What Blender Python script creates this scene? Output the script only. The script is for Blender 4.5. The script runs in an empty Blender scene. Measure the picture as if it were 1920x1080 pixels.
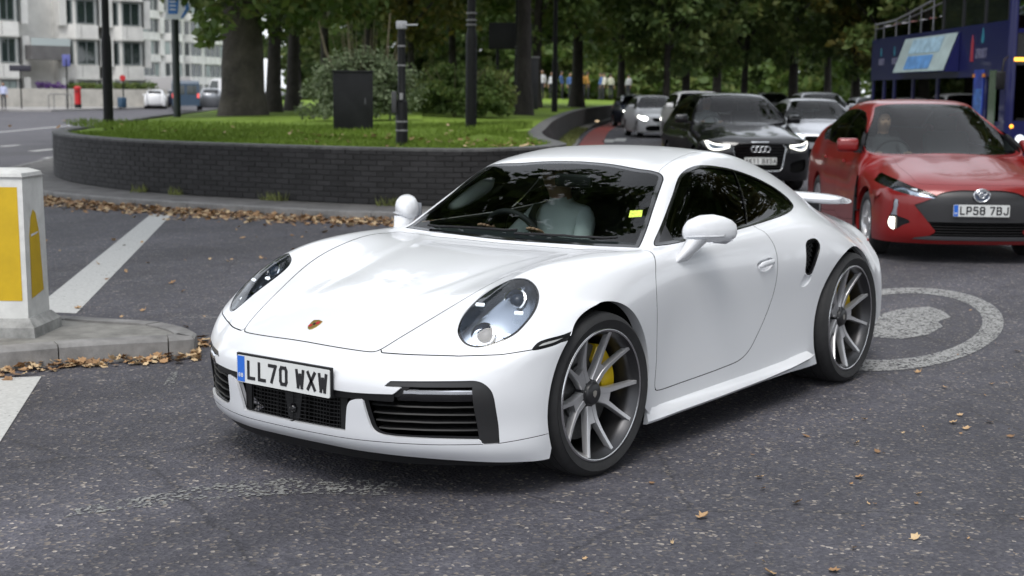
import bpy, bmesh, math, random
import numpy as np
from mathutils import Vector, Matrix, Quaternion

# ------------------------------------------------------------------ camera, sky, sun, exposure
scene = bpy.context.scene
col = scene.collection
CAM_POS = Vector((4.7327, 3.9543, 1.5772))          # photographer standing on the road, ahead and left of the car
CAM_YAW, CAM_PITCH, CAM_ROLL = math.radians(216.631), math.radians(-8.034), math.radians(0.506)
cam_data = bpy.data.cameras.new('camera')
cam = bpy.data.objects.new('camera', cam_data)
col.objects.link(cam)
_d = Vector((math.cos(CAM_YAW) * math.cos(CAM_PITCH), math.sin(CAM_YAW) * math.cos(CAM_PITCH), math.sin(CAM_PITCH)))
_r = _d.cross(Vector((0, 0, 1))).normalized()
_u = _r.cross(_d)
_r2 = _r * math.cos(CAM_ROLL) + _u * math.sin(CAM_ROLL)
_u2 = _u * math.cos(CAM_ROLL) - _r * math.sin(CAM_ROLL)
cam.matrix_world = Matrix(((_r2.x, _u2.x, -_d.x, CAM_POS.x), (_r2.y, _u2.y, -_d.y, CAM_POS.y), (_r2.z, _u2.z, -_d.z, CAM_POS.z), (0, 0, 0, 1)))
cam_data.sensor_width = 36.0
cam_data.lens = 48.887
cam_data.clip_start = 0.1
cam_data.clip_end = 3000
cam_data.dof.use_dof = True
cam_data.dof.focus_distance = 5.3
cam_data.dof.aperture_fstop = 4.2
scene.camera = cam

world = bpy.data.worlds.new('World')
scene.world = world
world.use_nodes = True
_nt = world.node_tree
_nt.nodes.clear()
_sky = _nt.nodes.new('ShaderNodeTexSky')
_sky.sky_type = 'NISHITA'
_sky.sun_disc = False
SUN_EL, SUN_AZ = math.radians(58), math.radians(20)   # azimuth measured from +X towards +Y
_sky.sun_elevation = SUN_EL
_sky.sun_rotation = math.pi / 2 - SUN_AZ
_sky.air_density = 1.0
_sky.dust_density = 2.0
_sky.ozone_density = 1.0
_hs = _nt.nodes.new('ShaderNodeHueSaturation')
_hs.inputs['Saturation'].default_value = 0.5
_bg = _nt.nodes.new('ShaderNodeBackground')
_bg.inputs['Strength'].default_value = 0.13
_wo = _nt.nodes.new('ShaderNodeOutputWorld')
_nt.links.new(_sky.outputs['Color'], _hs.inputs['Color'])
_mx = _nt.nodes.new('ShaderNodeMix')               # even cloud layer over the clear-sky model
_mx.data_type = 'RGBA'
_mx.inputs['Factor'].default_value = 0.7
_mx.inputs[7].default_value = (7.2, 7.5, 8.0, 1)
_nt.links.new(_hs.outputs['Color'], _mx.inputs[6])
_nt.links.new(_mx.outputs[2], _bg.inputs['Color'])
_nt.links.new(_bg.outputs['Background'], _wo.inputs['Surface'])

sun_data = bpy.data.lights.new('sun', 'SUN')
sun_data.energy = 1.2
sun_data.angle = math.radians(25)
sun_data.color = (1.0, 0.97, 0.93)
sun = bpy.data.objects.new('sun', sun_data)
col.objects.link(sun)
sun.location = (0, 0, 30)
_sd = Vector((math.cos(SUN_EL) * math.cos(SUN_AZ), math.cos(SUN_EL) * math.sin(SUN_AZ), math.sin(SUN_EL)))
sun.rotation_euler = _sd.to_track_quat('Z', 'Y').to_euler()

scene.view_settings.view_transform = 'Standard'
scene.view_settings.look = 'None'
scene.view_settings.gamma = 1.0
scene.view_settings.use_curve_mapping = False
scene.view_settings.exposure = 0.75

# ------------------------------------------------------------------ lofted-shell toolkit
class Sh:
    """triangle soup with smooth normals: V positions, N normals, T triangles"""
    def __init__(s, V, N, T, A=None):
        s.V, s.N, s.T, s.A = V, N, T, (A if A is not None else np.zeros((len(V), 2)))
    def mirror(s):
        m = np.array([1, -1, 1.0])
        return Sh(s.V * m, s.N * m, s.T[:, ::-1].copy(), s.A)
    def join(s, o):
        return Sh(np.vstack([s.V, o.V]), np.vstack([s.N, o.N]), np.vstack([s.T, o.T + len(s.V)]), np.vstack([s.A, o.A]))
    def both(s):
        return s.join(s.mirror())
    def offset(s, d):
        return Sh(s.V + s.N * d, s.N, s.T, s.A)
    def compact(s):
        used, inv = np.unique(s.T.ravel(), return_inverse=True)
        return Sh(s.V[used], s.N[used], inv.reshape(-1, 3), s.A[used])

def split(sh, f):
    """cut along f = 0; returns (inside f<0, outside f>=0, segments of the cut (k,2,3), their normals)"""
    neg = f < 0
    c = neg[sh.T].sum(1)
    T0, T3, Tx = sh.T[c == 3], sh.T[c == 0], sh.T[(c == 1) | (c == 2)]
    if len(Tx) == 0:
        return Sh(sh.V, sh.N, T0, sh.A).compact() if len(T0) else None, Sh(sh.V, sh.N, T3, sh.A).compact() if len(T3) else None, np.zeros((0, 2, 3)), np.zeros((0, 2, 3))
    n = neg[Tx]
    lone_neg = n.sum(1) == 1
    lone = np.where(lone_neg[:, None], n, ~n).argmax(1)
    R = np.arange(len(Tx))
    a, b, d = Tx[R, lone], Tx[R, (lone + 1) % 3], Tx[R, (lone + 2) % 3]
    E = np.vstack([np.c_[a, b], np.c_[a, d]])
    Es = np.sort(E, 1)
    U, inv = np.unique(Es, axis=0, return_inverse=True)
    inv = inv.ravel()
    fa, fb = f[U[:, 0]], f[U[:, 1]]
    t = (fa / (fa - fb))[:, None]
    t = np.clip(t, 1e-4, 1 - 1e-4)
    nv = sh.V[U[:, 0]] * (1 - t) + sh.V[U[:, 1]] * t
    nn = sh.N[U[:, 0]] * (1 - t) + sh.N[U[:, 1]] * t
    na = sh.A[U[:, 0]] * (1 - t) + sh.A[U[:, 1]] * t
    nn /= np.linalg.norm(nn, axis=1)[:, None] + 1e-12
    base = len(sh.V)
    V, N, A = np.vstack([sh.V, nv]), np.vstack([sh.N, nn]), np.vstack([sh.A, na])
    p, q = base + inv[:len(Tx)], base + inv[len(Tx):]
    t1, t2, t3 = np.c_[a, p, q], np.c_[p, b, d], np.c_[p, d, q]
    ln = lone_neg
    Tn = np.vstack([T0, t1[ln], t2[~ln], t3[~ln]])
    Tp = np.vstack([T3, t1[~ln], t2[ln], t3[ln]])
    segs = np.stack([V[p], V[q]], 1)
    segn = np.stack([N[p], N[q]], 1)
    # orient so that the negative side lies to the left in a consistent way
    segs[~ln] = segs[~ln][:, ::-1]
    segn[~ln] = segn[~ln][:, ::-1]
    return Sh(V, N, Tn, A).compact() if len(Tn) else None, Sh(V, N, Tp, A).compact() if len(Tp) else None, segs, segn

def sdist(P, poly):
    """signed distance of 2-D points to a closed polygon (negative inside)"""
    poly = np.asarray(poly, float)
    a, b = poly, np.roll(poly, -1, 0)
    best = np.full(len(P), 1e9)
    ins = np.zeros(len(P), bool)
    for (ax, ay), (bx, by) in zip(a, b):
        ex, ey = bx - ax, by - ay
        L = ex * ex + ey * ey
        if L < 1e-14: continue
        t = np.clip(((P[:, 0] - ax) * ex + (P[:, 1] - ay) * ey) / L, 0, 1)
        dd = (P[:, 0] - ax - t * ex) ** 2 + (P[:, 1] - ay - t * ey) ** 2
        best = np.minimum(best, dd)
        if ey != 0:
            ins ^= ((ay > P[:, 1]) != (by > P[:, 1])) & (P[:, 0] < ex * (P[:, 1] - ay) / ey + ax)
    d = np.sqrt(best)
    return np.where(ins, -d, d)

def crom(pts, n=8, closed=True):
    """Catmull-Rom through points; a point given twice in a row stays a sharp corner"""
    pts = [np.array(p, float) for p in pts]
    out = []
    m = len(pts)
    for i in range(m if closed else m - 1):
        p1, p2 = pts[i], pts[(i + 1) % m]
        if np.allclose(p1, p2): continue
        p0 = pts[(i - 1) % m] if (closed or i > 0) else p1
        p3 = pts[(i + 2) % m] if (closed or i + 2 < m) else p2
        if np.allclose(p0, p1): p0 = p1 - (p2 - p1) * .5
        if np.allclose(p3, p2): p3 = p2 + (p2 - p1) * .5
        # centripetal parametrisation
        t0 = 0.0
        t1 = t0 + max(np.linalg.norm(p1 - p0), 1e-6) ** .5
        t2 = t1 + max(np.linalg.norm(p2 - p1), 1e-6) ** .5
        t3 = t2 + max(np.linalg.norm(p3 - p2), 1e-6) ** .5
        for k in range(n):
            t = t1 + (t2 - t1) * k / n
            A1 = (t1 - t) / (t1 - t0) * p0 + (t - t0) / (t1 - t0) * p1
            A2 = (t2 - t) / (t2 - t1) * p1 + (t - t1) / (t2 - t1) * p2
            A3 = (t3 - t) / (t3 - t2) * p2 + (t - t2) / (t3 - t2) * p3
            B1 = (t2 - t) / (t2 - t0) * A1 + (t - t0) / (t2 - t0) * A2
            B2 = (t3 - t) / (t3 - t1) * A2 + (t - t1) / (t3 - t1) * A3
            out.append((t2 - t) / (t2 - t1) * B1 + (t - t1) / (t2 - t1) * B2)
    if not closed: out.append(pts[-1])
    return np.array(out)

def whit(knots, n, lam):
    """linear operator: values at knots (in 0..1) -> n fair samples on 0..1"""
    x = np.asarray(knots) * (n - 1)
    W = np.zeros((len(x), n))
    for i, v in enumerate(x):
        k = min(int(v), n - 2)
        W[i, k], W[i, k + 1] = 1 - (v - k), v - k
    D = np.zeros((n - 2, n))
    for i in range(n - 2): D[i, i:i + 3] = (1, -2, 1)
    h = 1.0 / (n - 1)
    K = D.T @ D / h ** 3
    return np.linalg.solve(W.T @ W + lam * K + 1e-12 * np.eye(n), W.T)

def loft(G, nu, nv, lu=4e-7, lv=4e-7):
    """G: stations x lines x 3 of the left half (line 0 on the centre plane). Returns the dense left half grid and params"""
    G = np.asarray(G, float)
    full = np.concatenate([(G * [1, -1, 1])[:, :0:-1], G], 1)
    cu = np.linalg.norm(np.diff(G, axis=0), axis=2).mean(1) ** .75
    ku = np.r_[0, np.cumsum(cu)]; ku /= ku[-1]
    cv = np.linalg.norm(np.diff(full, axis=1), axis=2).mean(0) ** .75
    kv = np.r_[0, np.cumsum(cv)]; kv /= kv[-1]
    nvf = 2 * nv - 1
    Mu, Mv = whit(ku, nu, lu), whit(kv, nvf, lv)
    P = np.einsum('ai,ijk,bj->abk', Mu, full, Mv)
    du, dv = np.gradient(P, axis=0), np.gradient(P, axis=1)
    N = np.cross(dv, du)
    N /= np.linalg.norm(N, axis=2)[..., None] + 1e-12
    P, N = P[:, nv - 1:], N[:, nv - 1:]
    P[:, 0, 1] = 0
    N[:, 0, 1] = 0
    ui = np.interp(np.linspace(0, 1, nu), ku, np.arange(len(ku)))
    nl = G.shape[1]
    vi = np.interp(np.linspace(0, 1, nvf), kv, np.arange(-(nl - 1), nl))[nv - 1:]
    return P, N, ui, vi

def grid_shell(P, N, ui, vi):
    nu, nv = P.shape[:2]
    i = np.arange(nu * nv).reshape(nu, nv)
    a, b, c, d = i[:-1, :-1].ravel(), i[1:, :-1].ravel(), i[1:, 1:].ravel(), i[:-1, 1:].ravel()
    T = np.vstack([np.c_[a, d, c], np.c_[a, c, b]])
    V, Nn = P.reshape(-1, 3), N.reshape(-1, 3)
    # make triangle winding agree with the normals
    fn = np.cross(V[T[:, 1]] - V[T[:, 0]], V[T[:, 2]] - V[T[:, 0]])
    if (fn * Nn[T[:, 0]]).sum() < 0: T = T[:, ::-1].copy()
    A = np.stack(np.meshgrid(ui, vi, indexing='ij'), 2).reshape(-1, 2)
    return Sh(V.copy(), Nn.copy(), T, A)

# ------------------------------------------------------------------ objects, tags, small mesh helpers
def tag(o, label=None, cat=None, group=None, kind=None):
    if label: o['label'] = label
    if cat: o['category'] = cat
    if group: o['group'] = group
    if kind: o['kind'] = kind
    return o

def link(o, parent=None):
    col.objects.link(o)
    if parent is not None: o.parent = parent
    return o

def empty(name, loc=(0, 0, 0), rz=0.0, parent=None):
    o = bpy.data.objects.new(name, None)
    o.location = loc
    o.rotation_euler = (0, 0, rz)
    o.empty_display_size = .2
    return link(o, parent)

def mesh_of(name, V, F, mat=None, smooth=None):
    me = bpy.data.meshes.new(name)
    me.from_pydata([tuple(map(float, v)) for v in V] if not isinstance(V, np.ndarray) else V.tolist(), [], F.tolist() if isinstance(F, np.ndarray) else F)
    me.update()
    if smooth is not None:
        me.polygons.foreach_set('use_smooth', [True] * len(me.polygons))
        if smooth < 180: me.set_sharp_from_angle(angle=math.radians(smooth))
    if mat is not None: me.materials.append(mat)
    return me

def mk(name, V, F, mat, parent=None, smooth=None):
    return link(bpy.data.objects.new(name, mesh_of(name, V, F, mat, smooth)), parent)

def inst(name, me, parent=None, loc=(0, 0, 0), rot=(0, 0, 0), sc=(1, 1, 1)):
    o = bpy.data.objects.new(name, me)
    o.location, o.rotation_euler, o.scale = loc, rot, sc
    return link(o, parent)

def mk_shell(name, sh, mat, parent=None):
    me = bpy.data.meshes.new(name)
    me.from_pydata(sh.V.tolist(), [], sh.T.tolist())
    me.update()
    me.polygons.foreach_set('use_smooth', [True] * len(me.polygons))
    if len(me.vertices) == len(sh.N): me.normals_split_custom_set_from_vertices(sh.N.tolist())
    me.materials.append(mat)
    return link(bpy.data.objects.new(name, me), parent)

class MB:
    """collects simple solids into one mesh"""
    def __init__(s): s.V, s.F = [], []
    def add(s, V, F, M=None):
        b = len(s.V)
        s.V += [tuple(M @ Vector(v)) if M is not None else tuple(v) for v in V]
        s.F += [tuple(i + b for i in f) for f in F]
        return s
    def box(s, c, d, rot=None, M=None):
        x, y, z = d[0] / 2, d[1] / 2, d[2] / 2
        V = [Vector(q) for q in ((-x,-y,-z),(x,-y,-z),(x,y,-z),(-x,y,-z),(-x,-y,z),(x,-y,z),(x,y,z),(-x,y,z))]
        if rot is not None:
            from mathutils import Euler
            R = Euler(rot).to_matrix()
            V = [R @ v for v in V]
        V = [v + Vector(c) for v in V]
        return s.add(V, [(0,3,2,1),(4,5,6,7),(0,1,5,4),(1,2,6,5),(2,3,7,6),(3,0,4,7)], M)
    def tube(s, pts, r, n=10, cap=True, M=None):
        pts = [Vector(p) for p in pts]
        rr = r if hasattr(r, '__len__') else [r] * len(pts)
        V, F = [], []
        up = None
        for i, p in enumerate(pts):
            t = (pts[min(i + 1, len(pts) - 1)] - pts[max(i - 1, 0)]).normalized()
            if up is None:
                up = t.orthogonal().normalized()
            else:
                up = (up - t * up.dot(t))
                up = up.normalized() if up.length > 1e-6 else t.orthogonal().normalized()
            w = t.cross(up)
            for k in range(n):
                a = 2 * math.pi * k / n
                V.append(p + (up * math.cos(a) + w * math.sin(a)) * rr[i])
        for i in range(len(pts) - 1):
            for k in range(n):
                a, b = i * n + k, i * n + (k + 1) % n
                F.append((a, b, b + n, a + n))
        if cap:
            F.append(tuple(range(n - 1, -1, -1)))
            F.append(tuple(range((len(pts) - 1) * n, len(pts) * n)))
        return s.add(V, F, M)
    def lathe(s, prof, n=48, axis='z', M=None, closed=False):
        """prof: (radius, height) pairs"""
        V, F = [], []
        m = len(prof)
        for k in range(n):
            a = 2 * math.pi * k / n
            for r, h in prof:
                c, d = r * math.cos(a), r * math.sin(a)
                V.append((c, d, h) if axis == 'z' else ((c, h, d) if axis == 'y' else (h, c, d)))
        for k in range(n):
            for i in range(m if closed else m - 1):
                a, b = k * m + i, k * m + (i + 1) % m
                c, d = ((k + 1) % n) * m + (i + 1) % m, ((k + 1) % n) * m + i
                F.append((a, d, c, b) if axis != 'y' else (a, b, c, d))
        return s.add(V, F, M)
    def prism(s, poly, o, ex, ey, depth, M=None, bevel=0):
        """flat polygon (2-D) in the plane o+ex,ey, thickened along ex x ey"""
        o, ex, ey = Vector(o), Vector(ex), Vector(ey)
        nz = ex.cross(ey).normalized() * depth
        n = len(poly)
        ar = sum(poly[i][0] * poly[(i + 1) % n][1] - poly[(i + 1) % n][0] * poly[i][1] for i in range(n))
        if ar < 0: poly = list(poly)[::-1]
        A = [o + ex * p[0] + ey * p[1] for p in poly]
        V = A + [v + nz for v in A]
        F = [tuple(range(n - 1, -1, -1)), tuple(range(n, 2 * n))] + [(i, (i + 1) % n, n + (i + 1) % n, n + i) for i in range(n)]
        return s.add(V, F, M)
    def loft(s, rings, cap=True, closed=True, M=None):
        n = len(rings[0])
        V = [v for r in rings for v in r]
        F = []
        for i in range(len(rings) - 1):
            for k in range(n if closed else n - 1):
                a, b = i * n + k, i * n + (k + 1) % n
                F.append((a, b, b + n, a + n))
        if cap:
            F.append(tuple(range(n - 1, -1, -1)))
            F.append(tuple(range((len(rings) - 1) * n, len(rings) * n)))
        return s.add(V, F, M)
    def build(s, name, mat, parent=None, smooth=None):
        return mk(name, s.V, s.F, mat, parent, smooth)
    def mesh(s, name, mat, smooth=None):
        return mesh_of(name, s.V, s.F, mat, smooth)

def rbox_mesh(name, size, bevel, mat, seg=2):
    bm = bmesh.new()
    bmesh.ops.create_cube(bm, size=1.0)
    bmesh.ops.scale(bm, vec=size, verts=bm.verts)
    bmesh.ops.bevel(bm, geom=bm.edges[:], offset=bevel, segments=seg, affect='EDGES', profile=.5)
    me = bpy.data.meshes.new(name)
    bm.to_mesh(me); bm.free()
    me.polygons.foreach_set('use_smooth', [True] * len(me.polygons))
    me.set_sharp_from_angle(angle=math.radians(50))
    if mat: me.materials.append(mat)
    return me

def copy_tree(o, parent=None):
    c = o.copy()
    col.objects.link(c)
    c.parent = parent
    for ch in o.children: copy_tree(ch, c)
    return c

# ------------------------------------------------------------------ materials
MATS = {}
def nodes(name):
    m = bpy.data.materials.new(name)
    m.use_nodes = True
    return m, m.node_tree, m.node_tree.nodes['Principled BSDF']

def pmat(name, color, rough=.5, metal=0.0, coat=0.0, spec=.5, noise=None, bump=None, emit=None, coatr=.03):
    """noise: (scale, amount) mottling of value; bump: (scale, strength, distance)"""
    if name in MATS: return MATS[name]
    m, nt, b = nodes(name)
    b.inputs['Base Color'].default_value = (*color, 1)
    b.inputs['Roughness'].default_value = rough
    b.inputs['Metallic'].default_value = metal
    b.inputs['Specular IOR Level'].default_value = spec
    b.inputs['Coat Weight'].default_value = coat
    b.inputs['Coat Roughness'].default_value = coatr
    if emit:
        b.inputs['Emission Color'].default_value = (*emit[:3], 1)
        b.inputs['Emission Strength'].default_value = emit[3]
    tc = nt.nodes.new('ShaderNodeTexCoord')
    if noise:
        n = nt.nodes.new('ShaderNodeTexNoise')
        n.inputs['Scale'].default_value = noise[0]
        n.inputs['Detail'].default_value = 6
        n.inputs['Roughness'].default_value = .65
        nt.links.new(tc.outputs['Object'], n.inputs['Vector'])
        r = nt.nodes.new('ShaderNodeMapRange')
        r.inputs['From Min'].default_value, r.inputs['From Max'].default_value = .3, .7
        r.inputs['To Min'].default_value, r.inputs['To Max'].default_value = 1 - noise[1], 1 + noise[1]
        nt.links.new(n.outputs['Fac'], r.inputs['Value'])
        mx = nt.nodes.new('ShaderNodeMix')
        mx.data_type = 'RGBA'; mx.blend_type = 'MULTIPLY'
        mx.inputs['Factor'].default_value = 1
        mx.inputs[6].default_value = (*color, 1)
        nt.links.new(r.outputs['Result'], mx.inputs[7])
        nt.links.new(mx.outputs[2], b.inputs['Base Color'])
    if bump:
        n2 = nt.nodes.new('ShaderNodeTexNoise')
        n2.inputs['Scale'].default_value = bump[0]
        n2.inputs['Detail'].default_value = 5
        nt.links.new(tc.outputs['Object'], n2.inputs['Vector'])
        bp = nt.nodes.new('ShaderNodeBump')
        bp.inputs['Strength'].default_value = bump[1]
        bp.inputs['Distance'].default_value = bump[2]
        nt.links.new(n2.outputs['Fac'], bp.inputs['Height'])
        nt.links.new(bp.outputs['Normal'], b.inputs['Normal'])
    MATS[name] = m
    return m

def glass_mat(name, tint, ior=1.5, rough=0.0):
    """thin pane: Fresnel mirror over tinted see-through"""
    if name in MATS: return MATS[name]
    m = bpy.data.materials.new(name)
    m.use_nodes = True
    nt = m.node_tree
    nt.nodes.clear()
    out = nt.nodes.new('ShaderNodeOutputMaterial')
    mix = nt.nodes.new('ShaderNodeMixShader')
    tr = nt.nodes.new('ShaderNodeBsdfTransparent')
    gl = nt.nodes.new('ShaderNodeBsdfGlossy')
    fr = nt.nodes.new('ShaderNodeFresnel')
    fr.inputs['IOR'].default_value = ior
    tr.inputs['Color'].default_value = (*tint, 1)
    gl.inputs['Roughness'].default_value = rough
    nt.links.new(fr.outputs['Fac'], mix.inputs['Fac'])
    nt.links.new(tr.outputs['BSDF'], mix.inputs[1])
    nt.links.new(gl.outputs['BSDF'], mix.inputs[2])
    nt.links.new(mix.outputs['Shader'], out.inputs['Surface'])
    MATS[name] = m
    return m

BLACK_PLASTIC = pmat('black_plastic', (.008, .008, .009), .5, spec=.3)
GLOSS_BLACK = pmat('gloss_black', (.008, .008, .009), .12, coat=.5)
RUBBER = pmat('tyre_rubber', (.016, .016, .017), .75, noise=(30, .25), bump=(60, .15, .002))
DARK_VOID = pmat('dark_void', (.004, .004, .004), .9, spec=.1)
CHROME = pmat('chrome', (.75, .76, .78), .08, 1.0)
SATIN_ALLOY = pmat('satin_alloy', (.56, .56, .57), .34, .7, coat=.3)
GUNMETAL = pmat('gunmetal', (.12, .12, .125), .4, .9)
CABIN = pmat('cabin_trim', (.010, .010, .012), .7, spec=.3)
PLATE_WHITE = pmat('plate_white', (.62, .63, .62), .35)
PLATE_YELLOW = pmat('plate_yellow', (.75, .55, .04), .35)
PLATE_BLUE = pmat('plate_blue', (.02, .13, .55), .35)
INK = pmat('plate_ink', (.01, .01, .012), .4)
LAMP_WHITE = pmat('lamp_white', (.9, .9, .9), .2, emit=(1, .97, .9, 6.0))
LAMP_DIM = pmat('lamp_dim', (.8, .85, .9), .15, emit=(.9, .95, 1, .6))
GLASS_CLEAR = glass_mat('clear_glass', (.93, .95, .96), 1.45)
GLASS_TINT = glass_mat('windscreen_glass', (.74, .83, .81), 1.38)
GLASS_DARK = glass_mat('privacy_glass', (.10, .115, .11), 1.55)

# stroke lettering used for number plates and signs: polylines on a 0..1 x 0..1.6 cell
STROKES = {
 'A': [[(0,0),(.5,1.6),(1,0)],[(.2,.55),(.8,.55)]], 'B': [[(0,0),(0,1.6),(.8,1.6),(.95,1.4),(.95,1),(.8,.85),(0,.85)],[(.8,.85),(1,.65),(1,.2),(.8,0),(0,0)]],
 'C': [[(1,1.3),(.8,1.6),(.2,1.6),(0,1.35),(0,.25),(.2,0),(.8,0),(1,.3)]], 'D': [[(0,0),(0,1.6),(.7,1.6),(1,1.3),(1,.3),(.7,0),(0,0)]],
 'E': [[(1,1.6),(0,1.6),(0,0),(1,0)],[(0,.85),(.8,.85)]], 'F': [[(1,1.6),(0,1.6),(0,0)],[(0,.85),(.8,.85)]],
 'G': [[(1,1.3),(.8,1.6),(.2,1.6),(0,1.35),(0,.25),(.2,0),(.8,0),(1,.3),(1,.75),(.6,.75)]], 'H': [[(0,0),(0,1.6)],[(1,0),(1,1.6)],[(0,.85),(1,.85)]],
 'I': [[(.5,0),(.5,1.6)]], 'J': [[(1,1.6),(1,.3),(.8,0),(.3,0),(.05,.3)]], 'K': [[(0,0),(0,1.6)],[(1,1.6),(0,.7)],[(.3,.95),(1,0)]],
 'L': [[(.1,1.6),(.1,0),(1,0)]], 'M': [[(0,0),(0,1.6),(.5,.7),(1,1.6),(1,0)]], 'N': [[(0,0),(0,1.6),(1,0),(1,1.6)]],
 'O': [[(.2,0),(0,.25),(0,1.35),(.2,1.6),(.8,1.6),(1,1.35),(1,.25),(.8,0),(.2,0)]], 'P': [[(0,0),(0,1.6),(.8,1.6),(1,1.4),(1,.9),(.8,.7),(0,.7)]],
 'R': [[(0,0),(0,1.6),(.8,1.6),(1,1.4),(1,.95),(.8,.75),(0,.75)],[(.5,.75),(1,0)]], 'S': [[(1,1.35),(.8,1.6),(.2,1.6),(0,1.35),(0,1.05),(.2,.85),(.8,.8),(1,.6),(1,.25),(.8,0),(.2,0),(0,.25)]],
 'T': [[(0,1.6),(1,1.6)],[(.5,1.6),(.5,0)]], 'U': [[(0,1.6),(0,.25),(.2,0),(.8,0),(1,.25),(1,1.6)]], 'V': [[(0,1.6),(.5,0),(1,1.6)]],
 'W': [[(0,1.6),(.22,0),(.5,1.2),(.78,0),(1,1.6)]], 'X': [[(0,0),(1,1.6)],[(0,1.6),(1,0)]], 'Y': [[(0,1.6),(.5,.8),(1,1.6)],[(.5,.8),(.5,0)]],
 '0': [[(.2,0),(.05,.25),(.05,1.35),(.2,1.6),(.8,1.6),(.95,1.35),(.95,.25),(.8,0),(.2,0)]], '1': [[(.2,1.3),(.55,1.6),(.55,0)]],
 '2': [[(0,1.3),(.2,1.6),(.8,1.6),(1,1.35),(1,1.0),(0,.1),(0,0),(1,0)]], '3': [[(0,1.35),(.2,1.6),(.8,1.6),(1,1.3),(.75,.85),(1,.5),(1,.25),(.8,0),(.2,0),(0,.25)]],
 '4': [[(.8,0),(.8,1.6),(0,.5),(1,.5)]], '5': [[(.95,1.6),(.1,1.6),(.05,.9),(.8,.95),(1,.7),(1,.25),(.8,0),(.2,0),(0,.2)]],
 '6': [[(.9,1.4),(.7,1.6),(.2,1.6),(0,1.3),(0,.25),(.2,0),(.8,0),(1,.25),(1,.65),(.8,.85),(0,.8)]], '7': [[(0,1.6),(1,1.6),(.35,0)]],
 '8': [[(.2,.85),(0,1.1),(0,1.35),(.2,1.6),(.8,1.6),(1,1.35),(1,1.1),(.8,.85),(.2,.85),(0,.6),(0,.25),(.2,0),(.8,0),(1,.25),(1,.6),(.8,.85)]],
 '9': [[(.1,.2),(.3,0),(.8,0),(1,.3),(1,1.35),(.8,1.6),(.2,1.6),(0,1.35),(0,.95),(.2,.75),(1,.8)]],
}
def glyph_mesh(ch, w, h, t, mat, depth=.0015):
    """one character as raised strokes; local x right, y up, z out"""
    mb = MB()
    for line in STROKES[ch]:
        P = [Vector((t / 2 + x * (w - t), t / 2 + y / 1.6 * (h - t), 0)) for x, y in line]
        for i in range(len(P) - 1):
            a, b = P[i], P[i + 1]
            d = (b - a).normalized()
            a2, b2 = a - d * t * .42, b + d * t * .42
            n = Vector((-d.y, d.x, 0)) * t / 2
            dz = depth + .00012 * i
            q = [a2 - n, b2 - n, b2 + n, a2 + n]
            mb.add(q + [v + Vector((0, 0, dz)) for v in q], [(4,5,6,7),(0,1,5,4),(1,2,6,5),(2,3,7,6),(3,0,4,7)])
    return mb.mesh('plate_character', mat)

def number_plate(parent, text, M, band=True, mat=PLATE_WHITE, w=.52, h=.111, name='number_plate'):
    """UK plate; M places local x right (as read), y up, z out of the face"""
    mb = MB()
    r, n = .008, 4
    poly = []
    for cx, cy, a0 in ((w/2-r, h/2-r, 0), (-w/2+r, h/2-r, 90), (-w/2+r, -h/2+r, 180), (w/2-r, -h/2+r, 270)):
        for k in range(n + 1):
            a = math.radians(a0 + 90 * k / n)
            poly.append((cx + r * math.cos(a), cy + r * math.sin(a)))
    mb.prism(poly, (0, 0, -.006), (1, 0, 0), (0, 1, 0), .006)
    pl = mb.build(name, mat, parent)
    pl.matrix_local = M
    x = -w / 2 + .012
    if band:
        b = MB().prism([(-w/2+.003, -h/2+.003), (-w/2+.045, -h/2+.003), (-w/2+.045, h/2-.003), (-w/2+.003, h/2-.003)], (0, 0, 0), (1, 0, 0), (0, 1, 0), .001)
        bo = b.build('country_band', PLATE_BLUE, pl)
        for k_, c_ in enumerate('GB'):
            inst('plate_character', glyph_mesh(c_, .011, .016, .003, PLATE_WHITE, .0005), bo, (-w / 2 + .010 + .015 * k_, -h / 2 + .022, .0012))
        x = -w / 2 + .052
    cw = .05
    gaps = [.062 if c != ' ' else .03 for c in text]
    tot = sum(gaps) - .012
    s = min(1.0, (w / 2 - .008 - x) / tot)
    x += ((w / 2 - .006 - x) - tot * s) / 2
    for c, g in zip(text, gaps):
        if c != ' ':
            me = glyph_mesh(c, cw * s, .079, .0135, INK)
            inst('plate_character', me, pl, (x, -.0395, .0004))
        x += g * s
    return pl

# ------------------------------------------------------------------ placing things by bearing and distance from where the photographer stands
_dh = Vector((math.cos(CAM_YAW), math.sin(CAM_YAW)))
_rh = Vector((_dh.y, -_dh.x))
def spot(b, D, z=0.0):
    """b: bearing in 1/2607 of the distance, counted from 960 on the viewing axis; D metres ahead"""
    q = CAM_POS.xy + _dh * D + _rh * ((b - 960) / 2607 * D)
    return Vector((q.x, q.y, z))
AXIS = math.degrees(CAM_YAW) - 180            # heading of traffic that comes straight towards the photographer

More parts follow.
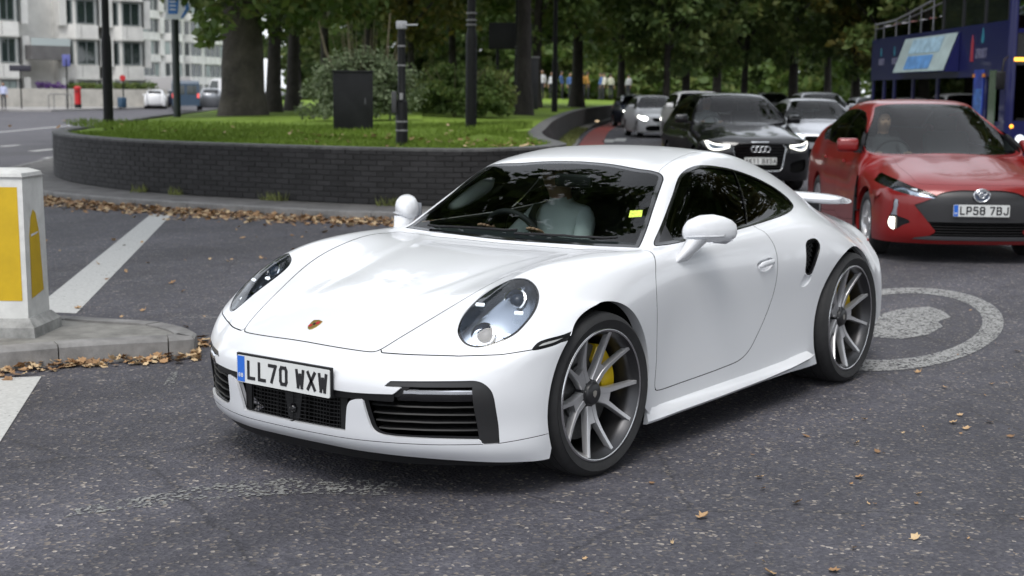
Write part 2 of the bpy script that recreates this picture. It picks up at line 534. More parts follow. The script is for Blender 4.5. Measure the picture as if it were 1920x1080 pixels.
# ------------------------------------------------------------------ ground
def asphalt():
    m, nt, b = nodes('asphalt')
    L = nt.links.new
    tc = nt.nodes.new('ShaderNodeTexCoord')
    def noise(scale, detail=4, rough=.6):
        n = nt.nodes.new('ShaderNodeTexNoise')
        n.inputs['Scale'].default_value, n.inputs['Detail'].default_value, n.inputs['Roughness'].default_value = scale, detail, rough
        L(tc.outputs['Object'], n.inputs['Vector'])
        return n
    vor = nt.nodes.new('ShaderNodeTexVoronoi')
    vor.inputs['Scale'].default_value = 75
    vor.inputs['Randomness'].default_value = 1
    L(tc.outputs['Object'], vor.inputs['Vector'])
    # stone chips: each cell its own grey, a few pale or tan
    ramp = nt.nodes.new('ShaderNodeValToRGB')
    e = ramp.color_ramp.elements
    e[0].position, e[0].color = 0, (.044, .043, .053, 1)
    e[1].position, e[1].color = .70, (.069, .067, .080, 1)
    for p, c in ((.88, (.086, .083, .090, 1)), (.945, (.125, .108, .095, 1)), (.972, (.17, .15, .135, 1)), (1.0, (.30, .27, .24, 1))):
        k = e.new(p); k.color = c
    sep = nt.nodes.new('ShaderNodeSeparateColor')
    L(vor.outputs['Color'], sep.inputs['Color'])
    L(sep.outputs['Red'], ramp.inputs['Fac'])
    big = noise(.7, 5)
    mid = noise(6, 5, .7)
    mr = nt.nodes.new('ShaderNodeMapRange')
    mr.inputs['From Min'].default_value, mr.inputs['From Max'].default_value = .3, .7
    mr.inputs['To Min'].default_value, mr.inputs['To Max'].default_value = .78, 1.25
    L(big.outputs['Fac'], mr.inputs['Value'])
    mr2 = nt.nodes.new('ShaderNodeMapRange')
    mr2.inputs['From Min'].default_value, mr2.inputs['From Max'].default_value = .3, .7
    mr2.inputs['To Min'].default_value, mr2.inputs['To Max'].default_value = .82, 1.2
    L(mid.outputs['Fac'], mr2.inputs['Value'])
    mul = nt.nodes.new('ShaderNodeMath'); mul.operation = 'MULTIPLY'
    mp = nt.nodes.new('ShaderNodeMapping')
    mp.inputs['Rotation'].default_value = (0, 0, -.35)
    mp.inputs['Scale'].default_value = (.12, 1.1, 1)
    L(tc.outputs['Object'], mp.inputs['Vector'])
    trk = nt.nodes.new('ShaderNodeTexNoise'); trk.inputs['Scale'].default_value = 1.0; trk.inputs['Detail'].default_value = 3
    L(mp.outputs['Vector'], trk.inputs['Vector'])
    mr3 = nt.nodes.new('ShaderNodeMapRange')
    mr3.inputs['From Min'].default_value, mr3.inputs['From Max'].default_value = .35, .65
    mr3.inputs['To Min'].default_value, mr3.inputs['To Max'].default_value = .80, 1.18
    L(trk.outputs['Fac'], mr3.inputs['Value'])
    # fine cracks
    ck = nt.nodes.new('ShaderNodeTexVoronoi'); ck.feature = 'DISTANCE_TO_EDGE'; ck.inputs['Scale'].default_value = .55
    wv = nt.nodes.new('ShaderNodeMix'); wv.data_type = 'RGBA'; wv.inputs['Factor'].default_value = .10
    L(tc.outputs['Object'], wv.inputs[6]); L(mid.outputs['Color'], wv.inputs[7])
    L(wv.outputs[2], ck.inputs['Vector'])
    mc = nt.nodes.new('ShaderNodeMapRange')
    mc.inputs['From Min'].default_value, mc.inputs['From Max'].default_value = .0, .006
    mc.inputs['To Min'].default_value, mc.inputs['To Max'].default_value = .62, 1.0
    L(ck.outputs['Distance'], mc.inputs['Value'])
    m5 = nt.nodes.new('ShaderNodeMath'); m5.operation = 'MULTIPLY'
    L(mr3.outputs['Result'], m5.inputs[0]); L(mc.outputs['Result'], m5.inputs[1])
    m6 = nt.nodes.new('ShaderNodeMath'); m6.operation = 'MULTIPLY'
    L(mr.outputs['Result'], m6.inputs[0]); L(m5.outputs['Value'], m6.inputs[1])
    L(m6.outputs['Value'], mul.inputs[0]); L(mr2.outputs['Result'], mul.inputs[1])
    mx = nt.nodes.new('ShaderNodeMix'); mx.data_type = 'RGBA'; mx.blend_type = 'MULTIPLY'
    mx.inputs['Factor'].default_value = 1
    L(ramp.outputs['Color'], mx.inputs[6]); L(mul.outputs['Value'], mx.inputs[7])
    L(mx.outputs[2], b.inputs['Base Color'])
    b.inputs['Roughness'].default_value = .72
    b.inputs['Specular IOR Level'].default_value = .4
    bp = nt.nodes.new('ShaderNodeBump')
    bp.inputs['Strength'].default_value, bp.inputs['Distance'].default_value = .7, .006
    L(vor.outputs['Distance'], bp.inputs['Height'])
    L(bp.outputs['Normal'], b.inputs['Normal'])
    return m

def worn_paint(name, color, wear, scale=9.0):
    """road paint with the asphalt showing through where worn: transparent flakes"""
    m, nt, b = nodes(name)
    L = nt.links.new
    b.inputs['Base Color'].default_value = (*color, 1)
    b.inputs['Roughness'].default_value = .6
    tc = nt.nodes.new('ShaderNodeTexCoord')
    n = nt.nodes.new('ShaderNodeTexNoise')
    n.inputs['Scale'].default_value, n.inputs['Detail'].default_value, n.inputs['Roughness'].default_value = scale, 8, .75
    L(tc.outputs['Object'], n.inputs['Vector'])
    v = nt.nodes.new('ShaderNodeTexVoronoi')
    v.inputs['Scale'].default_value = 75
    L(tc.outputs['Object'], v.inputs['Vector'])
    sep = nt.nodes.new('ShaderNodeSeparateColor')
    L(v.outputs['Color'], sep.inputs['Color'])
    ad = nt.nodes.new('ShaderNodeMath'); ad.operation = 'MULTIPLY_ADD'
    ad.inputs[1].default_value = .5
    L(sep.outputs['Red'], ad.inputs[0]); L(n.outputs['Fac'], ad.inputs[2])
    r = nt.nodes.new('ShaderNodeMapRange')
    r.inputs['From Min'].default_value, r.inputs['From Max'].default_value = wear - .06, wear + .06
    L(ad.outputs['Value'], r.inputs['Value'])
    L(r.outputs['Result'], b.inputs['Alpha'])
    n2 = nt.nodes.new('ShaderNodeTexNoise')
    n2.inputs['Scale'].default_value = 40
    L(tc.outputs['Object'], n2.inputs['Vector'])
    hs = nt.nodes.new('ShaderNodeMix'); hs.data_type = 'RGBA'; hs.blend_type = 'MULTIPLY'
    hs.inputs['Factor'].default_value = .5
    hs.inputs[6].default_value = (*color, 1)
    L(n2.outputs['Fac'], hs.inputs[7])
    L(hs.outputs[2], b.inputs['Base Color'])
    return m

def structure(o): o['kind'] = 'structure'; return o
ASPHALT = asphalt()
structure(mk('road', [(-600, -600, 0), (400, -600, 0), (400, 400, 0), (-600, 400, 0)], [(0, 1, 2, 3)], ASPHALT))

PAINT_LINE = worn_paint('line_paint', (.62, .62, .60), .42)
PAINT_WORN = worn_paint('worn_line_paint', (.37, .37, .36), .63)
PAINT_FAINT = worn_paint('faint_line_paint', (.30, .30, .29), .86, 4)
PAINT_RED = worn_paint('red_route_paint', (.34, .07, .06), .35)
def marking(pts, mat, z=.004, name='road_marking'):
    return structure(mk(name, [(x, y, z) for x, y in pts], [tuple(range(len(pts)))], mat))
def strip_marking(L, R, mat, z=.004):
    V = [(x, y, z) for p in zip(L, R) for x, y in p]
    return structure(mk('road_marking', V, [(2 * i, 2 * i + 1, 2 * i + 3, 2 * i + 2) for i in range(len(L) - 1)], mat))
marking([(-6.62, -10.19), (-6.69, -9.89), (-1.20, -4.28), (-1.05, -4.60)], PAINT_LINE)
marking([(.42, -2.73), (.25, -2.60), (1.23, -1.5), (2.4, -.25), (2.75, -.62), (1.5, -2.0)], PAINT_LINE)
marking([(-1.50, -3.62), (-1.55, -3.58), (-2.6, -2.55), (-2.55, -2.50)], PAINT_WORN)
# elongated roundel with a worn number inside
_e1, _e2, _ec = Vector((-.971, -.24)), Vector((-.24, .971)), Vector((-4.6, .38))
_L, _R = [], []
for k in range(65):
    a = 2 * math.pi * k / 64
    _L.append(_ec + _e1 * 1.88 * math.cos(a) + _e2 * .70 * math.sin(a))
    _R.append(_ec + _e1 * 1.52 * math.cos(a) + _e2 * .56 * math.sin(a))
strip_marking(_L, _R, PAINT_WORN)
marking([(-4.61, .20), (-4.95, .16), (-5.2, .18), (-5.45, .30), (-5.30, .46), (-5.06, .60), (-4.8, .60), (-4.62, .70), (-4.22, .74), (-3.96, .66), (-3.9, .5), (-4.19, .36)], PAINT_WORN)
# faint old arc in front of the car
_t = [(1.62, -.40), (1.32, -.31), (1.06, -.24), (.83, -.06), (.60, .32)]
_b = [(1.72, -.34), (1.47, -.22), (1.20, -.06), (.97, .13), (.76, .42)]
strip_marking([Vector(p) for p in crom(_t, 6, False)], [Vector(p) for p in crom(_b, 6, False)], PAINT_FAINT)
marking([(-.05, -1.85), (-.30, -2.12), (-.27, -2.14), (-.02, -1.90)], PAINT_FAINT)
# far carriageway on the left
for a, b, w in (((-17.07, -29.38), (-18.05, -29.99), .12), ((-14.16, -23.21), (-15.3, -23.9), .12), ((-16.0, -26.4), (-17.2, -27.2), .12), ((-24.1, -40.1), (-60, -70), .10), ((-24.1, -40.1), (-14, -31), .10)):
    A, B = Vector(a), Vector(b)
    n = Vector(((B - A).y, -(B - A).x)).normalized() * w
    marking([A - n, B - n, B + n, A + n], PAINT_LINE)
marking([(-8.2, -16.7), (-8.5, -17.0), (-14.5, -21.5), (-14.3, -21.8)], PAINT_RED)

# ------------------------------------------------------------------ walled lawn
WALL = crom([(-60, -66), (-36, -41.5), (-20.5, -27.2), (-12.6, -19.6), (-10.1, -17.1), (-8.97, -15.23), (-8.35, -13.35), (-8.19, -11.93), (-8.4, -9.97), (-8.75, -8.3), (-9.4, -7.25), (-10.6, -7.05), (-11.8, -7.42), (-12.6, -8.05), (-13.8, -9.12), (-16.3, -11.05), (-18.6, -12.6), (-27.3, -18.4), (-47.7, -31.1), (-80.5, -48.9), (-120, -68)], 12, False)
_seg = np.linalg.norm(np.diff(WALL, axis=0), axis=1)
_arc = np.r_[0, np.cumsum(_seg)]
def wall_at(s):
    x, y = np.interp(s, _arc, WALL[:, 0]), np.interp(s, _arc, WALL[:, 1])
    e = .05
    tx, ty = np.interp(s + e, _arc, WALL[:, 0]) - np.interp(s - e, _arc, WALL[:, 0]), np.interp(s + e, _arc, WALL[:, 1]) - np.interp(s - e, _arc, WALL[:, 1])
    L_ = math.hypot(tx, ty)
    return x, y, tx / L_, ty / L_        # outward normal is (-ty? ) resolved below
WALL_TOP, PAVE = .83, .10
def outward(tx, ty): return (ty * -1 * -1, -tx)   # right of travel
_x, _y, _tx, _ty = wall_at(_arc[-1] * .5)
# the camera side is outside: check at the point nearest the camera
_i = int(np.argmin(np.hypot(WALL[:, 0] - CAM_POS.x, WALL[:, 1] - CAM_POS.y)))
_x, _y, _tx, _ty = wall_at(_arc[_i])
OUTS = 1 if (_ty * (CAM_POS.x - _x) - _tx * (CAM_POS.y - _y)) > 0 else -1
def wall_frame(s):
    x, y, tx, ty = wall_at(s)
    return x, y, tx, ty, OUTS * ty, -OUTS * tx
wall = empty('retaining_wall', (float(_x), float(_y), PAVE))
tag(wall, 'low curved dark brick retaining wall holding up the grass lawn', 'wall')
def rel(v): return (v[0] - _x, v[1] - _y, v[2] - PAVE)
_x, _y = float(_x), float(_y)
V, F = [], []
ss = np.arange(0, _arc[-1], .25)
for s in ss:
    x, y, tx, ty, nx, ny = wall_frame(s)
    for d, z in ((0, -.1), (0, WALL_TOP - .012), (-.28, WALL_TOP - .012), (-.28, .2)):
        V.append(rel((x + nx * d, y + ny * d, z)))
for i in range(len(ss) - 1):
    for k in range(3):
        a = i * 4 + k
        F.append((a, a + 4, a + 5, a + 1))
mk('mortar_core', V, F, pmat('dark_mortar', (.022, .021, .020), .9, noise=(14, .5), bump=(50, .4, .004)), wall)
def brick_material(name, base):
    m, nt, b = nodes(name)
    L = nt.links.new
    oi = nt.nodes.new('ShaderNodeObjectInfo')
    tc = nt.nodes.new('ShaderNodeTexCoord')
    geo = nt.nodes.new('ShaderNodeNewGeometry')
    n = nt.nodes.new('ShaderNodeTexNoise'); n.inputs['Scale'].default_value = 2.2; n.inputs['Detail'].default_value = 8; n.inputs['Roughness'].default_value = .7
    L(geo.outputs['Position'], n.inputs['Vector'])
    rp = nt.nodes.new('ShaderNodeValToRGB')
    e = rp.color_ramp.elements
    e[0].position, e[0].color = .28, (base[0] * .55, base[1] * .55, base[2] * .55, 1)
    e[1].position, e[1].color = .62, (*base, 1)
    k = e.new(.74); k.color = (base[0] * 2.0, base[1] * 2.0, base[2] * 2.0, 1)
    k = e.new(.82); k.color = (.16, .155, .15, 1)
    L(n.outputs['Fac'], rp.inputs['Fac'])
    mr = nt.nodes.new('ShaderNodeMapRange')
    mr.inputs['To Min'].default_value, mr.inputs['To Max'].default_value = .75, 1.25
    ad = nt.nodes.new('ShaderNodeMath'); ad.operation = 'ADD'
    L(oi.outputs['Random'], ad.inputs[0]); L(geo.outputs['Random Per Island'], ad.inputs[1])
    fr = nt.nodes.new('ShaderNodeMath'); fr.operation = 'FRACT'
    L(ad.outputs['Value'], fr.inputs[0]); L(fr.outputs['Value'], mr.inputs['Value'])
    mx = nt.nodes.new('ShaderNodeMix'); mx.data_type = 'RGBA'; mx.blend_type = 'MULTIPLY'; mx.inputs['Factor'].default_value = 1
    L(rp.outputs['Color'], mx.inputs[6]); L(mr.outputs['Result'], mx.inputs[7])
    L(mx.outputs[2], b.inputs['Base Color'])
    b.inputs['Roughness'].default_value = .75
    n2 = nt.nodes.new('ShaderNodeTexNoise'); n2.inputs['Scale'].default_value = 60
    L(geo.outputs['Position'], n2.inputs['Vector'])
    bp = nt.nodes.new('ShaderNodeBump'); bp.inputs['Strength'].default_value = .5; bp.inputs['Distance'].default_value = .004
    L(n2.outputs['Fac'], bp.inputs['Height']); L(bp.outputs['Normal'], b.inputs['Normal'])
    return m
BRICK = brick_material('blue_grey_brick', (.026, .025, .026))
_rng = random.Random(4)
def brick_box(l, h, d, c=.004):
    mb = MB()
    x, z = l / 2, h / 2
    V = [(-x, 0, -z), (x, 0, -z), (x, 0, z), (-x, 0, z), (-x, d - c, -z), (x, d - c, -z), (x, d - c, z), (-x, d - c, z), (-x + c, d, -z + c), (x - c, d, -z + c), (x - c, d, z - c), (-x + c, d, z - c)]
    F = [(0, 1, 5, 4), (1, 2, 6, 5), (2, 3, 7, 6), (3, 0, 4, 7), (4, 5, 9, 8), (5, 6, 10, 9), (6, 7, 11, 10), (7, 4, 8, 11), (8, 9, 10, 11)]
    return V, F
bricks = []
courses = 10
ch = (WALL_TOP - .02 - PAVE) / courses
for c in range(courses):
    zc = PAVE + .01 + ch * (c + .5)
    s = 0 + (.1125 if c % 2 else 0)
    while s < _arc[-1]:
        x, y, tx, ty, nx, ny = wall_frame(s)
        D = math.hypot(x - CAM_POS.x, y - CAM_POS.y)
        facing = nx * (CAM_POS.x - x) + ny * (CAM_POS.y - y)
        if D < 42 and facing > -1:
            bricks.append((D, x + nx * -.027, y + ny * -.027, zc, math.atan2(ty, tx), ))
        s += .225
bricks.sort()
bV, bF = brick_box(.216, ch - .008, .035)
sgn = 1 if OUTS < 0 else -1      # local +y should face outwards
_bm = [mesh_of('brick', [(x, y * sgn + _rng.uniform(-.002, .002) * (y > .03), z) for x, y, z in bV], bF if sgn > 0 else [f[::-1] for f in bF], BRICK) for _ in range(5)]
def brick_seen(x, y):   # those behind the parked-up car do not count as largest in view
    v = Vector((x, y)) - CAM_POS.xy
    return 960 + 2607 * v.dot(_rh) / v.dot(_dh) < 900
rest = MB()
cnt = 0
for D, x, y, z, a in bricks:
    if cnt < 300 and brick_seen(x, y):
        inst('brick', _rng.choice(_bm), wall, rel((x, y, z)), (_rng.uniform(-.01, .01), 0, a))
        cnt += 1
    else:
        M = Matrix.Translation(rel((x, y, z))) @ Matrix.Rotation(a, 4, 'Z')
        dy = _rng.uniform(-.003, .003)
        rest.add([(q[0], q[1] * sgn + dy * (q[1] > .03), q[2]) for q in bV], bF if sgn > 0 else [f[::-1] for f in bF], M)
tag(rest.build('brickwork', BRICK, wall), kind='stuff')
# weathered coping course
cop = MB()
s = 0.0
V, F = [], []
ss = np.arange(0, _arc[-1], .2)
for s in ss:
    x, y, tx, ty, nx, ny = wall_frame(s)
    for d, z in ((.018, WALL_TOP - .025), (.018, WALL_TOP + .008), (-.24, WALL_TOP + .012), (-.26, WALL_TOP - .05)):
        V.append(rel((x + nx * d, y + ny * d, z)))
for i in range(len(ss) - 1):
    for k in range(3):
        a = i * 4 + k
        F.append((a, a + 4, a + 5, a + 1))
mk('coping', V, F, pmat('coping_stone', (.10, .10, .098), .85, noise=(6, .45), bump=(40, .4, .004)), wall)

# pavement strip and kerb stones around the wall
V, F = [], []
ss = np.arange(0, _arc[-1], .5)
def kerb_w(s): return float(np.interp(s, [_arc[_i] + 1.0, _arc[_i] + 4.5], [1.05, .55]))
KW = 1.05
for s in ss:
    x, y, tx, ty, nx, ny = wall_frame(s)
    k_ = kerb_w(s)
    V += [(x - nx * .1, y - ny * .1, PAVE), (x + nx * (k_ - .125), y + ny * (k_ - .125), PAVE - .004)]
for i in range(len(ss) - 1): F.append((2 * i, 2 * i + 1, 2 * i + 3, 2 * i + 2))
pavement = structure(mk('pavement', V, F, pmat('old_paving', (.12, .115, .11), .85, noise=(3, .4), bump=(60, .4, .004))))
KERB = pmat('kerb_granite', (.19, .185, .18), .8, noise=(5, .4), bump=(90, .5, .003))
kme = rbox_mesh('kerb_stone', (.905, .15, .25), .012, KERB, 1)
s, _last = 0.0, None
while s < _arc[-1]:
    x, y, tx, ty, nx, ny = wall_frame(s)
    _q = Vector((x + nx * (kerb_w(s) - .05), y + ny * (kerb_w(s) - .05)))
    if _last is not None and (_q - _last).length < .908:
        s += .01
        continue
    _last = _q
    if math.hypot(x - CAM_POS.x, y - CAM_POS.y) < 45:
        inst('kerb_stone', kme, pavement, (x + nx * (kerb_w(s) - .05), y + ny * (kerb_w(s) - .05), -.02 + _rng.uniform(-.003, .003)), (0, 0, math.atan2(ty, tx)))
    s += .3
# red-route edging along the traffic lane and the arrow marks
V, F = [], []
ss = np.arange(_arc[_i] + 4, _arc[-1], .5)
for s in ss:
    x, y, tx, ty, nx, ny = wall_frame(s)
    k_ = kerb_w(s)
    V += [(x + nx * (k_ + .06), y + ny * (k_ + .06), .004), (x + nx * (k_ + .80), y + ny * (k_ + .80), .004)]
for i in range(len(ss) - 1): F.append((2 * i, 2 * i + 1, 2 * i + 3, 2 * i + 2))
structure(mk('road_marking', V, F, PAINT_RED))
for b_, D_ in ((1158, 47), (1136, 46)):
    q = spot(b_, D_)
    marking([(q.x - 1.2, q.y - .9), (q.x + 1.2, q.y + .55), (q.x + 1.0, q.y + .85), (q.x - 1.4, q.y - .6)], PAINT_LINE)

# lawn: gently mounded
def lawn_z(d): return WALL_TOP - .03 + .30 * (1 - math.exp(-max(d, 0) / 9.0))
inner = []
ss = np.r_[np.arange(0, _arc[_i] - 12, 4), np.arange(_arc[_i] - 12, _arc[_i] + 14, .8), np.arange(_arc[_i] + 14, _arc[-1], 4)]
ring = [wall_frame(s) for s in ss]
cx0 = spot(760, 70).xy
V, F = [], []
steps = [0, .01, .025, .05, .09, .15, .24, .36, .5, .68, .85, 1.0]
for (x, y, tx, ty, nx, ny) in ring:
    e = Vector((x - nx * .2, y - ny * .2))
    # pull towards the spine of the island
    t0 = max(10, min(95, (e - CAM_POS.xy).dot(_dh)))
    c = CAM_POS.xy + _dh * max(t0 + 4, 26) + _rh * ((790 - 960) / 2607 * max(t0 + 4, 26))
    for t in steps:
        q = e.lerp(c, t)
        V.append((q.x, q.y, lawn_z((q - e).length)))
n = len(steps)
for i in range(len(ring) - 1):
    for k in range(n - 1):
        a = i * n + k
        F.append((a, a + n, a + n + 1, a + 1))
def grass_mat():
    m, nt, b = nodes('lawn_green')
    L = nt.links.new
    geo = nt.nodes.new('ShaderNodeNewGeometry')
    n = nt.nodes.new('ShaderNodeTexNoise'); n.inputs['Scale'].default_value = .45; n.inputs['Detail'].default_value = 8; n.inputs['Roughness'].default_value = .7
    L(geo.outputs['Position'], n.inputs['Vector'])
    rp = nt.nodes.new('ShaderNodeValToRGB')
    e = rp.color_ramp.elements
    e[0].position, e[0].color = .32, (.120, .185, .026, 1)
    e[1].position, e[1].color = .60, (.200, .300, .042, 1)
    k = e.new(.74); k.color = (.28, .31, .09, 1)
    L(n.outputs['Fac'], rp.inputs['Fac'])
    L(rp.outputs['Color'], b.inputs['Base Color'])
    b.inputs['Roughness'].default_value = .8
    b.inputs['Specular IOR Level'].default_value = .2
    n2 = nt.nodes.new('ShaderNodeTexNoise'); n2.inputs['Scale'].default_value = 35; n2.inputs['Detail'].default_value = 6
    L(geo.outputs['Position'], n2.inputs['Vector'])
    bp = nt.nodes.new('ShaderNodeBump'); bp.inputs['Strength'].default_value = 1; bp.inputs['Distance'].default_value = .05
    L(n2.outputs['Fac'], bp.inputs['Height']); L(bp.outputs['Normal'], b.inputs['Normal'])
    return m
GRASS = grass_mat()
structure(mk('lawn', V, F, GRASS, smooth=180))
# grass blades along the near part of the lawn
nr = np.random.default_rng(3)
NB = 42000
si = nr.uniform(_arc[_i] - 9.5, _arc[_i] + 9, NB)
dd = nr.uniform(.22, 1, NB) ** 1.6 * 9 + .02
bx, by = np.interp(si, _arc, WALL[:, 0]), np.interp(si, _arc, WALL[:, 1])
tx, ty = np.interp(si + .1, _arc, WALL[:, 0]) - bx, np.interp(si + .1, _arc, WALL[:, 1]) - by
ln = np.hypot(tx, ty); tx /= ln; ty /= ln
dd = np.where(nr.random(NB) < .3, nr.uniform(.2, 1.2, NB), dd)
gx, gy = bx - OUTS * ty * dd, by + OUTS * tx * dd
gz = WALL_TOP - .035 + .30 * (1 - np.exp(-np.maximum(dd - .2, 0) / 9.0))
ang = nr.uniform(0, 2 * np.pi, NB); hh = nr.uniform(.03, .085, NB); wd = nr.uniform(.006, .013, NB)
lean = nr.normal(0, .03, (NB, 2))
_pts = np.c_[gx, gy]
_ok = (sdist(_pts, WALL[::3]) < -.18)
gx, gy, gz, ang, hh, wd, lean, dd = gx[_ok], gy[_ok], gz[_ok], ang[_ok], hh[_ok], wd[_ok], lean[_ok], dd[_ok]
NB = len(gx)
Vg = np.empty((NB, 3, 3))
Vg[:, 0] = np.c_[gx - np.cos(ang) * wd, gy - np.sin(ang) * wd, gz]
Vg[:, 1] = np.c_[gx + np.cos(ang) * wd, gy + np.sin(ang) * wd, gz]
Vg[:, 2] = np.c_[gx + lean[:, 0], gy + lean[:, 1], gz + hh]
tag(mk('grass', Vg.reshape(-1, 3), np.arange(NB * 3).reshape(-1, 3), GRASS), 'short bright green mown grass on the walled lawn', 'grass', kind='stuff')

# weeds at the foot of the wall and in the verge
NWD = 5200
si = np.where(nr.random(NWD) < .75, nr.uniform(_arc[_i] + 2.5, _arc[_i] + 40, NWD), nr.uniform(_arc[_i] - 6, _arc[_i] + 2, NWD))
cl_ = nr.integers(0, 130, NWD)
si = si + np.where(si > _arc[_i] + 2.4, 0, (np.sin(cl_ * 12.9) * .5))
bx, by = np.interp(si, _arc, WALL[:, 0]), np.interp(si, _arc, WALL[:, 1])
tx, ty = np.interp(si + .1, _arc, WALL[:, 0]) - bx, np.interp(si + .1, _arc, WALL[:, 1]) - by
ln = np.hypot(tx, ty); tx /= ln; ty /= ln
dd = np.where(si > _arc[_i] + 2.4, nr.uniform(.03, .5, NWD), np.abs(nr.normal(.04, .05, NWD)) + .04)
keepw = (si > _arc[_i] + 2.4) | (np.sin(si * 7.3) + np.sin(si * 3.1) > .9)
gx, gy = (bx + OUTS * ty * dd)[keepw], (by - OUTS * tx * dd)[keepw]
n_ = len(gx)
ang = nr.uniform(0, 2 * np.pi, n_); hh = nr.uniform(.04, .16, n_); wd = nr.uniform(.006, .016, n_); lean = nr.normal(0, .05, (n_, 2))
Vg = np.empty((n_, 3, 3))
Vg[:, 0] = np.c_[gx - np.cos(ang) * wd, gy - np.sin(ang) * wd, np.full(n_, PAVE - .01)]
Vg[:, 1] = np.c_[gx + np.cos(ang) * wd, gy + np.sin(ang) * wd, np.full(n_, PAVE - .01)]
Vg[:, 2] = np.c_[gx + lean[:, 0], gy + lean[:, 1], PAVE + hh]
def weed_mat():
    return pmat('weed_green', (.16, .18, .05), .8, noise=(3, .5))
tag(mk('weeds', Vg.reshape(-1, 3), np.arange(n_ * 3).reshape(-1, 3), weed_mat()), 'straggly weeds along the foot of the brick wall', 'weeds', kind='stuff')

# ------------------------------------------------------------------ traffic island with the lit bollard
isl_far = [(-.67, -2.42), (-.80, -2.56), (-.86, -2.75), (-.885, -2.98), (-.75, -3.34), (-.63, -3.75), (-.42, -4.10), (.35, -5.3), (1.2, -6.6)]
isl_near = [(2.6, -5.6), (1.5, -4.2), (.32, -2.96), (-.06, -2.78), (-.40, -2.58), (-.56, -2.46)]
outl = crom([np.array(q) for q in isl_far + isl_near], 4)
island = structure(MB().prism([tuple(q) for q in (outl - outl.mean(0)) * .955 + outl.mean(0)], (0, 0, -.05), (1, 0, 0), (0, 1, 0), .165).build('traffic_island', pmat('island_concrete', (.20, .195, .18), .85, noise=(4, .45), bump=(70, .5, .004))))
# kerb stones round its edge
per = np.vstack([outl, outl[:1]])
pa = np.r_[0, np.cumsum(np.linalg.norm(np.diff(per, axis=0), axis=1))]
s, k = 0.0, 0
while s < pa[-1] - .05:
    e = min(s + .62, pa[-1])
    nseg = 5
    P1 = []
    for t in np.linspace(s + .004, e - .004, nseg):
        x, y = np.interp(t, pa, per[:, 0]), np.interp(t, pa, per[:, 1])
        x2, y2 = np.interp((t + .02) % pa[-1], pa, per[:, 0]), np.interp((t + .02) % pa[-1], pa, per[:, 1])
        x1, y1 = np.interp((t - .02) % pa[-1], pa, per[:, 0]), np.interp((t - .02) % pa[-1], pa, per[:, 1])
        tx, ty = x2 - x1, y2 - y1
        l = math.hypot(tx, ty) + 1e-9
        nx, ny = ty / l, -tx / l
        if nx * (x - outl[:, 0].mean()) + ny * (y - outl[:, 1].mean()) < 0: nx, ny = -nx, -ny
        P1.append((x, y, nx, ny))
    dz = _rng.uniform(-.004, .004)
    rings = []
    for x, y, nx, ny in P1:
        rings.append([(x + nx * .02, y + ny * .02, -.03), (x + nx * .008, y + ny * .008, .105 + dz), (x - nx * .012, y - ny * .012, .122 + dz), (x - nx * .13, y - ny * .13, .124 + dz), (x - nx * .13, y - ny * .13, -.03)])
    MB().loft(rings).build('kerb_stone', KERB, island, 40)
    s = e
# internally lit traffic bollard
E1, E2 = Vector((.62, -.785, 0)), Vector((-.83, -.557, 0))
bc = Vector((-.07, -3.17, .115)) + E1 * .23 + E2 * .17
boll = empty('traffic_bollard', bc)
tag(boll, 'white box traffic bollard with yellow face standing on the concrete island', 'bollard')
def quadring(w, d, z): return [(E1 * (sx * w / 2) + E2 * (sy * d / 2) + Vector((0, 0, z))) for sx, sy in ((-1, -1), (1, -1), (1, 1), (-1, 1))]
BOLLARD = pmat('bollard_shell', (.58, .58, .56), .5, noise=(8, .15))
MB().loft([quadring(.56, .44, 0), quadring(.55, .43, .06), quadring(.50, .38, .09), quadring(.47, .35, .11)]).build('plinth', pmat('bollard_plinth', (.26, .26, .25), .8, noise=(7, .5)), boll)
MB().loft([quadring(.45, .33, .11), quadring(.43, .31, .945), quadring(.42, .30, .965), quadring(.30, .22, .985)]).build('shell', BOLLARD, boll, 30)
YEL = pmat('bollard_yellow', (.55, .36, .004), .45, noise=(6, .1))
def face_pt(u, v, side):     # side 'f' front (-E2), 'r' right (-E1)
    w, d = .45 - .024 * v / .85, .33 - .024 * v / .85
    if side == 'f': return -E2 * (d / 2 + .004) + E1 * u + Vector((0, 0, v))
    return -E1 * (w / 2 + .004) + E2 * u + Vector((0, 0, v))
mk('yellow_panel', [face_pt(-.195, .215, 'f'), face_pt(.195, .215, 'f'), face_pt(.185, .885, 'f'), face_pt(-.185, .885, 'f')], [(0, 1, 2, 3)], YEL, boll)
mk('yellow_side_panel', [face_pt(-.10, .22, 'r'), face_pt(.085, .25, 'r'), face_pt(.06, .60, 'r'), face_pt(.02, .72, 'r'), face_pt(-.02, .745, 'r'), face_pt(-.06, .70, 'r'), face_pt(-.09, .60, 'r')], [tuple(range(7))], YEL, boll)
mk('scuff', [face_pt(-.07, .585, 'r') - E1 * .001, face_pt(.04, .60, 'r') - E1 * .001, face_pt(.04, .61, 'r') - E1 * .001, face_pt(-.07, .60, 'r') - E1 * .001], [(0, 1, 2, 3)], BOLLARD, boll)
MB().prism([(-.225, -.165), (.225, -.165), (.225, .165), (-.225, .165)], (0, 0, .945), E1, E2, .004).build('cap_seam', pmat('bollard_seam', (.3, .3, .3), .6), boll)

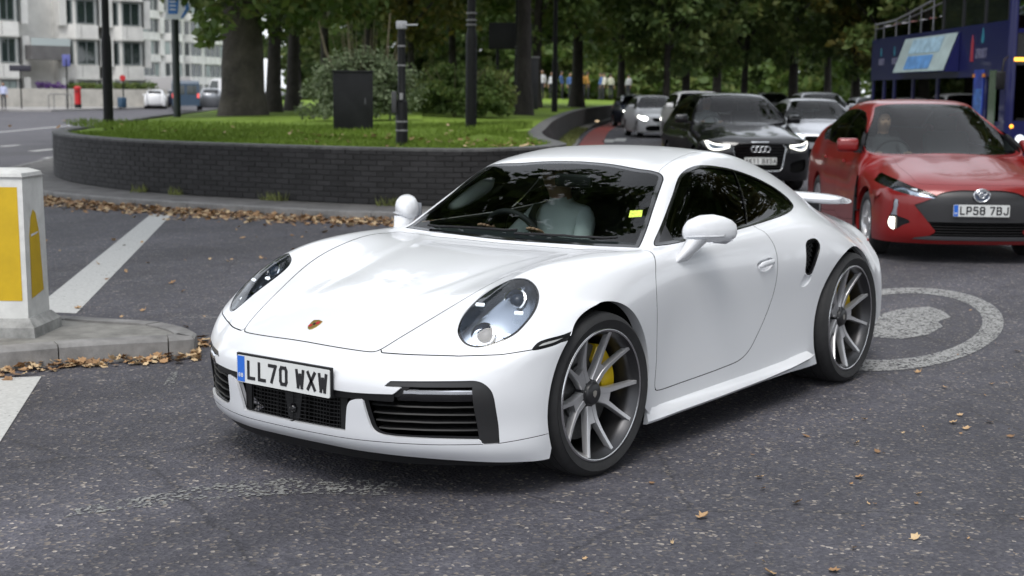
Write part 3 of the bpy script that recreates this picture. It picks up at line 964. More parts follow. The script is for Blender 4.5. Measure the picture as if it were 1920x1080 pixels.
# ------------------------------------------------------------------ sports car body: stations x lines (metres; x forward from the front axle, y left, z up)
def sports_car_grid():
    F = []   # front stations with 9 lines; two more lines get inserted between line 3 and 4
    F.append([(.83,0,.18),(.826,.17,.18),(.81,.32,.178),(.765,.47,.175),(.685,.62,.168),(.585,.75,.158),(.495,.83,.152),(.42,.875,.148),(.362,.895,.148)])
    F.append([(.878,0,.21),(.873,.18,.209),(.853,.34,.208),(.803,.49,.206),(.718,.65,.204),(.615,.772,.202),(.525,.848,.20),(.44,.888,.20),(.355,.903,.20)])
    F.append([(.898,0,.30),(.893,.17,.30),(.875,.32,.30),(.826,.47,.30),(.745,.62,.30),(.643,.745,.30),(.545,.83,.30),(.44,.885,.30),(.342,.906,.30)])
    F.append([(.922,0,.40),(.915,.17,.40),(.897,.31,.40),(.85,.47,.40),(.765,.62,.40),(.66,.75,.40),(.555,.837,.40),(.44,.892,.405),(.325,.912,.41)])
    F.append([(.928,0,.50),(.919,.17,.50),(.893,.32,.50),(.838,.47,.50),(.745,.62,.50),(.64,.75,.505),(.535,.838,.515),(.42,.893,.53),(.30,.917,.55)])
    F.append([(.842,0,.582),(.83,.18,.58),(.792,.36,.577),(.742,.49,.573),(.635,.645,.569),(.55,.778,.573),(.463,.866,.585),(.37,.902,.60),(.275,.922,.62)])
    F.append([(.60,0,.700),(.59,.2,.697),(.56,.36,.690),(.50,.515,.703),(.465,.645,.735),(.405,.75,.726),(.32,.832,.70),(.22,.888,.685),(.13,.922,.67)])
    F.append([(.30,0,.775),(.295,.2,.772),(.28,.38,.765),(.25,.54,.806),(.22,.66,.842),(.19,.765,.808),(.14,.85,.755),(.05,.905,.73),(-.05,.928,.70)])
    F.append([(0,0,.832),(0,.22,.829),(0,.42,.824),(0,.56,.853),(-.02,.68,.878),(-.06,.80,.845),(-.1,.885,.77),(-.15,.915,.66),(-.2,.915,.45)])
    F.append([(-.33,0,.865),(-.33,.24,.864),(-.33,.46,.862),(-.33,.60,.877),(-.33,.705,.890),(-.34,.81,.865),(-.36,.878,.77),(-.38,.895,.55),(-.42,.885,.18)])
    G = []
    for s in F:
        s = [np.array(q) for q in s]
        p0, p1, p2, p3 = s[2], s[3], s[4], s[5]
        ins = []
        for t in (1 / 3, 2 / 3):     # cubic through the neighbours
            ins.append(.5 * ((2 * p1) + (-p0 + p2) * t + (2 * p0 - 5 * p1 + 4 * p2 - p3) * t * t + (-p0 + 3 * p1 - 3 * p2 + p3) * t ** 3))
        G.append(s[:4] + ins + s[4:])
    def sec(x, *yz):
        return [np.array((x, y, z)) for y, z in yz]
    G.append([np.array(q) for q in [(-.545,0,.879),(-.55,.25,.879),(-.567,.50,.877),(-.60,.685,.883),(-.61,.71,.884),(-.615,.735,.885),(-.62,.76,.884),(-.62,.82,.868),(-.62,.866,.77),(-.62,.873,.55),(-.62,.885,.17)]])
    G.append([np.array(q) for q in [(-.64,0,.938),(-.645,.24,.935),(-.66,.475,.925),(-.70,.672,.938),(-.735,.708,.935),(-.735,.735,.915),(-.735,.765,.895),(-.735,.82,.868),(-.735,.86,.77),(-.735,.868,.55),(-.735,.885,.165)]])
    G.append([np.array(q) for q in [(-.86,0,1.073),(-.865,.22,1.069),(-.875,.42,1.058),(-.90,.608,1.068),(-.94,.650,1.050),(-.94,.71,.975),(-.94,.762,.902),(-.94,.817,.872),(-.94,.856,.77),(-.94,.864,.55),(-.94,.885,.16)]])
    G.append([np.array(q) for q in [(-1.15,0,1.226),(-1.145,.2,1.223),(-1.13,.38,1.214),(-1.085,.528,1.192),(-1.15,.592,1.168),(-1.15,.675,1.045),(-1.15,.754,.912),(-1.15,.815,.877),(-1.15,.856,.77),(-1.15,.865,.55),(-1.15,.885,.155)]])
    G.append(sec(-1.30, (0,1.268),(.2,1.265),(.37,1.256),(.52,1.235),(.588,1.200),(.672,1.06),(.75,.918),(.813,.88),(.857,.77),(.866,.55),(.886,.152)))
    G.append(sec(-1.52, (0,1.295),(.2,1.292),(.37,1.282),(.505,1.258),(.572,1.214),(.66,1.075),(.742,.927),(.812,.886),(.862,.77),(.87,.55),(.888,.15)))
    G.append(sec(-1.82, (0,1.290),(.2,1.286),(.36,1.275),(.485,1.250),(.555,1.190),(.645,1.068),(.735,.945),(.82,.898),(.885,.77),(.885,.55),(.89,.15)))
    G.append(sec(-2.12, (0,1.235),(.2,1.231),(.35,1.224),(.47,1.202),(.555,1.135),(.645,1.05),(.728,.966),(.84,.905),(.922,.78),(.92,.55),(.90,.15)))
    G.append(sec(-2.45, (0,1.145),(.2,1.141),(.35,1.135),(.465,1.11),(.553,1.052),(.645,.975),(.74,.915),(.845,.845),(.938,.75),(.95,.58),(.93,.2)))
    G.append(sec(-2.80, (0,1.025),(.2,1.02),(.35,1.005),(.46,.975),(.54,.92),(.625,.868),(.705,.82),(.795,.752),(.878,.665),(.905,.51),(.90,.22)))
    G.append(sec(-3.15, (0,.905),(.2,.90),(.34,.888),(.44,.865),(.52,.835),(.59,.80),(.65,.76),(.715,.70),(.775,.61),(.81,.47),(.815,.25)))
    G.append([np.array(q) for q in [(-3.44,0,.82),(-3.435,.2,.818),(-3.41,.36,.81),(-3.38,.46,.795),(-3.35,.54,.775),(-3.32,.61,.75),(-3.29,.67,.715),(-3.26,.72,.66),(-3.24,.77,.60),(-3.23,.80,.46),(-3.23,.80,.28)]])
    G.append([np.array(q) for q in [(-3.52,0,.66),(-3.515,.18,.658),(-3.49,.32,.65),(-3.46,.42,.64),(-3.43,.50,.63),(-3.40,.57,.61),(-3.37,.63,.58),(-3.34,.68,.54),(-3.31,.72,.48),(-3.29,.75,.40),(-3.28,.76,.28)]])
    G.append([np.array(q) for q in [(-3.46,0,.28),(-3.455,.17,.28),(-3.43,.31,.28),(-3.41,.40,.28),(-3.39,.48,.28),(-3.37,.55,.28),(-3.35,.61,.28),(-3.33,.66,.28),(-3.31,.70,.275),(-3.29,.73,.27),(-3.28,.74,.265)]])
    return np.array(G)

# ------------------------------------------------------------------ wheels
def tyre_mesh(R, rim_r, width, name='tyre', mat=None):
    w = width / 2
    prof = [(rim_r - .004, -w + .012), (rim_r + .01, -w + .002), (rim_r + .03, -w - .004), ((R + rim_r) / 2 + .005, -w - .007), (R - .03, -w - .003), (R - .013, -w + .008), (R - .004, -w + .022)]
    tread = []
    gx = [-.62, -.22, .22, .62]
    for g in gx:
        c = g * w
        tread += [(R, c - .0055), (R - .006, c - .0045), (R - .006, c + .0045), (R, c + .0055)]
    prof = prof + tread + [(r, -y) for r, y in prof[::-1]]
    return MB().lathe(prof, 96, 'y').mesh(name, mat or RUBBER, 40)

def wheel_set(R, rim_r, width, name_suffix=''):
    """meshes for one centre-lock wheel; outer face towards +y, origin at the hub, outer rim edge at y=+width/2"""
    w = width / 2
    out = {}
    out['tyre'] = tyre_mesh(R, rim_r, width)
    # rim barrel with stepped lip
    prof = [(rim_r + .004, w - .016), (rim_r + .004, w - .006), (rim_r - .002, w - .002), (rim_r - .008, w - .006), (rim_r - .013, w - .02), (rim_r - .024, w - .03), (rim_r - .03, w - .06), (rim_r - .036, 0), (rim_r - .03, -w + .03), (rim_r - .005, -w + .01)]
    out['rim'] = MB().lathe(prof, 96, 'y').mesh('wheel', pmat('barrel_grey', (.055, .055, .058), .35, .8), 50)
    out['lip'] = MB().lathe([(rim_r + .0045, w - .010), (rim_r + .004, w - .0045), (rim_r - .003, w - .0008), (rim_r - .0085, w - .004)], 96, 'y').mesh('rim_edge', pmat('polished_edge', (.62, .62, .63), .2, 1.0), 60)
    # one Y spoke pointing along +z: two concave legs growing out of one root
    mb = MB()
    def face(r):      # outer face height over the radius (concave dish)
        t = (r - .04) / (rim_r - .05)
        return w - .062 + .047 * max(t, 0) ** 1.7
    rs = [.035, .06, .085, .11, .135, .16, .19, .22, rim_r - .03, rim_r - .012]
    for s in (-1, 1):
        rings = []
        for r in rs:
            t = (r - .035) / (rim_r - .047)
            lat = float(np.interp(r, [.035, .07, .115, .16, rim_r], [.012, .018, .024, .040, rim_r * math.sin(math.radians(18))]))
            ang = s * math.asin(min(.9, lat / r))
            half = .0170 - .0070 * min(1, t * 1.4)
            cx, cz = r * math.sin(ang), r * math.cos(ang)
            tx, tz = math.cos(ang), -math.sin(ang)
            yf = face(r)
            th = .038 - .012 * t
            sec = [(-half * 1.0, -th), (-half * 1.0, -.008), (-half * .72, -.001), (half * .72, -.001), (half * 1.0, -.008), (half * 1.0, -th)]
            rings.append([(cx + tx * a, yf + b, cz + tz * a) for a, b in sec])
        mb.loft(rings)
    # web between the legs near the root
    rings = []
    for r, half in ((.035, .025), (.07, .032), (.105, .036), (.128, .026)):
        yf = face(r) - .0035
        rings.append([(-half, yf - .03, r), (-half, yf, r), (half, yf, r), (half, yf - .03, r)])
    mb.loft(rings)
    out['spoke'] = mb.mesh('spoke', SATIN_ALLOY, 32)
    yf = face(.05)
    out['hub'] = MB().lathe([(0, yf + .018), (.040, yf + .018), (.047, yf + .013), (.050, yf + .002), (.058, yf - .002), (.062, yf - .012), (.062, yf - .05)], 48, 'y').mesh('hub_cap', pmat('hub_black', (.02, .02, .022), .35), 40)
    sh = [(0, -.016), (-.011, -.006), (-.0125, .010), (-.006, .0125), (0, .0145), (.006, .0125), (.0125, .010), (.011, -.006)]
    out['badge'] = MB().prism(sh, (0, yf + .0182, 0), (-1, 0, 0), (0, 0, 1), .0012).mesh('hub_badge', pmat('badge_silver', (.55, .53, .48), .3, .8))
    out['disc'] = MB().lathe([(.06, w - .11), (.12, w - .112), (.122, w - .125), (.203, w - .125), (.203, w - .157), (.1, w - .157)], 72, 'y').mesh('brake_disc', pmat('ceramic_disc', (.10, .10, .10), .4, .6, noise=(160, .3)), 40)
    # caliper: arc block around the disc towards -x
    mb = MB()
    a0, a1, n = -12, 62, 14
    rings = []
    for k in range(n + 1):
        a = math.radians(a0 + (a1 - a0) * k / n)
        e = 1 - abs(2 * k / n - 1) ** 6
        ri, ro = .128 + .012 * (1 - e), .212 + .012 * e
        y0, y1 = w - .180, w - .098 - .012 * (1 - e)
        c, s = -math.cos(a), math.sin(a)
        sec = [(ri, y0), (ro - .008, y0), (ro, y0 + .01), (ro, y1 - .012), (ro - .012, y1), (ri + .006, y1), (ri, y1 - .006)]
        rings.append([(r * c, y, r * s) for r, y in sec])
    mb.loft(rings)
    out['caliper'] = mb.mesh('brake_caliper', pmat('caliper_yellow', (.72, .50, .015), .3, coat=.5), 40)
    out['bolt'] = MB().lathe([(0, .012), (.005, .012), (.0065, .009), (.0065, 0)], 10, 'y').mesh('drive_pin', GUNMETAL, 40)
    out['yf'] = yf
    return out

def place_wheel(parent, W, x, y, z, side, steer=0.0, spin=0.0):
    """side +1: outer face to +y; -1: outer face to -y"""
    hub = inst('wheel', W['rim'], parent, (x, y, z), (0, 0, (0 if side > 0 else math.pi) + steer))
    inst('tyre', W['tyre'], hub)
    for k in range(5):
        inst('spoke', W['spoke'], hub, rot=(0, spin + k * 2 * math.pi / 5, 0))
        a = spin + (k + .5) * 2 * math.pi / 5
        inst('drive_pin', W['bolt'], hub, (.047 * math.sin(a), W['yf'] - .004, .047 * math.cos(a)))
    inst('rim_edge', W['lip'], hub)
    inst('hub_cap', W['hub'], hub)
    inst('hub_badge', W['badge'], hub)
    inst('brake_disc', W['disc'], hub)
    inst('brake_caliper', W['caliper'], hub, rot=(0, 0 if side > 0 else math.pi, 0), sc=(1, 1, 1 if side > 0 else -1))
    return hub

# ------------------------------------------------------------------ cutting helpers on the shell
def plane_field(sh, pts, reach=.6):
    """signed distance to a closed 3-D outline, measured in the outline's own best plane"""
    P = np.asarray(pts, float)
    c = P.mean(0)
    u, s, vt = np.linalg.svd(P - c)
    q = (sh.V - c) @ vt[:2].T
    poly = crom((P - c) @ vt[:2].T, 5)
    f = np.full(len(sh.V), 9.0)
    near = np.linalg.norm(sh.V - c, axis=1) < reach
    f[near] = sdist(q[near], poly)
    return f

def xz(sh): return sh.V[:, [0, 2]]
def xy(sh): return sh.V[:, [0, 1]]
def yz(sh): return sh.V[:, [1, 2]]

def masked(sh, d, keep):
    return np.where(keep, d, np.maximum(np.abs(d), 1.0))

GAPS = []
def panel(sh, field, g=.0022):
    """cut a panel with a shut line round it; returns (panel, rest)"""
    ins, rest, _, _ = split(sh, field(sh) + g)
    gap, rest, _, _ = split(rest, field(rest) - g)
    if gap is not None: GAPS.append(gap)
    return ins, rest

def skirt(segs, segn, vec=None, inward=.02, flip=False, steps=((0, 0), (1, 1))):
    """wall hanging from a cut edge: vec (3,) or inward along the normals"""
    k = len(segs)
    if k == 0: return None
    off = (np.broadcast_to(np.asarray(vec, float), segs.shape) if vec is not None else -segn * inward)
    a, b = segs[:, 0], segs[:, 1]
    c, d = b + off[:, 1], a + off[:, 0]
    V = np.concatenate([a, b, c, d])
    i = np.arange(k)
    T = np.vstack([np.c_[i, i + k, i + 2 * k], np.c_[i, i + 2 * k, i + 3 * k]])
    fn = np.cross(b - a, c - a)
    fn /= np.linalg.norm(fn, axis=1)[:, None] + 1e-12
    if flip: fn = -fn; T = T[:, ::-1].copy()
    # weld-like smooth normals: average by rounded position
    N = np.concatenate([fn, fn, fn, fn])
    key = np.round(V, 4)
    _, inv = np.unique(key, axis=0, return_inverse=True)
    inv = inv.ravel()
    acc = np.zeros((inv.max() + 1, 3))
    np.add.at(acc, inv, N)
    N = acc[inv]
    N /= np.linalg.norm(N, axis=1)[:, None] + 1e-12
    return Sh(V, N, T)

# ------------------------------------------------------------------ the white sports car
WHITE_PAINT = pmat('white_paint', (.70, .712, .735), .3, coat=.6, coatr=.02)
def build_sports_car():
    car = empty('sports_car')
    tag(car, 'white two-door sports coupe turning past the island, yellow brake calipers', 'car')
    P, N, ui, vi = loft(sports_car_grid(), 430, 150)
    # shallow crease on either side of the bonnet
    xx, yy = P[..., 0], np.abs(P[..., 1])
    yl = np.interp(xx, [-.55, -.2, .2, .55], [.47, .38, .30, .23])
    amt = .0075 * np.clip((.62 - xx) / .35, 0, 1) * np.clip((xx + .56) / .10, 0, 1) * (P[..., 2] > .6)
    P[..., 2] -= amt * (1 / (1 + np.exp((yy - yl) / .010)))
    du_, dv_ = np.gradient(P, axis=0), np.gradient(P, axis=1)
    N2 = np.cross(dv_, du_); N2 /= np.linalg.norm(N2, axis=2)[..., None] + 1e-12
    N2[:, 0, 1] = 0
    N = N2
    S = grid_shell(P, N, ui, vi)
    extra = []            # paint-coloured returns (arch lips, reveals)
    # wheel arches
    for cx, cz, R in ((0.0, .343, .388), (-2.45, .361, .395)):
        f = np.hypot(S.V[:, 0] - cx, S.V[:, 2] - cz) - R
        f = masked(S, f, S.V[:, 1] > .5)
        _, S, sg, sn = split(S, f)
        k = sg[:, :, 1].min(1) > .5
        sk = skirt(sg[k], sn[k], vec=(0, -.05, 0))
        extra.append(sk)
    S, _, _, _ = split(S, -(S.V[:, 2] - .135))
    # (negative side is z > .135)
    # windscreen
    ws = crom([(-.54, -.3), (-.54, 0), (-.545, .17), (-.567, .40), (-.606, .692), (-.606, .692), (-.73, .657), (-.86, .613), (-1.01, .566), (-1.055, .548), (-1.077, .522), (-1.092, .47), (-1.135, .286), (-1.158, 0), (-1.158, -.3)], 6)
    def fws(s): return masked(s, sdist(xy(s), ws), (s.A[:, 0] > 9.0) & (s.A[:, 0] < 14.5) & (s.A[:, 1] < 4.6))
    scr, S = panel(S, fws, .003)
    q_ = np.stack([np.ones(len(scr.V)), scr.V[:, 0], scr.V[:, 0] ** 2, scr.V[:, 1] ** 2, scr.V[:, 0] * scr.V[:, 1] ** 2, scr.V[:, 1] ** 4, scr.V[:, 0] ** 3], 1)
    o_ = np.stack([scr.V[:, 1], scr.V[:, 1] ** 3, scr.V[:, 0] * scr.V[:, 1]], 1)
    nn_ = np.stack([q_ @ np.linalg.lstsq(q_, scr.N[:, 0], rcond=None)[0], o_ @ np.linalg.lstsq(o_, scr.N[:, 1], rcond=None)[0], q_ @ np.linalg.lstsq(q_, scr.N[:, 2], rcond=None)[0]], 1)
    scr.N = nn_ / np.linalg.norm(nn_, axis=1)[:, None]        # float glass: fair, ripple-free
    scr_glass, frit, _, _ = split(scr, fws(scr) + .022)
    # side glass
    dlo = crom([(-.665, .893), (-.665, .893), (-.87, 1.012), (-1.004, 1.091), (-1.15, 1.178), (-1.246, 1.208), (-1.35, 1.222), (-1.446, 1.221), (-1.592, 1.207), (-1.735, 1.187), (-1.913, 1.150), (-2.054, 1.106), (-2.146, 1.060), (-2.183, 1.019), (-2.175, .989), (-2.119, .971), (-1.995, .952), (-1.841, .937), (-1.666, .924), (-1.425, .911), (-1.153, .904), (-.805, .896)], 6)
    def fdlo(s): return masked(s, sdist(xz(s), dlo), (s.A[:, 1] > 3.2) & (s.A[:, 1] < 7.5) & (s.A[:, 0] > 10))
    side, S = panel(S, fdlo, .001)
    side_in, trim, _, _ = split(side, fdlo(side) + .011)
    div = np.array([(-1.725, 1.30), (-1.718, 1.175), (-1.697, 1.119), (-1.668, 1.056), (-1.618, .983), (-1.567, .932), (-1.53, .88)])
    def fdiv(s): return s.V[:, 0] - np.interp(s.V[:, 2], div[::-1, 1], div[::-1, 0])
    qtr, rest_, _, _ = split(side_in, fdiv(side_in) + .008)
    bar, dglass, _, _ = split(rest_, fdiv(rest_) - .008)
    sail = [(-.60, .885), (-.835, .995), (-.80, .86)]
    sailp, dglass, _, _ = split(dglass, sdist(xz(dglass), sail))
    # hood
    hd = crom([(.842, -.3), (.842, 0), (.838, .13), (.825, .246), (.807, .335), (.795, .366), (.778, .381), (.674, .418), (.479, .470), (.30, .512), (.10, .552), (-.15, .60), (-.40, .645), (-.520, .665), (-.528, .64), (-.517, .40), (-.505, .17), (-.50, 0), (-.50, -.3)], 6)
    def fhd(s): return masked(s, sdist(xy(s), hd), s.A[:, 0] > 4.3)
    hood, S = panel(S, fhd)
    # headlight
    hl = [(.246, .663, .834), (.234, .690, .829), (.238, .724, .815), (.253, .754, .794), (.276, .777, .770), (.316, .796, .737), (.354, .804, .711), (.403, .806, .682), (.456, .798, .649), (.500, .775, .627), (.538, .744, .609), (.566, .713, .600), (.582, .687, .599), (.592, .656, .607), (.590, .627, .624), (.577, .602, .648), (.552, .587, .671), (.510, .573, .699), (.450, .564, .730), (.384, .564, .762), (.325, .577, .790), (.283, .603, .811), (.262, .634, .825)]
    def fhl(s): return plane_field(s, hl)
    lens, S, sg, sn = split(S, fhl(S))
    extra_hl = skirt(sg, sn, inward=.018)
    bez, S2, _, _ = split(lens, -(fhl(lens) + .0065)), None, None, None
    bezel, clear = bez[0], bez[1]
    # turn-signal strip ahead of the front arch
    drl = [(.452, .870, .591), (.425, .871, .612), (.402, .876, .621), (.30, .905, .634), (.18, .92, .645), (.18, .92, .622), (.30, .91, .607), (.373, .902, .597)]
    fdr = lambda s: plane_field(s, drl, .4)
    strip, S, sg, sn = split(S, fdr(S))
    # bumper seam below the lamps
    sy = np.array([0, .36, .395, .484, .655, .79, .874, .899, .94]); sz = np.array([.60, .60, .5735, .572, .569, .577, .593, .602, .62])
    def fbp(s): return masked(s, s.V[:, 2] - np.interp(s.V[:, 1], sy, sz), (s.A[:, 0] < 6.6) & (s.V[:, 0] > .2))
    bumper, S = panel(S, fbp, .0018)
    # black intake opening in the bumper (front view y, z)
    blk = [(-.3, .263), (0, .263), (.132, .264), (.286, .264), (.286, .264), (.300, .332), (.313, .376), (.328, .393), (.354, .401), (.378, .403), (.378, .403), (.388, .334), (.399, .289), (.414, .272), (.447, .262), (.637, .258), (.758, .254), (.758, .254), (.762, .236), (.762, .236), (.811, .238), (.811, .238), (.806, .37), (.801, .424), (.791, .453), (.770, .477), (.748, .486), (.70, .486), (.484, .482), (.484, .482), (.462, .460), (.462, .460), (.525, .459), (.525, .459), (.498, .432), (.498, .432), (.338, .427), (.252, .43), (.10, .44), (0, .44), (-.3, .44)]
    blk = crom(blk, 4)
    def fbk(s): return masked(s, sdist(yz(s), blk), s.V[:, 0] > .4)
    blackp, bumper, sg, sn = split(bumper, fbk(bumper))
    k = sg[:, :, 1].min(1) > .004
    sg, sn = sg[k], sn[k]
    reveal = skirt(sg, sn, inward=.0) if False else skirt(sg, sn, vec=(-.030, -.004, 0))
    # white chin spoiler split from the bumper
    def flip_(s): return s.V[:, 2] - np.interp(s.V[:, 1], [0, .5, .75, .811, .904], [.232, .234, .236, .238, .253])
    lip, bumper = panel(bumper, flip_, .0014)
    # door
    dr = crom([(-.60, .93), (-.60, .93), (-.475, .80), (-.456, .726), (-.458, .61), (-.46, .424), (-.455, .288), (-.475, .279), (-.71, .277), (-1.10, .284), (-1.274, .296), (-1.36, .325), (-1.426, .370), (-1.551, .486), (-1.625, .597), (-1.652, .728), (-1.648, .819), (-1.627, .872), (-1.60, .935), (-1.60, .935)], 6)
    def fdr2(s): return masked(s, sdist(xz(s), dr), (s.V[:, 1] > .60) & (s.A[:, 1] > 5.3))
    door, S = panel(S, fdr2, .002)
    # handle pocket in the door
    cup = [(-1.447, .866, .738), (-1.470, .866, .757), (-1.53, .866, .764), (-1.598, .867, .765), (-1.614, .870, .750), (-1.598, .872, .722), (-1.54, .870, .703), (-1.483, .867, .708)]
    fc = lambda s: plane_field(s, cup, .3)
    cupp, door, sg, sn = split(door, fc(door))
    extra_door = skirt(sg, sn, inward=.02)
    cup_floor = cupp.offset(-.018)
    # side air intake
    vent = [(-1.938, .892, .80), (-1.960, .889, .821), (-2.012, .890, .831), (-2.052, .898, .826), (-2.071, .909, .802), (-2.065, .916, .774), (-2.037, .918, .731), (-2.003, .915, .677), (-1.985, .911, .650), (-1.946, .906, .645), (-1.922, .903, .661), (-1.924, .904, .718)]
    fv = lambda s: plane_field(s, vent, .35)
    ventp, S, sg, sn = split(S, fv(S))
    vent_rim = skirt(sg, sn, inward=.012)
    vrim2, vmid, _, _ = split(ventp, -(fv(ventp) + .008))
    chan = [(-1.917, .903, .652), (-1.95, .906, .641), (-1.989, .911, .645), (-1.972, .905, .61), (-1.945, .90, .592), (-1.905, .897, .585), (-1.882, .895, .597), (-1.897, .90, .628)]
    fch = lambda s: plane_field(s, chan, .3)
    chp, S, sg, sn = split(S, fch(S))
    chan_wall = skirt(sg, sn, inward=.012)
    # roof ditch seam
    rs = crom([(-1.05, -.3), (-1.05, .30), (-1.06, .52), (-1.097, .500), (-1.178, .482), (-1.358, .452), (-1.7, .42), (-2.1, .385), (-2.4, .36), (-2.42, .30), (-2.42, -.3)], 6)
    def frs(s): return masked(s, sdist(xy(s), rs), (s.A[:, 0] > 12.2) & (s.A[:, 1] < 4.5))
    roofp, S = panel(S, frs, .0012)

    # ---- assemble left + right
    def both(name, sh, mat, parent=car): return mk_shell(name, sh.both(), mat, parent)
    def pair(name, sh, mat, parent=car):
        return mk_shell(name, sh, mat, parent), mk_shell(name, sh.mirror(), mat, parent)
    body = S
    for e in extra: body = body.join(e)
    for e in (extra_hl, chan_wall): body = body.join(e)
    body = body.join(chp.offset(-.012))
    b_o = both('body', body, WHITE_PAINT)
    both('roof', roofp, WHITE_PAINT)
    both('hood', hood, WHITE_PAINT)
    bp_o = both('front_bumper', bumper.join(reveal), WHITE_PAINT)
    both('chin_spoiler', lip, WHITE_PAINT)
    for m in (False, True):
        mm = (lambda s: s.mirror()) if m else (lambda s: s)
        d_o = mk_shell('door', mm(door.join(extra_door).join(cup_floor)), WHITE_PAINT, car)
        sy_ = -1 if m else 1
        # handle bar
        mb = MB()
        rings = []
        hp = crom([(-1.452, .872, .733), (-1.475, .881, .741), (-1.53, .886, .746), (-1.58, .886, .747), (-1.605, .880, .744), (-1.612, .871, .741)], 4, False)
        for q in hp:
            rr = .0145 if -1.6 < q[0] < -1.465 else .009
            rings.append([(q[0], sy_ * (q[1] + .5 * rr * math.cos(a)), q[2] + rr * math.sin(a)) for a in np.linspace(0, 2 * math.pi, 13)[:-1]])
        mb.loft(rings)
        mb.build('handle', WHITE_PAINT, d_o, 60)
        mk_shell('window', mm(dglass).offset(-.004), GLASS_DARK, d_o)
        mk_shell('quarter_window', mm(qtr).offset(-.004), GLASS_DARK, car)
        mk_shell('window_trim', mm(trim.join(bar)).offset(.0015), GLOSS_BLACK, car)
        mk_shell('mirror_base_trim', mm(sailp).offset(.001), pmat('sail_grey', (.02, .02, .022), .45), car)
        # headlight
        h_o = mk_shell('headlight', mm(bezel).offset(-.003), GLOSS_BLACK, car)
        h_o['label'] = 'oval headlight with two round lamp modules under clear lens'
        mk_shell('lens', mm(clear).offset(-.002), GLASS_CLEAR, h_o)
        bowl = clear.offset(-.050)
        mk_shell('lamp_bowl', mm(bowl), pmat('lamp_bowl_metal', (.34, .38, .45), .22, .95), h_o)
        # inner rim wall between lens edge and bowl
        _, _, s1, n1 = split(lens, fhl(lens) + .0085)
        w_ = skirt(s1, n1, inward=.05)
        mk_shell('inner_bezel', mm(w_), pmat('bezel_grey', (.16, .17, .19), .25, .8), h_o)
        c0 = np.array(hl).mean(0)
        nrm = clear.N.mean(0); nrm /= np.linalg.norm(nrm)
        for (dx, dy, dz, rr) in ((.095, -.01, -.060, .050), (-.085, .012, .062, .046)):
            ctr = c0 + np.array((dx, dy, dz)) - nrm * .030
            axis = Vector((nrm[0] + .35, nrm[1] * .6, nrm[2] * .55)).normalized()
            if m: ctr = ctr * [1, -1, 1]; axis.y = -axis.y
            R_ = axis.to_track_quat('Z', 'Y').to_matrix().to_4x4()
            R_.translation = Vector(ctr)
            ring = MB().lathe([(rr, -.01), (rr + .003, .012), (rr - .004, .014), (rr - .008, .002), (rr * .72, -.006), (rr * .70, -.012)], 40, 'z', R_).build('lamp_ring', CHROME, h_o, 40)
            MB().lathe([(rr * .70, -.010), (rr * .62, .004), (rr * .4, .013), (rr * .18, .017), (0, .018)], 32, 'z', R_).build('projector_lens', pmat('projector_glass', (.02, .03, .05), .22, .0, spec=.25), h_o, 80)
        for (dx, dy, dz) in ((.035, -.075, .045), (-.02, .075, .02), (.055, .07, -.06), (-.03, .01, -.01)):
            ctr = c0 + np.array((dx, dy, dz)) - nrm * .022
            if m: ctr = ctr * [1, -1, 1]
            nb = Vector(nrm * ([1, -1, 1] if m else [1, 1, 1]))
            R_ = nb.to_track_quat('Z', 'Y').to_matrix().to_4x4(); R_.translation = Vector(ctr)
            MB().box((0, 0, 0), (.034, .012, .008), M=R_).build('daytime_lamp', LAMP_DIM, h_o)
        # turn strip
        st_o = mk_shell('turn_signal', mm(strip).offset(-.003), pmat('strip_black', (.006, .006, .007), .3, spec=.3), car)
        bright, _, _, _ = split(strip, fdr(strip) + .0123)
        if bright is not None:
            br, _, _, _ = split(bright, -(bright.V[:, 0] - .30))
            if br is not None: mk_shell('signal_lamp', mm(br).offset(.001), pmat('signal_chrome', (.85, .85, .86), .15, .6), st_o)
        # side intake
        v_o = mk_shell('side_intake', mm(vent_rim.join(vrim2.offset(-.004))), GLOSS_BLACK, car)
        mk_shell('intake_duct', mm(vmid.offset(-.05)), DARK_VOID, v_o)
        mb = MB()
        for i in range(7):
            t = i / 6
            zz = .665 + t * .145
            xx = -1.945 - .018 * t
            mb.tube([(xx - .06 * (.55 + .45 * t) - .03, sy_ * .885, zz + .035), (xx + .005, sy_ * .878, zz - .02)], .003, 6)
            mb.tube([(xx - .06 * (.55 + .45 * t) - .03, sy_ * .884, zz - .03), (xx + .005, sy_ * .877, zz + .025)], .003, 6)
        mb.build('intake_mesh', BLACK_PLASTIC, v_o)
    both('windscreen_border', frit.offset(-.001), pmat('frit_black', (.006, .006, .007), .08, coat=.6))
    both('windscreen', scr_glass.offset(-.001), GLASS_TINT)
    g = GAPS[0]
    for x_ in GAPS[1:]: g = g.join(x_)
    both('panel_gap', g.offset(-.005), DARK_VOID)
    GAPS.clear()
    # cabin lining: dark inner skin behind roof, pillars and doors
    lin = S.join(roofp).join(door)
    keep, _, _, _ = split(lin, np.maximum(lin.V[:, 0] + .50, -2.75 - lin.V[:, 0]))
    both('cabin_lining', keep.offset(-.022), CABIN)

    # intake interiors ------------------------------------------------------------
    rec = blackp.offset(-.030)
    inner, ring, _, _ = split(rec, masked(rec, sdist(yz(rec), blk), rec.V[:, 0] > .3) + .012)
    both('intake_trim', blackp.offset(-.012) if False else ring.offset(.018), BLACK_PLASTIC)
    # side blade panel (outer vertical black panel) and top strip keep the bumper surface
    vertical, rest_, _, _ = split(blackp, -(blackp.V[:, 1] - np.interp(blackp.V[:, 2], [.23, .254, .39, .47], [.755, .757, .748, .742])))
    pair('air_curtain_panel', vertical.offset(-.006), pmat('satin_black', (.02, .02, .021), .35))
    upper, rest_, _, _ = split(rest_, -(rest_.V[:, 2] - .462))
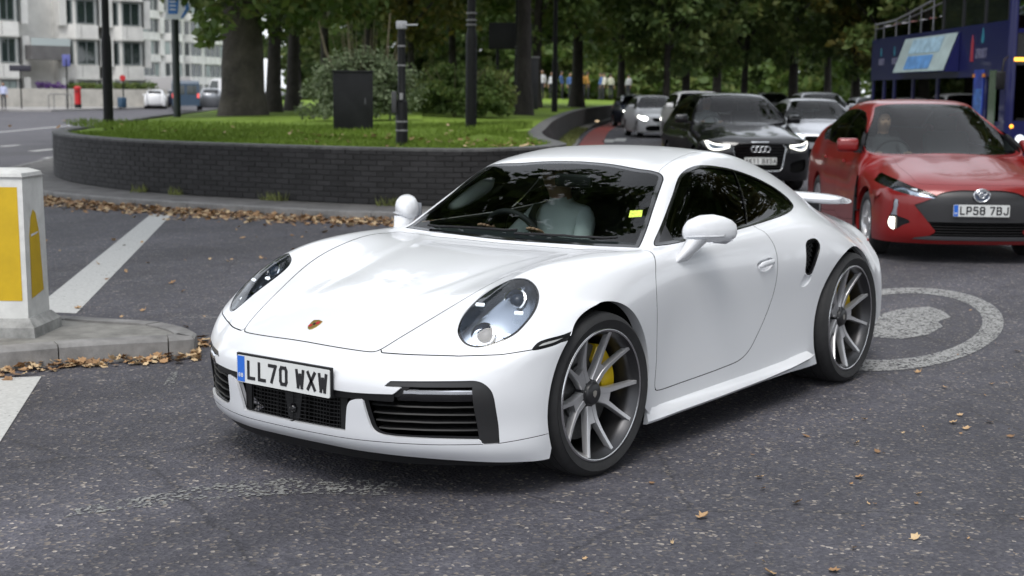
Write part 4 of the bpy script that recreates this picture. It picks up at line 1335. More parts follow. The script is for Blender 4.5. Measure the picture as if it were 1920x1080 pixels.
    pair('intake_upper_strip', upper.offset(-.008), pmat('satin_black', (.02, .02, .021), .35))
    both('intake_backing', rest_.offset(-.075), DARK_VOID)
    cstrip, rest_, _, _ = split(rest_, np.maximum(rest_.V[:, 1] - .50, -(rest_.V[:, 2] - .400)))
    both('bumper_strip', cstrip.offset(-.006), BLACK_PLASTIC)
    # horizontal slats in the outer intakes, following the bumper's plan
    plan = np.array(sorted([(v[1], v[0]) for v in blackp.V[(blackp.V[:, 2] > .3) & (blackp.V[:, 2] < .36)].tolist()]))
    def px_(y): return float(np.interp(y, plan[:, 0], plan[:, 1]))
    for sy_ in (1, -1):
        for i, zz in enumerate((.288, .318, .348, .378)):
            y0 = .42 - .01 * i
            rings = []
            for y in np.linspace(y0, .756, 9):
                X = px_(y) - .018
                rings.append([(X, sy_ * y, zz), (X - .004, sy_ * y, zz + .005), (X - .05, sy_ * y, zz + .012), (X - .05, sy_ * y, zz - .002)])
            MB().loft(rings).build('intake_slat', pmat('slat_black', (.006, .006, .0065), .5, spec=.3), car, 30)
        # lamp bar
        rings, lamp = [], []
        for y in np.linspace(.50, .748, 10):
            X = px_(y) - .006
            rings.append([(X - .004, sy_ * y, .404), (X + .003, sy_ * y, .418), (X + .004, sy_ * y, .436), (X - .002, sy_ * y, .447), (X - .05, sy_ * y, .447), (X - .05, sy_ * y, .404)])
            if y > .52: lamp.append([(X + .0035, sy_ * y, .432), (X + .006, sy_ * y, .434), (X + .005, sy_ * y, .444), (X - .002, sy_ * y, .4485), (X - .004, sy_ * y, .44)])
        lb = MB().loft(rings).build('lamp_bar', GLOSS_BLACK, car, 30)
        MB().loft(lamp).build('light_strip', pmat('light_strip', (.62, .64, .68), .12, .75), lb, 30)
    # centre intake: mesh and radar camera
    mb = MB()
    for i in range(9):
        zz = .277 + i * .0155
        pts = [(px_(y) - .036, yv, zz) for y, yv in [(abs(t), t) for t in np.linspace(-.25, .25, 11)]]
        mb.tube(pts, .0022, 5)
    for i in range(29):
        t = -.245 + i * .0175
        mb.tube([(px_(abs(t)) - .034, t, .268), (px_(abs(t)) - .034, t + .004, .405)], .0018, 4)
    mb.build('centre_grille', pmat('slat_black', (.006, .006, .0065), .5, spec=.3), car, 60)
    cp = MB()
    cp.prism([(-.055, .405), (.055, .405), (.032, .28), (.02, .268), (-.02, .268), (-.032, .28)], (.862, 0, 0), (0, 1, 0), (0, 0, 1), .012)
    cm = cp.build('sensor_housing', BLACK_PLASTIC, car)
    MB().lathe([(0, .010), (.012, .009), (.017, .004), (.019, 0), (.019, -.02)], 24, 'x', Matrix.Translation((.88, 0, .315))).build('front_camera', GLOSS_BLACK, cm, 40)
    for sy_ in (1, -1):
        MB().prism([(.252 * sy_, .405), (.288 * sy_, .405), (.284 * sy_, .268), (.252 * sy_, .268)], (.858, 0, 0), (0, 1, 0), (0, 0, 1), .008).build('grille_end_panel', BLACK_PLASTIC, car)
    # black splitter and floor
    spl = MB()
    edge = [(.812, 0), (.806, .17), (.79, .32), (.745, .47), (.665, .62), (.565, .75), (.50, .81), (.46, .83)]
    V, F = [], []
    full = [(x, -y) for x, y in edge[::-1]] + edge[1:]
    for x, y in full: V += [(x, y, .172), (x - .012, y, .135), (x - .10, y * .9, .132)]
    for i in range(len(full) - 1):
        a = i * 3
        F += [(a, a + 1, a + 4, a + 3), (a + 1, a + 2, a + 5, a + 4)]
    mk('splitter', V, F, BLACK_PLASTIC, car, 30)
    fl = MB()
    outline = [(.74, -.45), (.74, .45), (.42, .62), (.42, .62), (-.40, .60), (-.44, .86), (-2.0, .86), (-2.05, .60), (-2.9, .60), (-3.3, .62), (-3.38, 0), (-3.3, -.62), (-2.9, -.60), (-2.05, -.60), (-2.0, -.86), (-.44, -.86), (-.40, -.60), (.42, -.62)]
    fl.prism(outline, (0, 0, .145), (1, 0, 0), (0, 1, 0), .02)
    fl.build('underbody', DARK_VOID, car)
    # wheel housings
    for cx, cz, R, yi in ((0, .343, .392, .56), (-2.45, .361, .398, .50)):
        for sy_ in (1, -1):
            V, F = [], []
            n = 26
            for k in range(n + 1):
                a = math.radians(-28 + 236 * k / n)
                x, z = cx + R * math.cos(a), max(cz + R * math.sin(a), .15)
                V += [(x, sy_ * .885, z), (x, sy_ * yi, z)]
            for k in range(n):
                F.append((2 * k, 2 * k + 1, 2 * k + 3, 2 * k + 2))
            F.append(tuple(2 * k + 1 for k in range(n + 1)))
            mk('wheel_housing', V, F, DARK_VOID, car)
    # side skirts
    for sy_ in (1, -1):
        rings = []
        for x, yo, zt, zo, zb in ((-.40, .888, .215, .150, .135), (-.46, .912, .205, .160, .138), (-.60, .925, .205, .168, .140), (-1.0, .930, .205, .172, .142), (-1.45, .930, .208, .178, .145), (-1.75, .935, .215, .192, .150), (-1.93, .945, .228, .212, .160), (-2.0, .94, .232, .222, .180)):
            yi = .872
            rings.append([(x, sy_ * yi, zt + .012), (x, sy_ * (yo - .012), zt - .012), (x, sy_ * yo, zo), (x, sy_ * (yo - .008), zo - .012), (x, sy_ * (yi - .01), zb)])
        MB().loft(rings).build('side_skirt', WHITE_PAINT, car, 40)
    # door mirrors
    for sy_ in (1, -1):
        mb = MB()
        rings = []
        n = 28
        # sections across the housing, from inner end to outer tip
        for y, xc, zc, hx, hz in ((.815, -.812, .945, .020, .020), (.823, -.817, .950, .050, .040), (.843, -.826, .957, .078, .056), (.877, -.846, .962, .092, .068), (.917, -.872, .963, .094, .070), (.955, -.902, .960, .082, .062), (.979, -.928, .956, .062, .052), (.993, -.945, .953, .040, .038), (.999, -.953, .951, .016, .018)):
            ring = []
            for k in range(n):
                a = 2 * math.pi * k / n
                ca, sa = math.cos(a), math.sin(a)
                e = 2 / 2.3
                xx = hx * abs(ca) ** e * math.copysign(1, ca)
                zz = hz * abs(sa) ** e * math.copysign(1, sa)
                if xx < 0: xx *= .75
                if zz < 0: zz *= .82
                ring.append((xc + xx, sy_ * y, zc + zz))
            rings.append(ring)
        mo_ = mb.loft(rings).build('door_mirror', WHITE_PAINT, car, 70)
        mb = MB()
        rings = []
        for (x, y, z, hx, hy) in ((-.738, .838, .826, .058, .020), (-.750, .850, .848, .058, .026), (-.782, .864, .882, .062, .036), (-.820, .882, .925, .072, .050)):
            rings.append([(x + hx * math.cos(a), sy_ * (y + hy * math.sin(a)), z) for a in np.linspace(0, 2 * math.pi, 17)[:-1]])
        mb.loft(rings).build('mirror_stalk', WHITE_PAINT, mo_, 60)
        # blade crease with lamp and mirror pane
        rings = []
        for y, x, z in ((.847, -.755, .935), (.887, -.757, .937), (.935, -.785, .938), (.970, -.832, .938), (.985, -.865, .938)):
            rings.append([(x - .012, sy_ * y, z + .006), (x + .002, sy_ * y, z + .003), (x + .003, sy_ * y, z - .001), (x - .012, sy_ * y, z - .005)])
        MB().loft(rings).build('mirror_signal', pmat('mirror_signal', (.55, .56, .58), .2, .2), mo_, 40)
        MB().prism([(sy_ * .865, .895), (sy_ * .865, .985), (sy_ * .96, .992), (sy_ * .995, .965), (sy_ * .995, .915), (sy_ * .96, .895)], (-.935, 0, 0), (0, 1, 0), (0, 0, 1), .004).build('mirror_glass', CHROME, mo_)
    # number plate
    M = Matrix(((0, 0, 1, .936), (1, 0, 0, 0), (0, 1, 0, .4545), (0, 0, 0, 1)))
    pl = number_plate(car, 'LL70 WXW', M)
    MB().box((.926, 0, .459), (.012, .53, .118)).build('plate_holder', BLACK_PLASTIC, car)
    # bonnet crest
    cx = np.array((.758, 0, .6315))
    i = np.argmin(((hood.V - cx) ** 2).sum(1))
    nn = Vector(hood.N[i]); nn.y = 0; nn.normalize()
    up = Vector((-nn.z, 0, nn.x)).normalized()     # towards the windscreen
    shield = [(0, -.033), (.012, -.028), (.021, -.012), (.0245, .012), (.0235, .027), (.012, .0295), (0, .033), (-.012, .0295), (-.0235, .027), (-.0245, .012), (-.021, -.012), (-.012, -.028)]
    o3 = Vector((hood.V[i][0], 0, hood.V[i][2])) + nn * .0005
    cr = MB().prism(shield, o3, (0, 1, 0), up, .0035).build('crest', pmat('crest_gold', (.52, .36, .11), .3, .8), car)
    for x0, y0, x1, y1, mt in ((.003, .003, .021, .021, 'r'), (-.02, -.018, -.003, -.002, 'r'), (-.006, -.004, .006, .010, 'k')):
        q = MB().prism([(x0, y0), (x1, y0), (x1, y1), (x0, y1)], o3 + nn * .0036, (0, 1, 0), up, .0006)
        q.build('crest_field', pmat('crest_red', (.35, .02, .02), .4) if mt == 'r' else pmat('crest_black', (.01, .01, .01), .4), cr)
    # windscreen sticker (inside the glass), wipers, cowl
    st = [(-.819, .509, 1.022), (-.816, .578, 1.018), (-.767, .601, .986), (-.769, .530, .990)]
    cen = np.mean(st, 0)
    j = np.argmin(((scr_glass.V - cen) ** 2).sum(1))
    nv = scr_glass.N[j]
    sv = [tuple(np.array(q) * 1.0 + nv * .004) for q in [(-.824, .512, 1.034), (-.838, .572, 1.033), (-.802, .588, 1.007), (-.786, .527, 1.008)]]
    pr = []
    for q in sv:
        jj = np.argmin(((scr_glass.V[:, :2] - np.array(q[:2])) ** 2).sum(1))
        pr.append(tuple(scr_glass.V[jj] * [0, 0, 1] + np.array([q[0], q[1], 0]) + scr_glass.N[jj] * .002))
    so = mk('windscreen_sticker', pr, [(0, 1, 2, 3)], pmat('sticker_green', (.55, .72, .08), .5, noise=(90, .5)), car)
    for y0, y1 in ((-.55, .02), (.02, .56)):
        pts = []
        for t in np.linspace(0, 1, 9):
            y = y0 + (y1 - y0) * t
            zx = -.555 - .045 * (abs(y) / .6) ** 2 - .02 - .02 * t
            jj = np.argmin(((np.vstack([scr.V, scr.mirror().V])[:, :2] - np.array((zx, y))) ** 2).sum(1))
            vv = np.vstack([scr.V, scr.mirror().V])[jj]
            pts.append((zx, y, vv[2] + .014))
        MB().tube(pts, .006, 6).build('wiper', BLACK_PLASTIC, car, 60)
    V = []
    for y in np.linspace(-.68, .68, 21):
        x = -.50 - .06 * (abs(y) / .68) ** 2
        V += [(x - .005, y, .862 if abs(y) < .6 else .868), (x - .065, y, .868)]
    mk('cowl', V, [(2 * k, 2 * k + 1, 2 * k + 3, 2 * k + 2) for k in range(20)], BLACK_PLASTIC, car)
    # rear wing and its deck
    rings = []
    for y in np.linspace(-.60, .60, 25):
        e = 1 - (abs(y) / .60) ** 8 * .5
        xs, zs = -2.90 - .02 * (y / .6) ** 2, .962 - .012 * (abs(y) / .6) ** 3
        ch = .40 * e
        sec = []
        for k in range(16):
            a = 2 * math.pi * k / 16
            sec.append((xs - .18 + ch / 2 * math.cos(a), y, zs + (.034 * e) * math.sin(a) + .010 * math.cos(a)))
        rings.append(sec)
    MB().loft(rings).build('rear_wing', WHITE_PAINT, car, 60)
    for sy_ in (1, -1):
        MB().box((-3.18, sy_ * .35, .915), (.16, .03, .12)).build('wing_strut', BLACK_PLASTIC, car)
    # tail: lamp bar, exhausts
    rings = []
    for y in np.linspace(-.70, .70, 29):
        j = np.argmin(np.abs(S.V[:, 1] - abs(y)) + 3 * np.abs(S.V[:, 2] - .70) + 9 * (S.V[:, 0] > -3.1))
        x = S.V[j][0]
        rings.append([(x - .008, y, .685), (x - .010, y, .715), (x + .02, y, .715), (x + .02, y, .685)])
    MB().loft(rings).build('tail_light_bar', pmat('tail_red', (.35, .01, .01), .15, coat=.6), car, 40)
    for sy_ in (1, -1):
        for dy in (.0, .12):
            MB().lathe([(.030, .04), (.045, .04), (.045, -.12), (.030, -.12)], 24, 'x', Matrix.Translation((-3.46, sy_ * (.42 + dy), .27)), True).build('exhaust_tip', CHROME, car, 50)
    # wheels
    Wf, Wr = wheel_set(.343, .275, .255), wheel_set(.361, .288, .305)
    place_wheel(car, Wf, 0, .787, .343, 1, math.radians(-2.9), math.radians(-33))
    place_wheel(car, Wf, 0, -.787, .343, -1, math.radians(-2.9), .3)
    place_wheel(car, Wr, -2.45, .792, .361, 1, 0, math.radians(-15))
    place_wheel(car, Wr, -2.45, -.792, .361, -1, 0, .9)
    # interior
    dash = MB()
    rings = []
    for y in np.linspace(-.66, .66, 15):
        hump = .02 * math.exp(-((y + .37) / .16) ** 2)
        rings.append([(-.60, y, .80), (-.62, y, .845), (-.80, y, .875 + hump), (-.95, y, .862 + hump), (-1.0, y, .80), (-.98, y, .60), (-.60, y, .60)])
    dash.loft(rings).build('dashboard', pmat('dash_leather', (.02, .022, .026), .55, bump=(200, .2, .001)), car, 40)
    MB().lathe([(.175 + .016 * math.cos(a), .016 * math.sin(a)) for a in np.linspace(0, 2 * math.pi, 11)[:-1]], 40, 'x', Matrix.Translation((-1.10, -.37, .80)) @ Matrix.Rotation(math.radians(22), 4, 'Y'), True).build('steering_wheel', CABIN, car, 60)
    for y in (-.37, .37):
        s_o = inst('seat', rbox_mesh('seat', (.52, .50, .16), .05, CABIN), car, (-1.50, y, .36))
        inst('backrest', rbox_mesh('backrest', (.14, .50, .62), .05, CABIN), s_o, (-.28, 0, .36), (0, math.radians(-18), 0))
        inst('headrest', rbox_mesh('headrest', (.10, .26, .20), .04, CABIN), s_o, (-.40, 0, .72), (0, math.radians(-12), 0))
    MB().box((-1.6, 0, .28), (2.0, 1.5, .04)).build('cabin_floor', CABIN, car)
    MB().box((-2.25, 0, .62), (.06, 1.3, .6)).build('rear_bulkhead', CABIN, car)
    inst('rear_view_mirror', rbox_mesh('rear_view_mirror', (.03, .22, .065), .012, BLACK_PLASTIC), car, (-1.10, 0, 1.135))
    return car
sports_car = build_sports_car()

# ------------------------------------------------------------------ trees and shrubs
def foliage_mat(name, c0, c1, c2, trans=.35):
    m = bpy.data.materials.new(name)
    m.use_nodes = True
    nt = m.node_tree
    nt.nodes.clear()
    L = nt.links.new
    out = nt.nodes.new('ShaderNodeOutputMaterial')
    d = nt.nodes.new('ShaderNodeBsdfPrincipled')
    t = nt.nodes.new('ShaderNodeBsdfTranslucent')
    mix = nt.nodes.new('ShaderNodeMixShader'); mix.inputs['Fac'].default_value = trans
    geo = nt.nodes.new('ShaderNodeNewGeometry')
    n = nt.nodes.new('ShaderNodeTexNoise'); n.inputs['Scale'].default_value = .5; n.inputs['Detail'].default_value = 4
    L(geo.outputs['Position'], n.inputs['Vector'])
    ad = nt.nodes.new('ShaderNodeMath'); ad.operation = 'MULTIPLY_ADD'; ad.inputs[1].default_value = .38
    L(geo.outputs['Random Per Island'], ad.inputs[0]); L(n.outputs['Fac'], ad.inputs[2])
    rp = nt.nodes.new('ShaderNodeValToRGB')
    e = rp.color_ramp.elements
    e[0].position, e[0].color = .40, (*c0, 1)
    e[1].position, e[1].color = .70, (*c1, 1)
    k = e.new(.90); k.color = (*c2, 1)
    L(ad.outputs['Value'], rp.inputs['Fac'])
    L(rp.outputs['Color'], d.inputs['Base Color']); L(rp.outputs['Color'], t.inputs['Color'])
    d.inputs['Roughness'].default_value = .55
    d.inputs['Specular IOR Level'].default_value = .35
    L(d.outputs['BSDF'], mix.inputs[1]); L(t.outputs['BSDF'], mix.inputs[2])
    L(mix.outputs['Shader'], out.inputs['Surface'])
    return m
FOL_A = foliage_mat('plane_tree_leaves', (.062, .102, .028), (.120, .185, .048), (.200, .230, .070), .45)
FOL_B = foliage_mat('dark_tree_leaves', (.050, .088, .028), (.100, .155, .044), (.160, .195, .060), .45)
FOL_C = foliage_mat('bush_leaves', (.085, .115, .058), (.15, .195, .10), (.22, .26, .15))
FOL_D = foliage_mat('yellowing_leaves', (.065, .085, .02), (.13, .14, .03), (.26, .21, .045))
def bark_mat(name, c):
    return pmat(name, c, .9, noise=(2.2, .5), bump=(9, .9, .06))
BARK = bark_mat('plane_bark', (.062, .054, .044))
BARK_D = bark_mat('dark_bark', (.032, .028, .024))

def leaf_cloud(rng, clumps, per, size, spread):
    """clumps: (x,y,z,r) -> arrays of leaf quads"""
    C = np.asarray(clumps)
    n = len(C) * per
    idx = np.repeat(np.arange(len(C)), per)
    u = rng.normal(size=(n, 3)); u /= np.linalg.norm(u, axis=1)[:, None]
    rad = rng.random(n) ** .45
    c = C[idx, :3] + u * (C[idx, 3] * rad)[:, None] * [1, 1, .75]
    nrm = u * .6 + rng.normal(size=(n, 3)) * .7 + [0, 0, .45]
    nrm /= np.linalg.norm(nrm, axis=1)[:, None]
    a = np.cross(nrm, rng.normal(size=(n, 3))); a /= np.linalg.norm(a, axis=1)[:, None]
    b = np.cross(nrm, a)
    s = size * rng.uniform(.55, 1.25, n)[:, None]
    V = np.stack([c - a * s, c + b * s * .55, c + a * s, c - b * s * .55], 1).reshape(-1, 3)
    F = np.arange(n * 4).reshape(-1, 4)
    return V, F

def crown_mesh(seed, R, H, z0, nclump, per, size, mat):
    rng = np.random.default_rng(seed)
    cl = []
    while len(cl) < nclump:
        p = rng.uniform(-1, 1, 3)
        d = np.linalg.norm(p)
        if d > 1 or d < .35 * rng.random(): continue
        lump = .80 + .28 * math.sin(3.1 * math.atan2(p[1], p[0]) + seed) * math.cos(2.3 * p[2] + seed)
        cl.append((p[0] * R * lump, p[1] * R * lump, z0 + H / 2 + p[2] * H / 2, rng.uniform(.55, 1.15) * R * .17))
    V, F = leaf_cloud(rng, cl, per, size, 1)
    return mesh_of('crown', V, F, mat), cl

def trunk_mesh(seed, r, h, crown_r, z0, mat, nl=7, fork=False):
    rng = random.Random(seed)
    mb = MB()
    pts, rad = [], []
    lean = (rng.uniform(-.04, .04), rng.uniform(-.04, .04))
    for k in range(9):
        t = k / 8
        flare = 1 + .55 * math.exp(-t * 14)
        pts.append((lean[0] * h * t + rng.uniform(-.03, .03) * r * 4 * t, lean[1] * h * t + rng.uniform(-.03, .03) * r * 4 * t, -0.25 + (h + .25) * t))
        rad.append(r * flare * (1 - .45 * t))
    mb.tube(pts, rad, 14)
    top = Vector(pts[-1])
    for i in range(nl):
        a = 2 * math.pi * (i + rng.random() * .6) / nl
        st = Vector(pts[5 + i % 4])
        ln = crown_r * rng.uniform(.6, .95)
        p, rr = [], []
        for k in range(6):
            t = k / 5
            p.append(st + Vector((math.cos(a) * ln * t, math.sin(a) * ln * t, ln * (.75 * t + .35 * t * t) * rng.uniform(.85, 1.1))))
            rr.append(r * (.42 - .36 * t))
        mb.tube(p, rr, 7)
    return mb.mesh('trunk', mat, 60)

CROWNS = [crown_mesh(1, 5.2, 10.5, 2.6, 150, 62, .20, FOL_A)[0], crown_mesh(2, 4.6, 9.5, 2.3, 140, 62, .19, FOL_B)[0], crown_mesh(3, 5.6, 11.5, 2.9, 150, 62, .21, FOL_A)[0], crown_mesh(4, 4.2, 8.5, 2.0, 130, 62, .18, FOL_D)[0]]
TRUNKS = [trunk_mesh(1, .25, 6.5, 4.5, 2.6, BARK_D), trunk_mesh(2, .20, 5.8, 4.0, 2.3, BARK_D), trunk_mesh(3, .29, 7.0, 5.0, 2.9, BARK_D), trunk_mesh(4, .17, 5.2, 3.6, 2.0, BARK_D)]
def tree(kind, pos, rz, sc, label, group=None, name='tree', zs=1.0, tr=1.0):
    t = empty(name, pos, rz)
    tag(t, label, 'tree', group)
    inst('trunk', TRUNKS[kind], t, sc=(sc * tr, sc * tr, sc * zs))
    inst('crown', CROWNS[kind], t, sc=(sc, sc, sc * zs))
    return t
# great plane tree on the lawn, its low boughs hanging towards the street
big = empty('plane_tree', spot(457, 38, 1.05))
tag(big, 'massive old plane tree with thick trunk rooted in the lawn', 'tree')
mb = MB()
pr = random.Random(5)
P_, R_ = [], []
for k in range(12):
    t = k / 11
    P_.append((pr.uniform(-.05, .05), pr.uniform(-.05, .05), -.3 + 8.3 * t))
    R_.append(.53 * (1 + .40 * math.exp(-t * 26)) * (1 + .12 * math.sin(t * 9)) * (1 - .25 * t))
mb.tube(P_, R_, 18)
for i in range(9):
    a = i * .7 + .3
    p = [Vector((0, 0, 3.4 + .45 * i))]
    for k in range(1, 7):
        t = k / 6
        p.append(Vector((math.cos(a) * 6 * t, math.sin(a) * 6 * t, 3.4 + .45 * i + 3.2 * t - 1.6 * t * t)))
    mb.tube(p, [.26 * (1 - .8 * k / 6) for k in range(7)], 8)
mb.build('trunk', BARK, big, 60)
rg = np.random.default_rng(8)
cl = []
while len(cl) < 330:
    q = rg.uniform(-1, 1, 3)
    if np.linalg.norm(q) > 1: continue
    cl.append((q[0] * 8.0, q[1] * 8.0, 7.6 + q[2] * 4.6, rg.uniform(.7, 1.2)))
# low hanging sprays
for b, D, z, r in ((300, 35, 4.3, .7), (268, 36, 4.55, .6), (340, 36, 4.1, .55), (385, 36, 3.9, .75), (405, 35, 3.3, .55), (420, 36, 3.75, .8), (395, 35.5, 2.9, .4), (500, 36, 3.9, .8), (545, 37, 3.7, .8), (590, 37, 3.8, .9), (640, 38, 3.9, .9), (690, 38, 4.0, .9), (520, 38, 3.3, .6), (370, 36, 4.3, .7), (325, 36, 4.6, .7)):
    w = spot(b, D, z) - big.location
    cl.append((w.x, w.y, w.z, r))
V, F = leaf_cloud(rg, cl, 70, .17, 1)
mk('crown', V, F, FOL_A, big)
# further trunks close behind it
for b, D, k, s, lab in ((512, 43, 1, 1.15, 'dark slender tree close behind the massive plane trunk'), (548, 46, 3, 1.3, 'dark tree standing in the shade between plane trunk and feathery bush')):
    tree(k, spot(b, D, 1.0), b * .1, s, lab)
TG = 'park trees beyond the lawn and traffic'
TREE_LABELS = ['leafy tree behind the feathery bush, on the plane trunk side', 'leafy tree directly behind the top of the feathery bush', 'yellowing tree behind the short taped post', 'dark tree behind the rounded shrubs on the lawn',
 'tree just behind the slab-like totem and dark board', 'thick-trunked tree next to the lamp post on the lawn\'s far edge', 'dark trunked tree beside the small white hatchback', 'slim dark tree rising over the pale car behind the black crossover', 'slim dark tree close beside its twin above the black crossover',
 'leafy tree rising behind the black crossover roof', 'dark tree between black crossover and silver grey car', 'tree behind the windscreen of the silver grey car', 'tree above the tall silver car in the queue', 'dark tree between the tall silver car and the bus tail',
 'yellowing tree right behind the tail of the tour bus', 'tree whose crown shows above the bus hand rail', 'tree behind the middle of the tour bus', 'tree behind the covered front of the bus upper deck', 'tree on the other side of the tour bus front', 'tree standing farthest along beyond the tour bus front']
for i, (b, D, k, s) in enumerate(((610, 58, 1, 1.0), (690, 66, 0, 1.0), (770, 60, 3, 1.0), (850, 70, 1, 1.1), (1000, 64, 0, .95), (1077, 72, 2, 1.05), (1160, 80, 0, 1.0), (1243, 66, 1, .95), (1280, 70, 0, .9), (1335, 84, 2, 1.0), (1385, 74, 1, 1.0), (1480, 78, 2, 1.0), (1545, 88, 0, 1.05), (1600, 74, 1, 1.1), (1660, 70, 3, 1.2), (1720, 64, 0, 1.1), (1790, 72, 2, 1.1), (1860, 64, 1, 1.2), (1950, 58, 0, 1.2), (2060, 55, 2, 1.2))):
    zz = 1.0 if b < 1100 else 0.0
    tree(k, spot(b, D, zz), i * 1.3, s * 1.05, TREE_LABELS[i], TG)
TG2, TL2 = 'far trees closing the view', 'hazy far tree closing the view at the end of the road'
for i, (b, D) in enumerate(((560, 105), (660, 118), (760, 112), (860, 122), (960, 116), (1040, 126), (1130, 135), (1200, 142), (1270, 128), (1350, 136), (1430, 126), (1510, 120), (1590, 112), (1680, 108), (1780, 104), (1900, 98))):
    tree((i * 3 + 1) % 3, spot(b, D, 0), i * 2.1, 1.55, TL2, TG2, zs=.85)
# trees on the other side of the road, seen mirrored in the car's glass
TG3, TL3 = 'trees across the road', 'street tree on the far pavement mirrored in the side windows'
for i, (x, y, k) in enumerate(((-1, 13.5, 0), (-9, 15, 2), (-17, 13, 1), (7, 17, 2), (-21, 7.5, 3), (-30, 3.0, 1), (-36, 9, 3), (-44, 4, 1))):
    tree(k, (x, y, 0), i * 1.7, 1.2, TL3, TG3)
CROWNS.append(crown_mesh(9, 6.0, 11.0, 3.0, 330, 80, .24, FOL_A)[0]); TRUNKS.append(TRUNKS[2])
tree(4, (1.2, -11.5, 0), .4, 1.55, 'tall tree beside the traffic island mirrored in the windscreen', zs=1.0)
tree(0, (-14.0, 9.5, 0), 1.0, 1.45, 'tall avenue tree overhanging the queue from the side of the bus')
tree(2, (-30.0, 0.0, 0), 2.0, 1.4, 'tall avenue tree beyond the bus overhanging the queue')
tree(4, tuple(spot(978, 45, 1.0)), 4.0, 1.55, 'tall tree on the lawn beside the dark board, boughs over the lane', tr=.55)

# feathery bush and the rounded hedge-like shrubs on the lawn
def shrub(name, pos, clumps, per, size, mat, label, stems=()):
    o = empty(name, pos)
    tag(o, label, 'shrub')
    V, F = leaf_cloud(np.random.default_rng(len(clumps)), clumps, per, size, 1)
    mk('foliage', V, F, mat, o)
    mb = MB()
    for k in range(9):
        a = k * .7
        mb.tube([(0, 0, -.1), (math.cos(a) * .35, math.sin(a) * .35, .5), (math.cos(a) * .8, math.sin(a) * .8, 1.15)], [.03, .02, .008], 6)
    for s in stems: mb.tube(*s)
    mb.build('stems', pmat('stem_brown', (.10, .085, .05), .8), o)
    return o
bp_ = spot(680, 29.5, .98)
rb = np.random.default_rng(21)
cl = []
while len(cl) < 120:
    q = rb.uniform(-1, 1, 3); q[2] = abs(q[2])
    if np.linalg.norm(q) > 1: continue
    w = _rh * (q[0] * 1.22) + _dh * (q[1] * 1.0)
    cl.append((w.x, w.y, .15 + q[2] * 1.35, rb.uniform(.16, .34)))
stems = []
for k in range(26):
    a = rb.uniform(0, 6.28); l = rb.uniform(.3, .65)
    w = _rh * (math.cos(a) * .8) + _dh * (math.sin(a) * .6)
    stems.append(([(w.x * .7, w.y * .7, .9), (w.x, w.y, 1.4), (w.x * 1.15, w.y * 1.15, 1.4 + l)], [.012, .009, .004], 5))
for dx, h in ((.52, 2.2), (.80, 1.75)):
    w = _rh * dx
    stems.append(([(w.x, w.y, .6), (w.x * 1.02, w.y * 1.02, h * .75), (w.x * 1.12, w.y * 1.12, h)], [.02, .022, .018], 6))
shrub('feathery_bush', bp_, cl, 130, .050, FOL_C, 'grey-green feathery bush behind the dark metal cabinet', stems)
for b, D, w_, h_, lab in ((850, 37, 1.15, 1.15, 'rounded green shrub between feathery bush and tall lamp post'), (905, 38.5, .9, 1.05, 'rounded green shrub right behind the tall lamp post'), (795, 41, 1.0, .9, 'low shrub half hidden behind the feathery bush')):
    rb = np.random.default_rng(int(b))
    cl = []
    while len(cl) < 60:
        q = rb.uniform(-1, 1, 3); q[2] = abs(q[2])
        if np.linalg.norm(q) > 1: continue
        w = _rh * (q[0] * w_) + _dh * (q[1] * w_)
        cl.append((w.x, w.y, .1 + q[2] * h_, rb.uniform(.2, .34)))
    shrub('round_shrub', spot(b, D, 1.02), cl, 110, .065, FOL_A, lab)

# low woodland edge far beyond the park
rb = np.random.default_rng(31)
cl = []
for k in range(900):
    b, D = rb.uniform(560, 2300), rb.uniform(128, 165)
    w = spot(b, D)
    cl.append((w.x, w.y, rb.uniform(.3, 8.5) * (1 if rb.random() < .7 else .4), rb.uniform(1.0, 1.9)))
for k in range(420):
    w = spot(rb.uniform(540, 1560), rb.uniform(112, 127))
    cl.append((w.x, w.y, rb.uniform(1.2, 5.2), rb.uniform(.8, 1.4)))
V, F = leaf_cloud(rb, cl, 55, .42, 1)
tag(mk('distant_woodland', V, F, FOL_A), 'distant green woodland edge closing the park', 'woodland', kind='stuff')

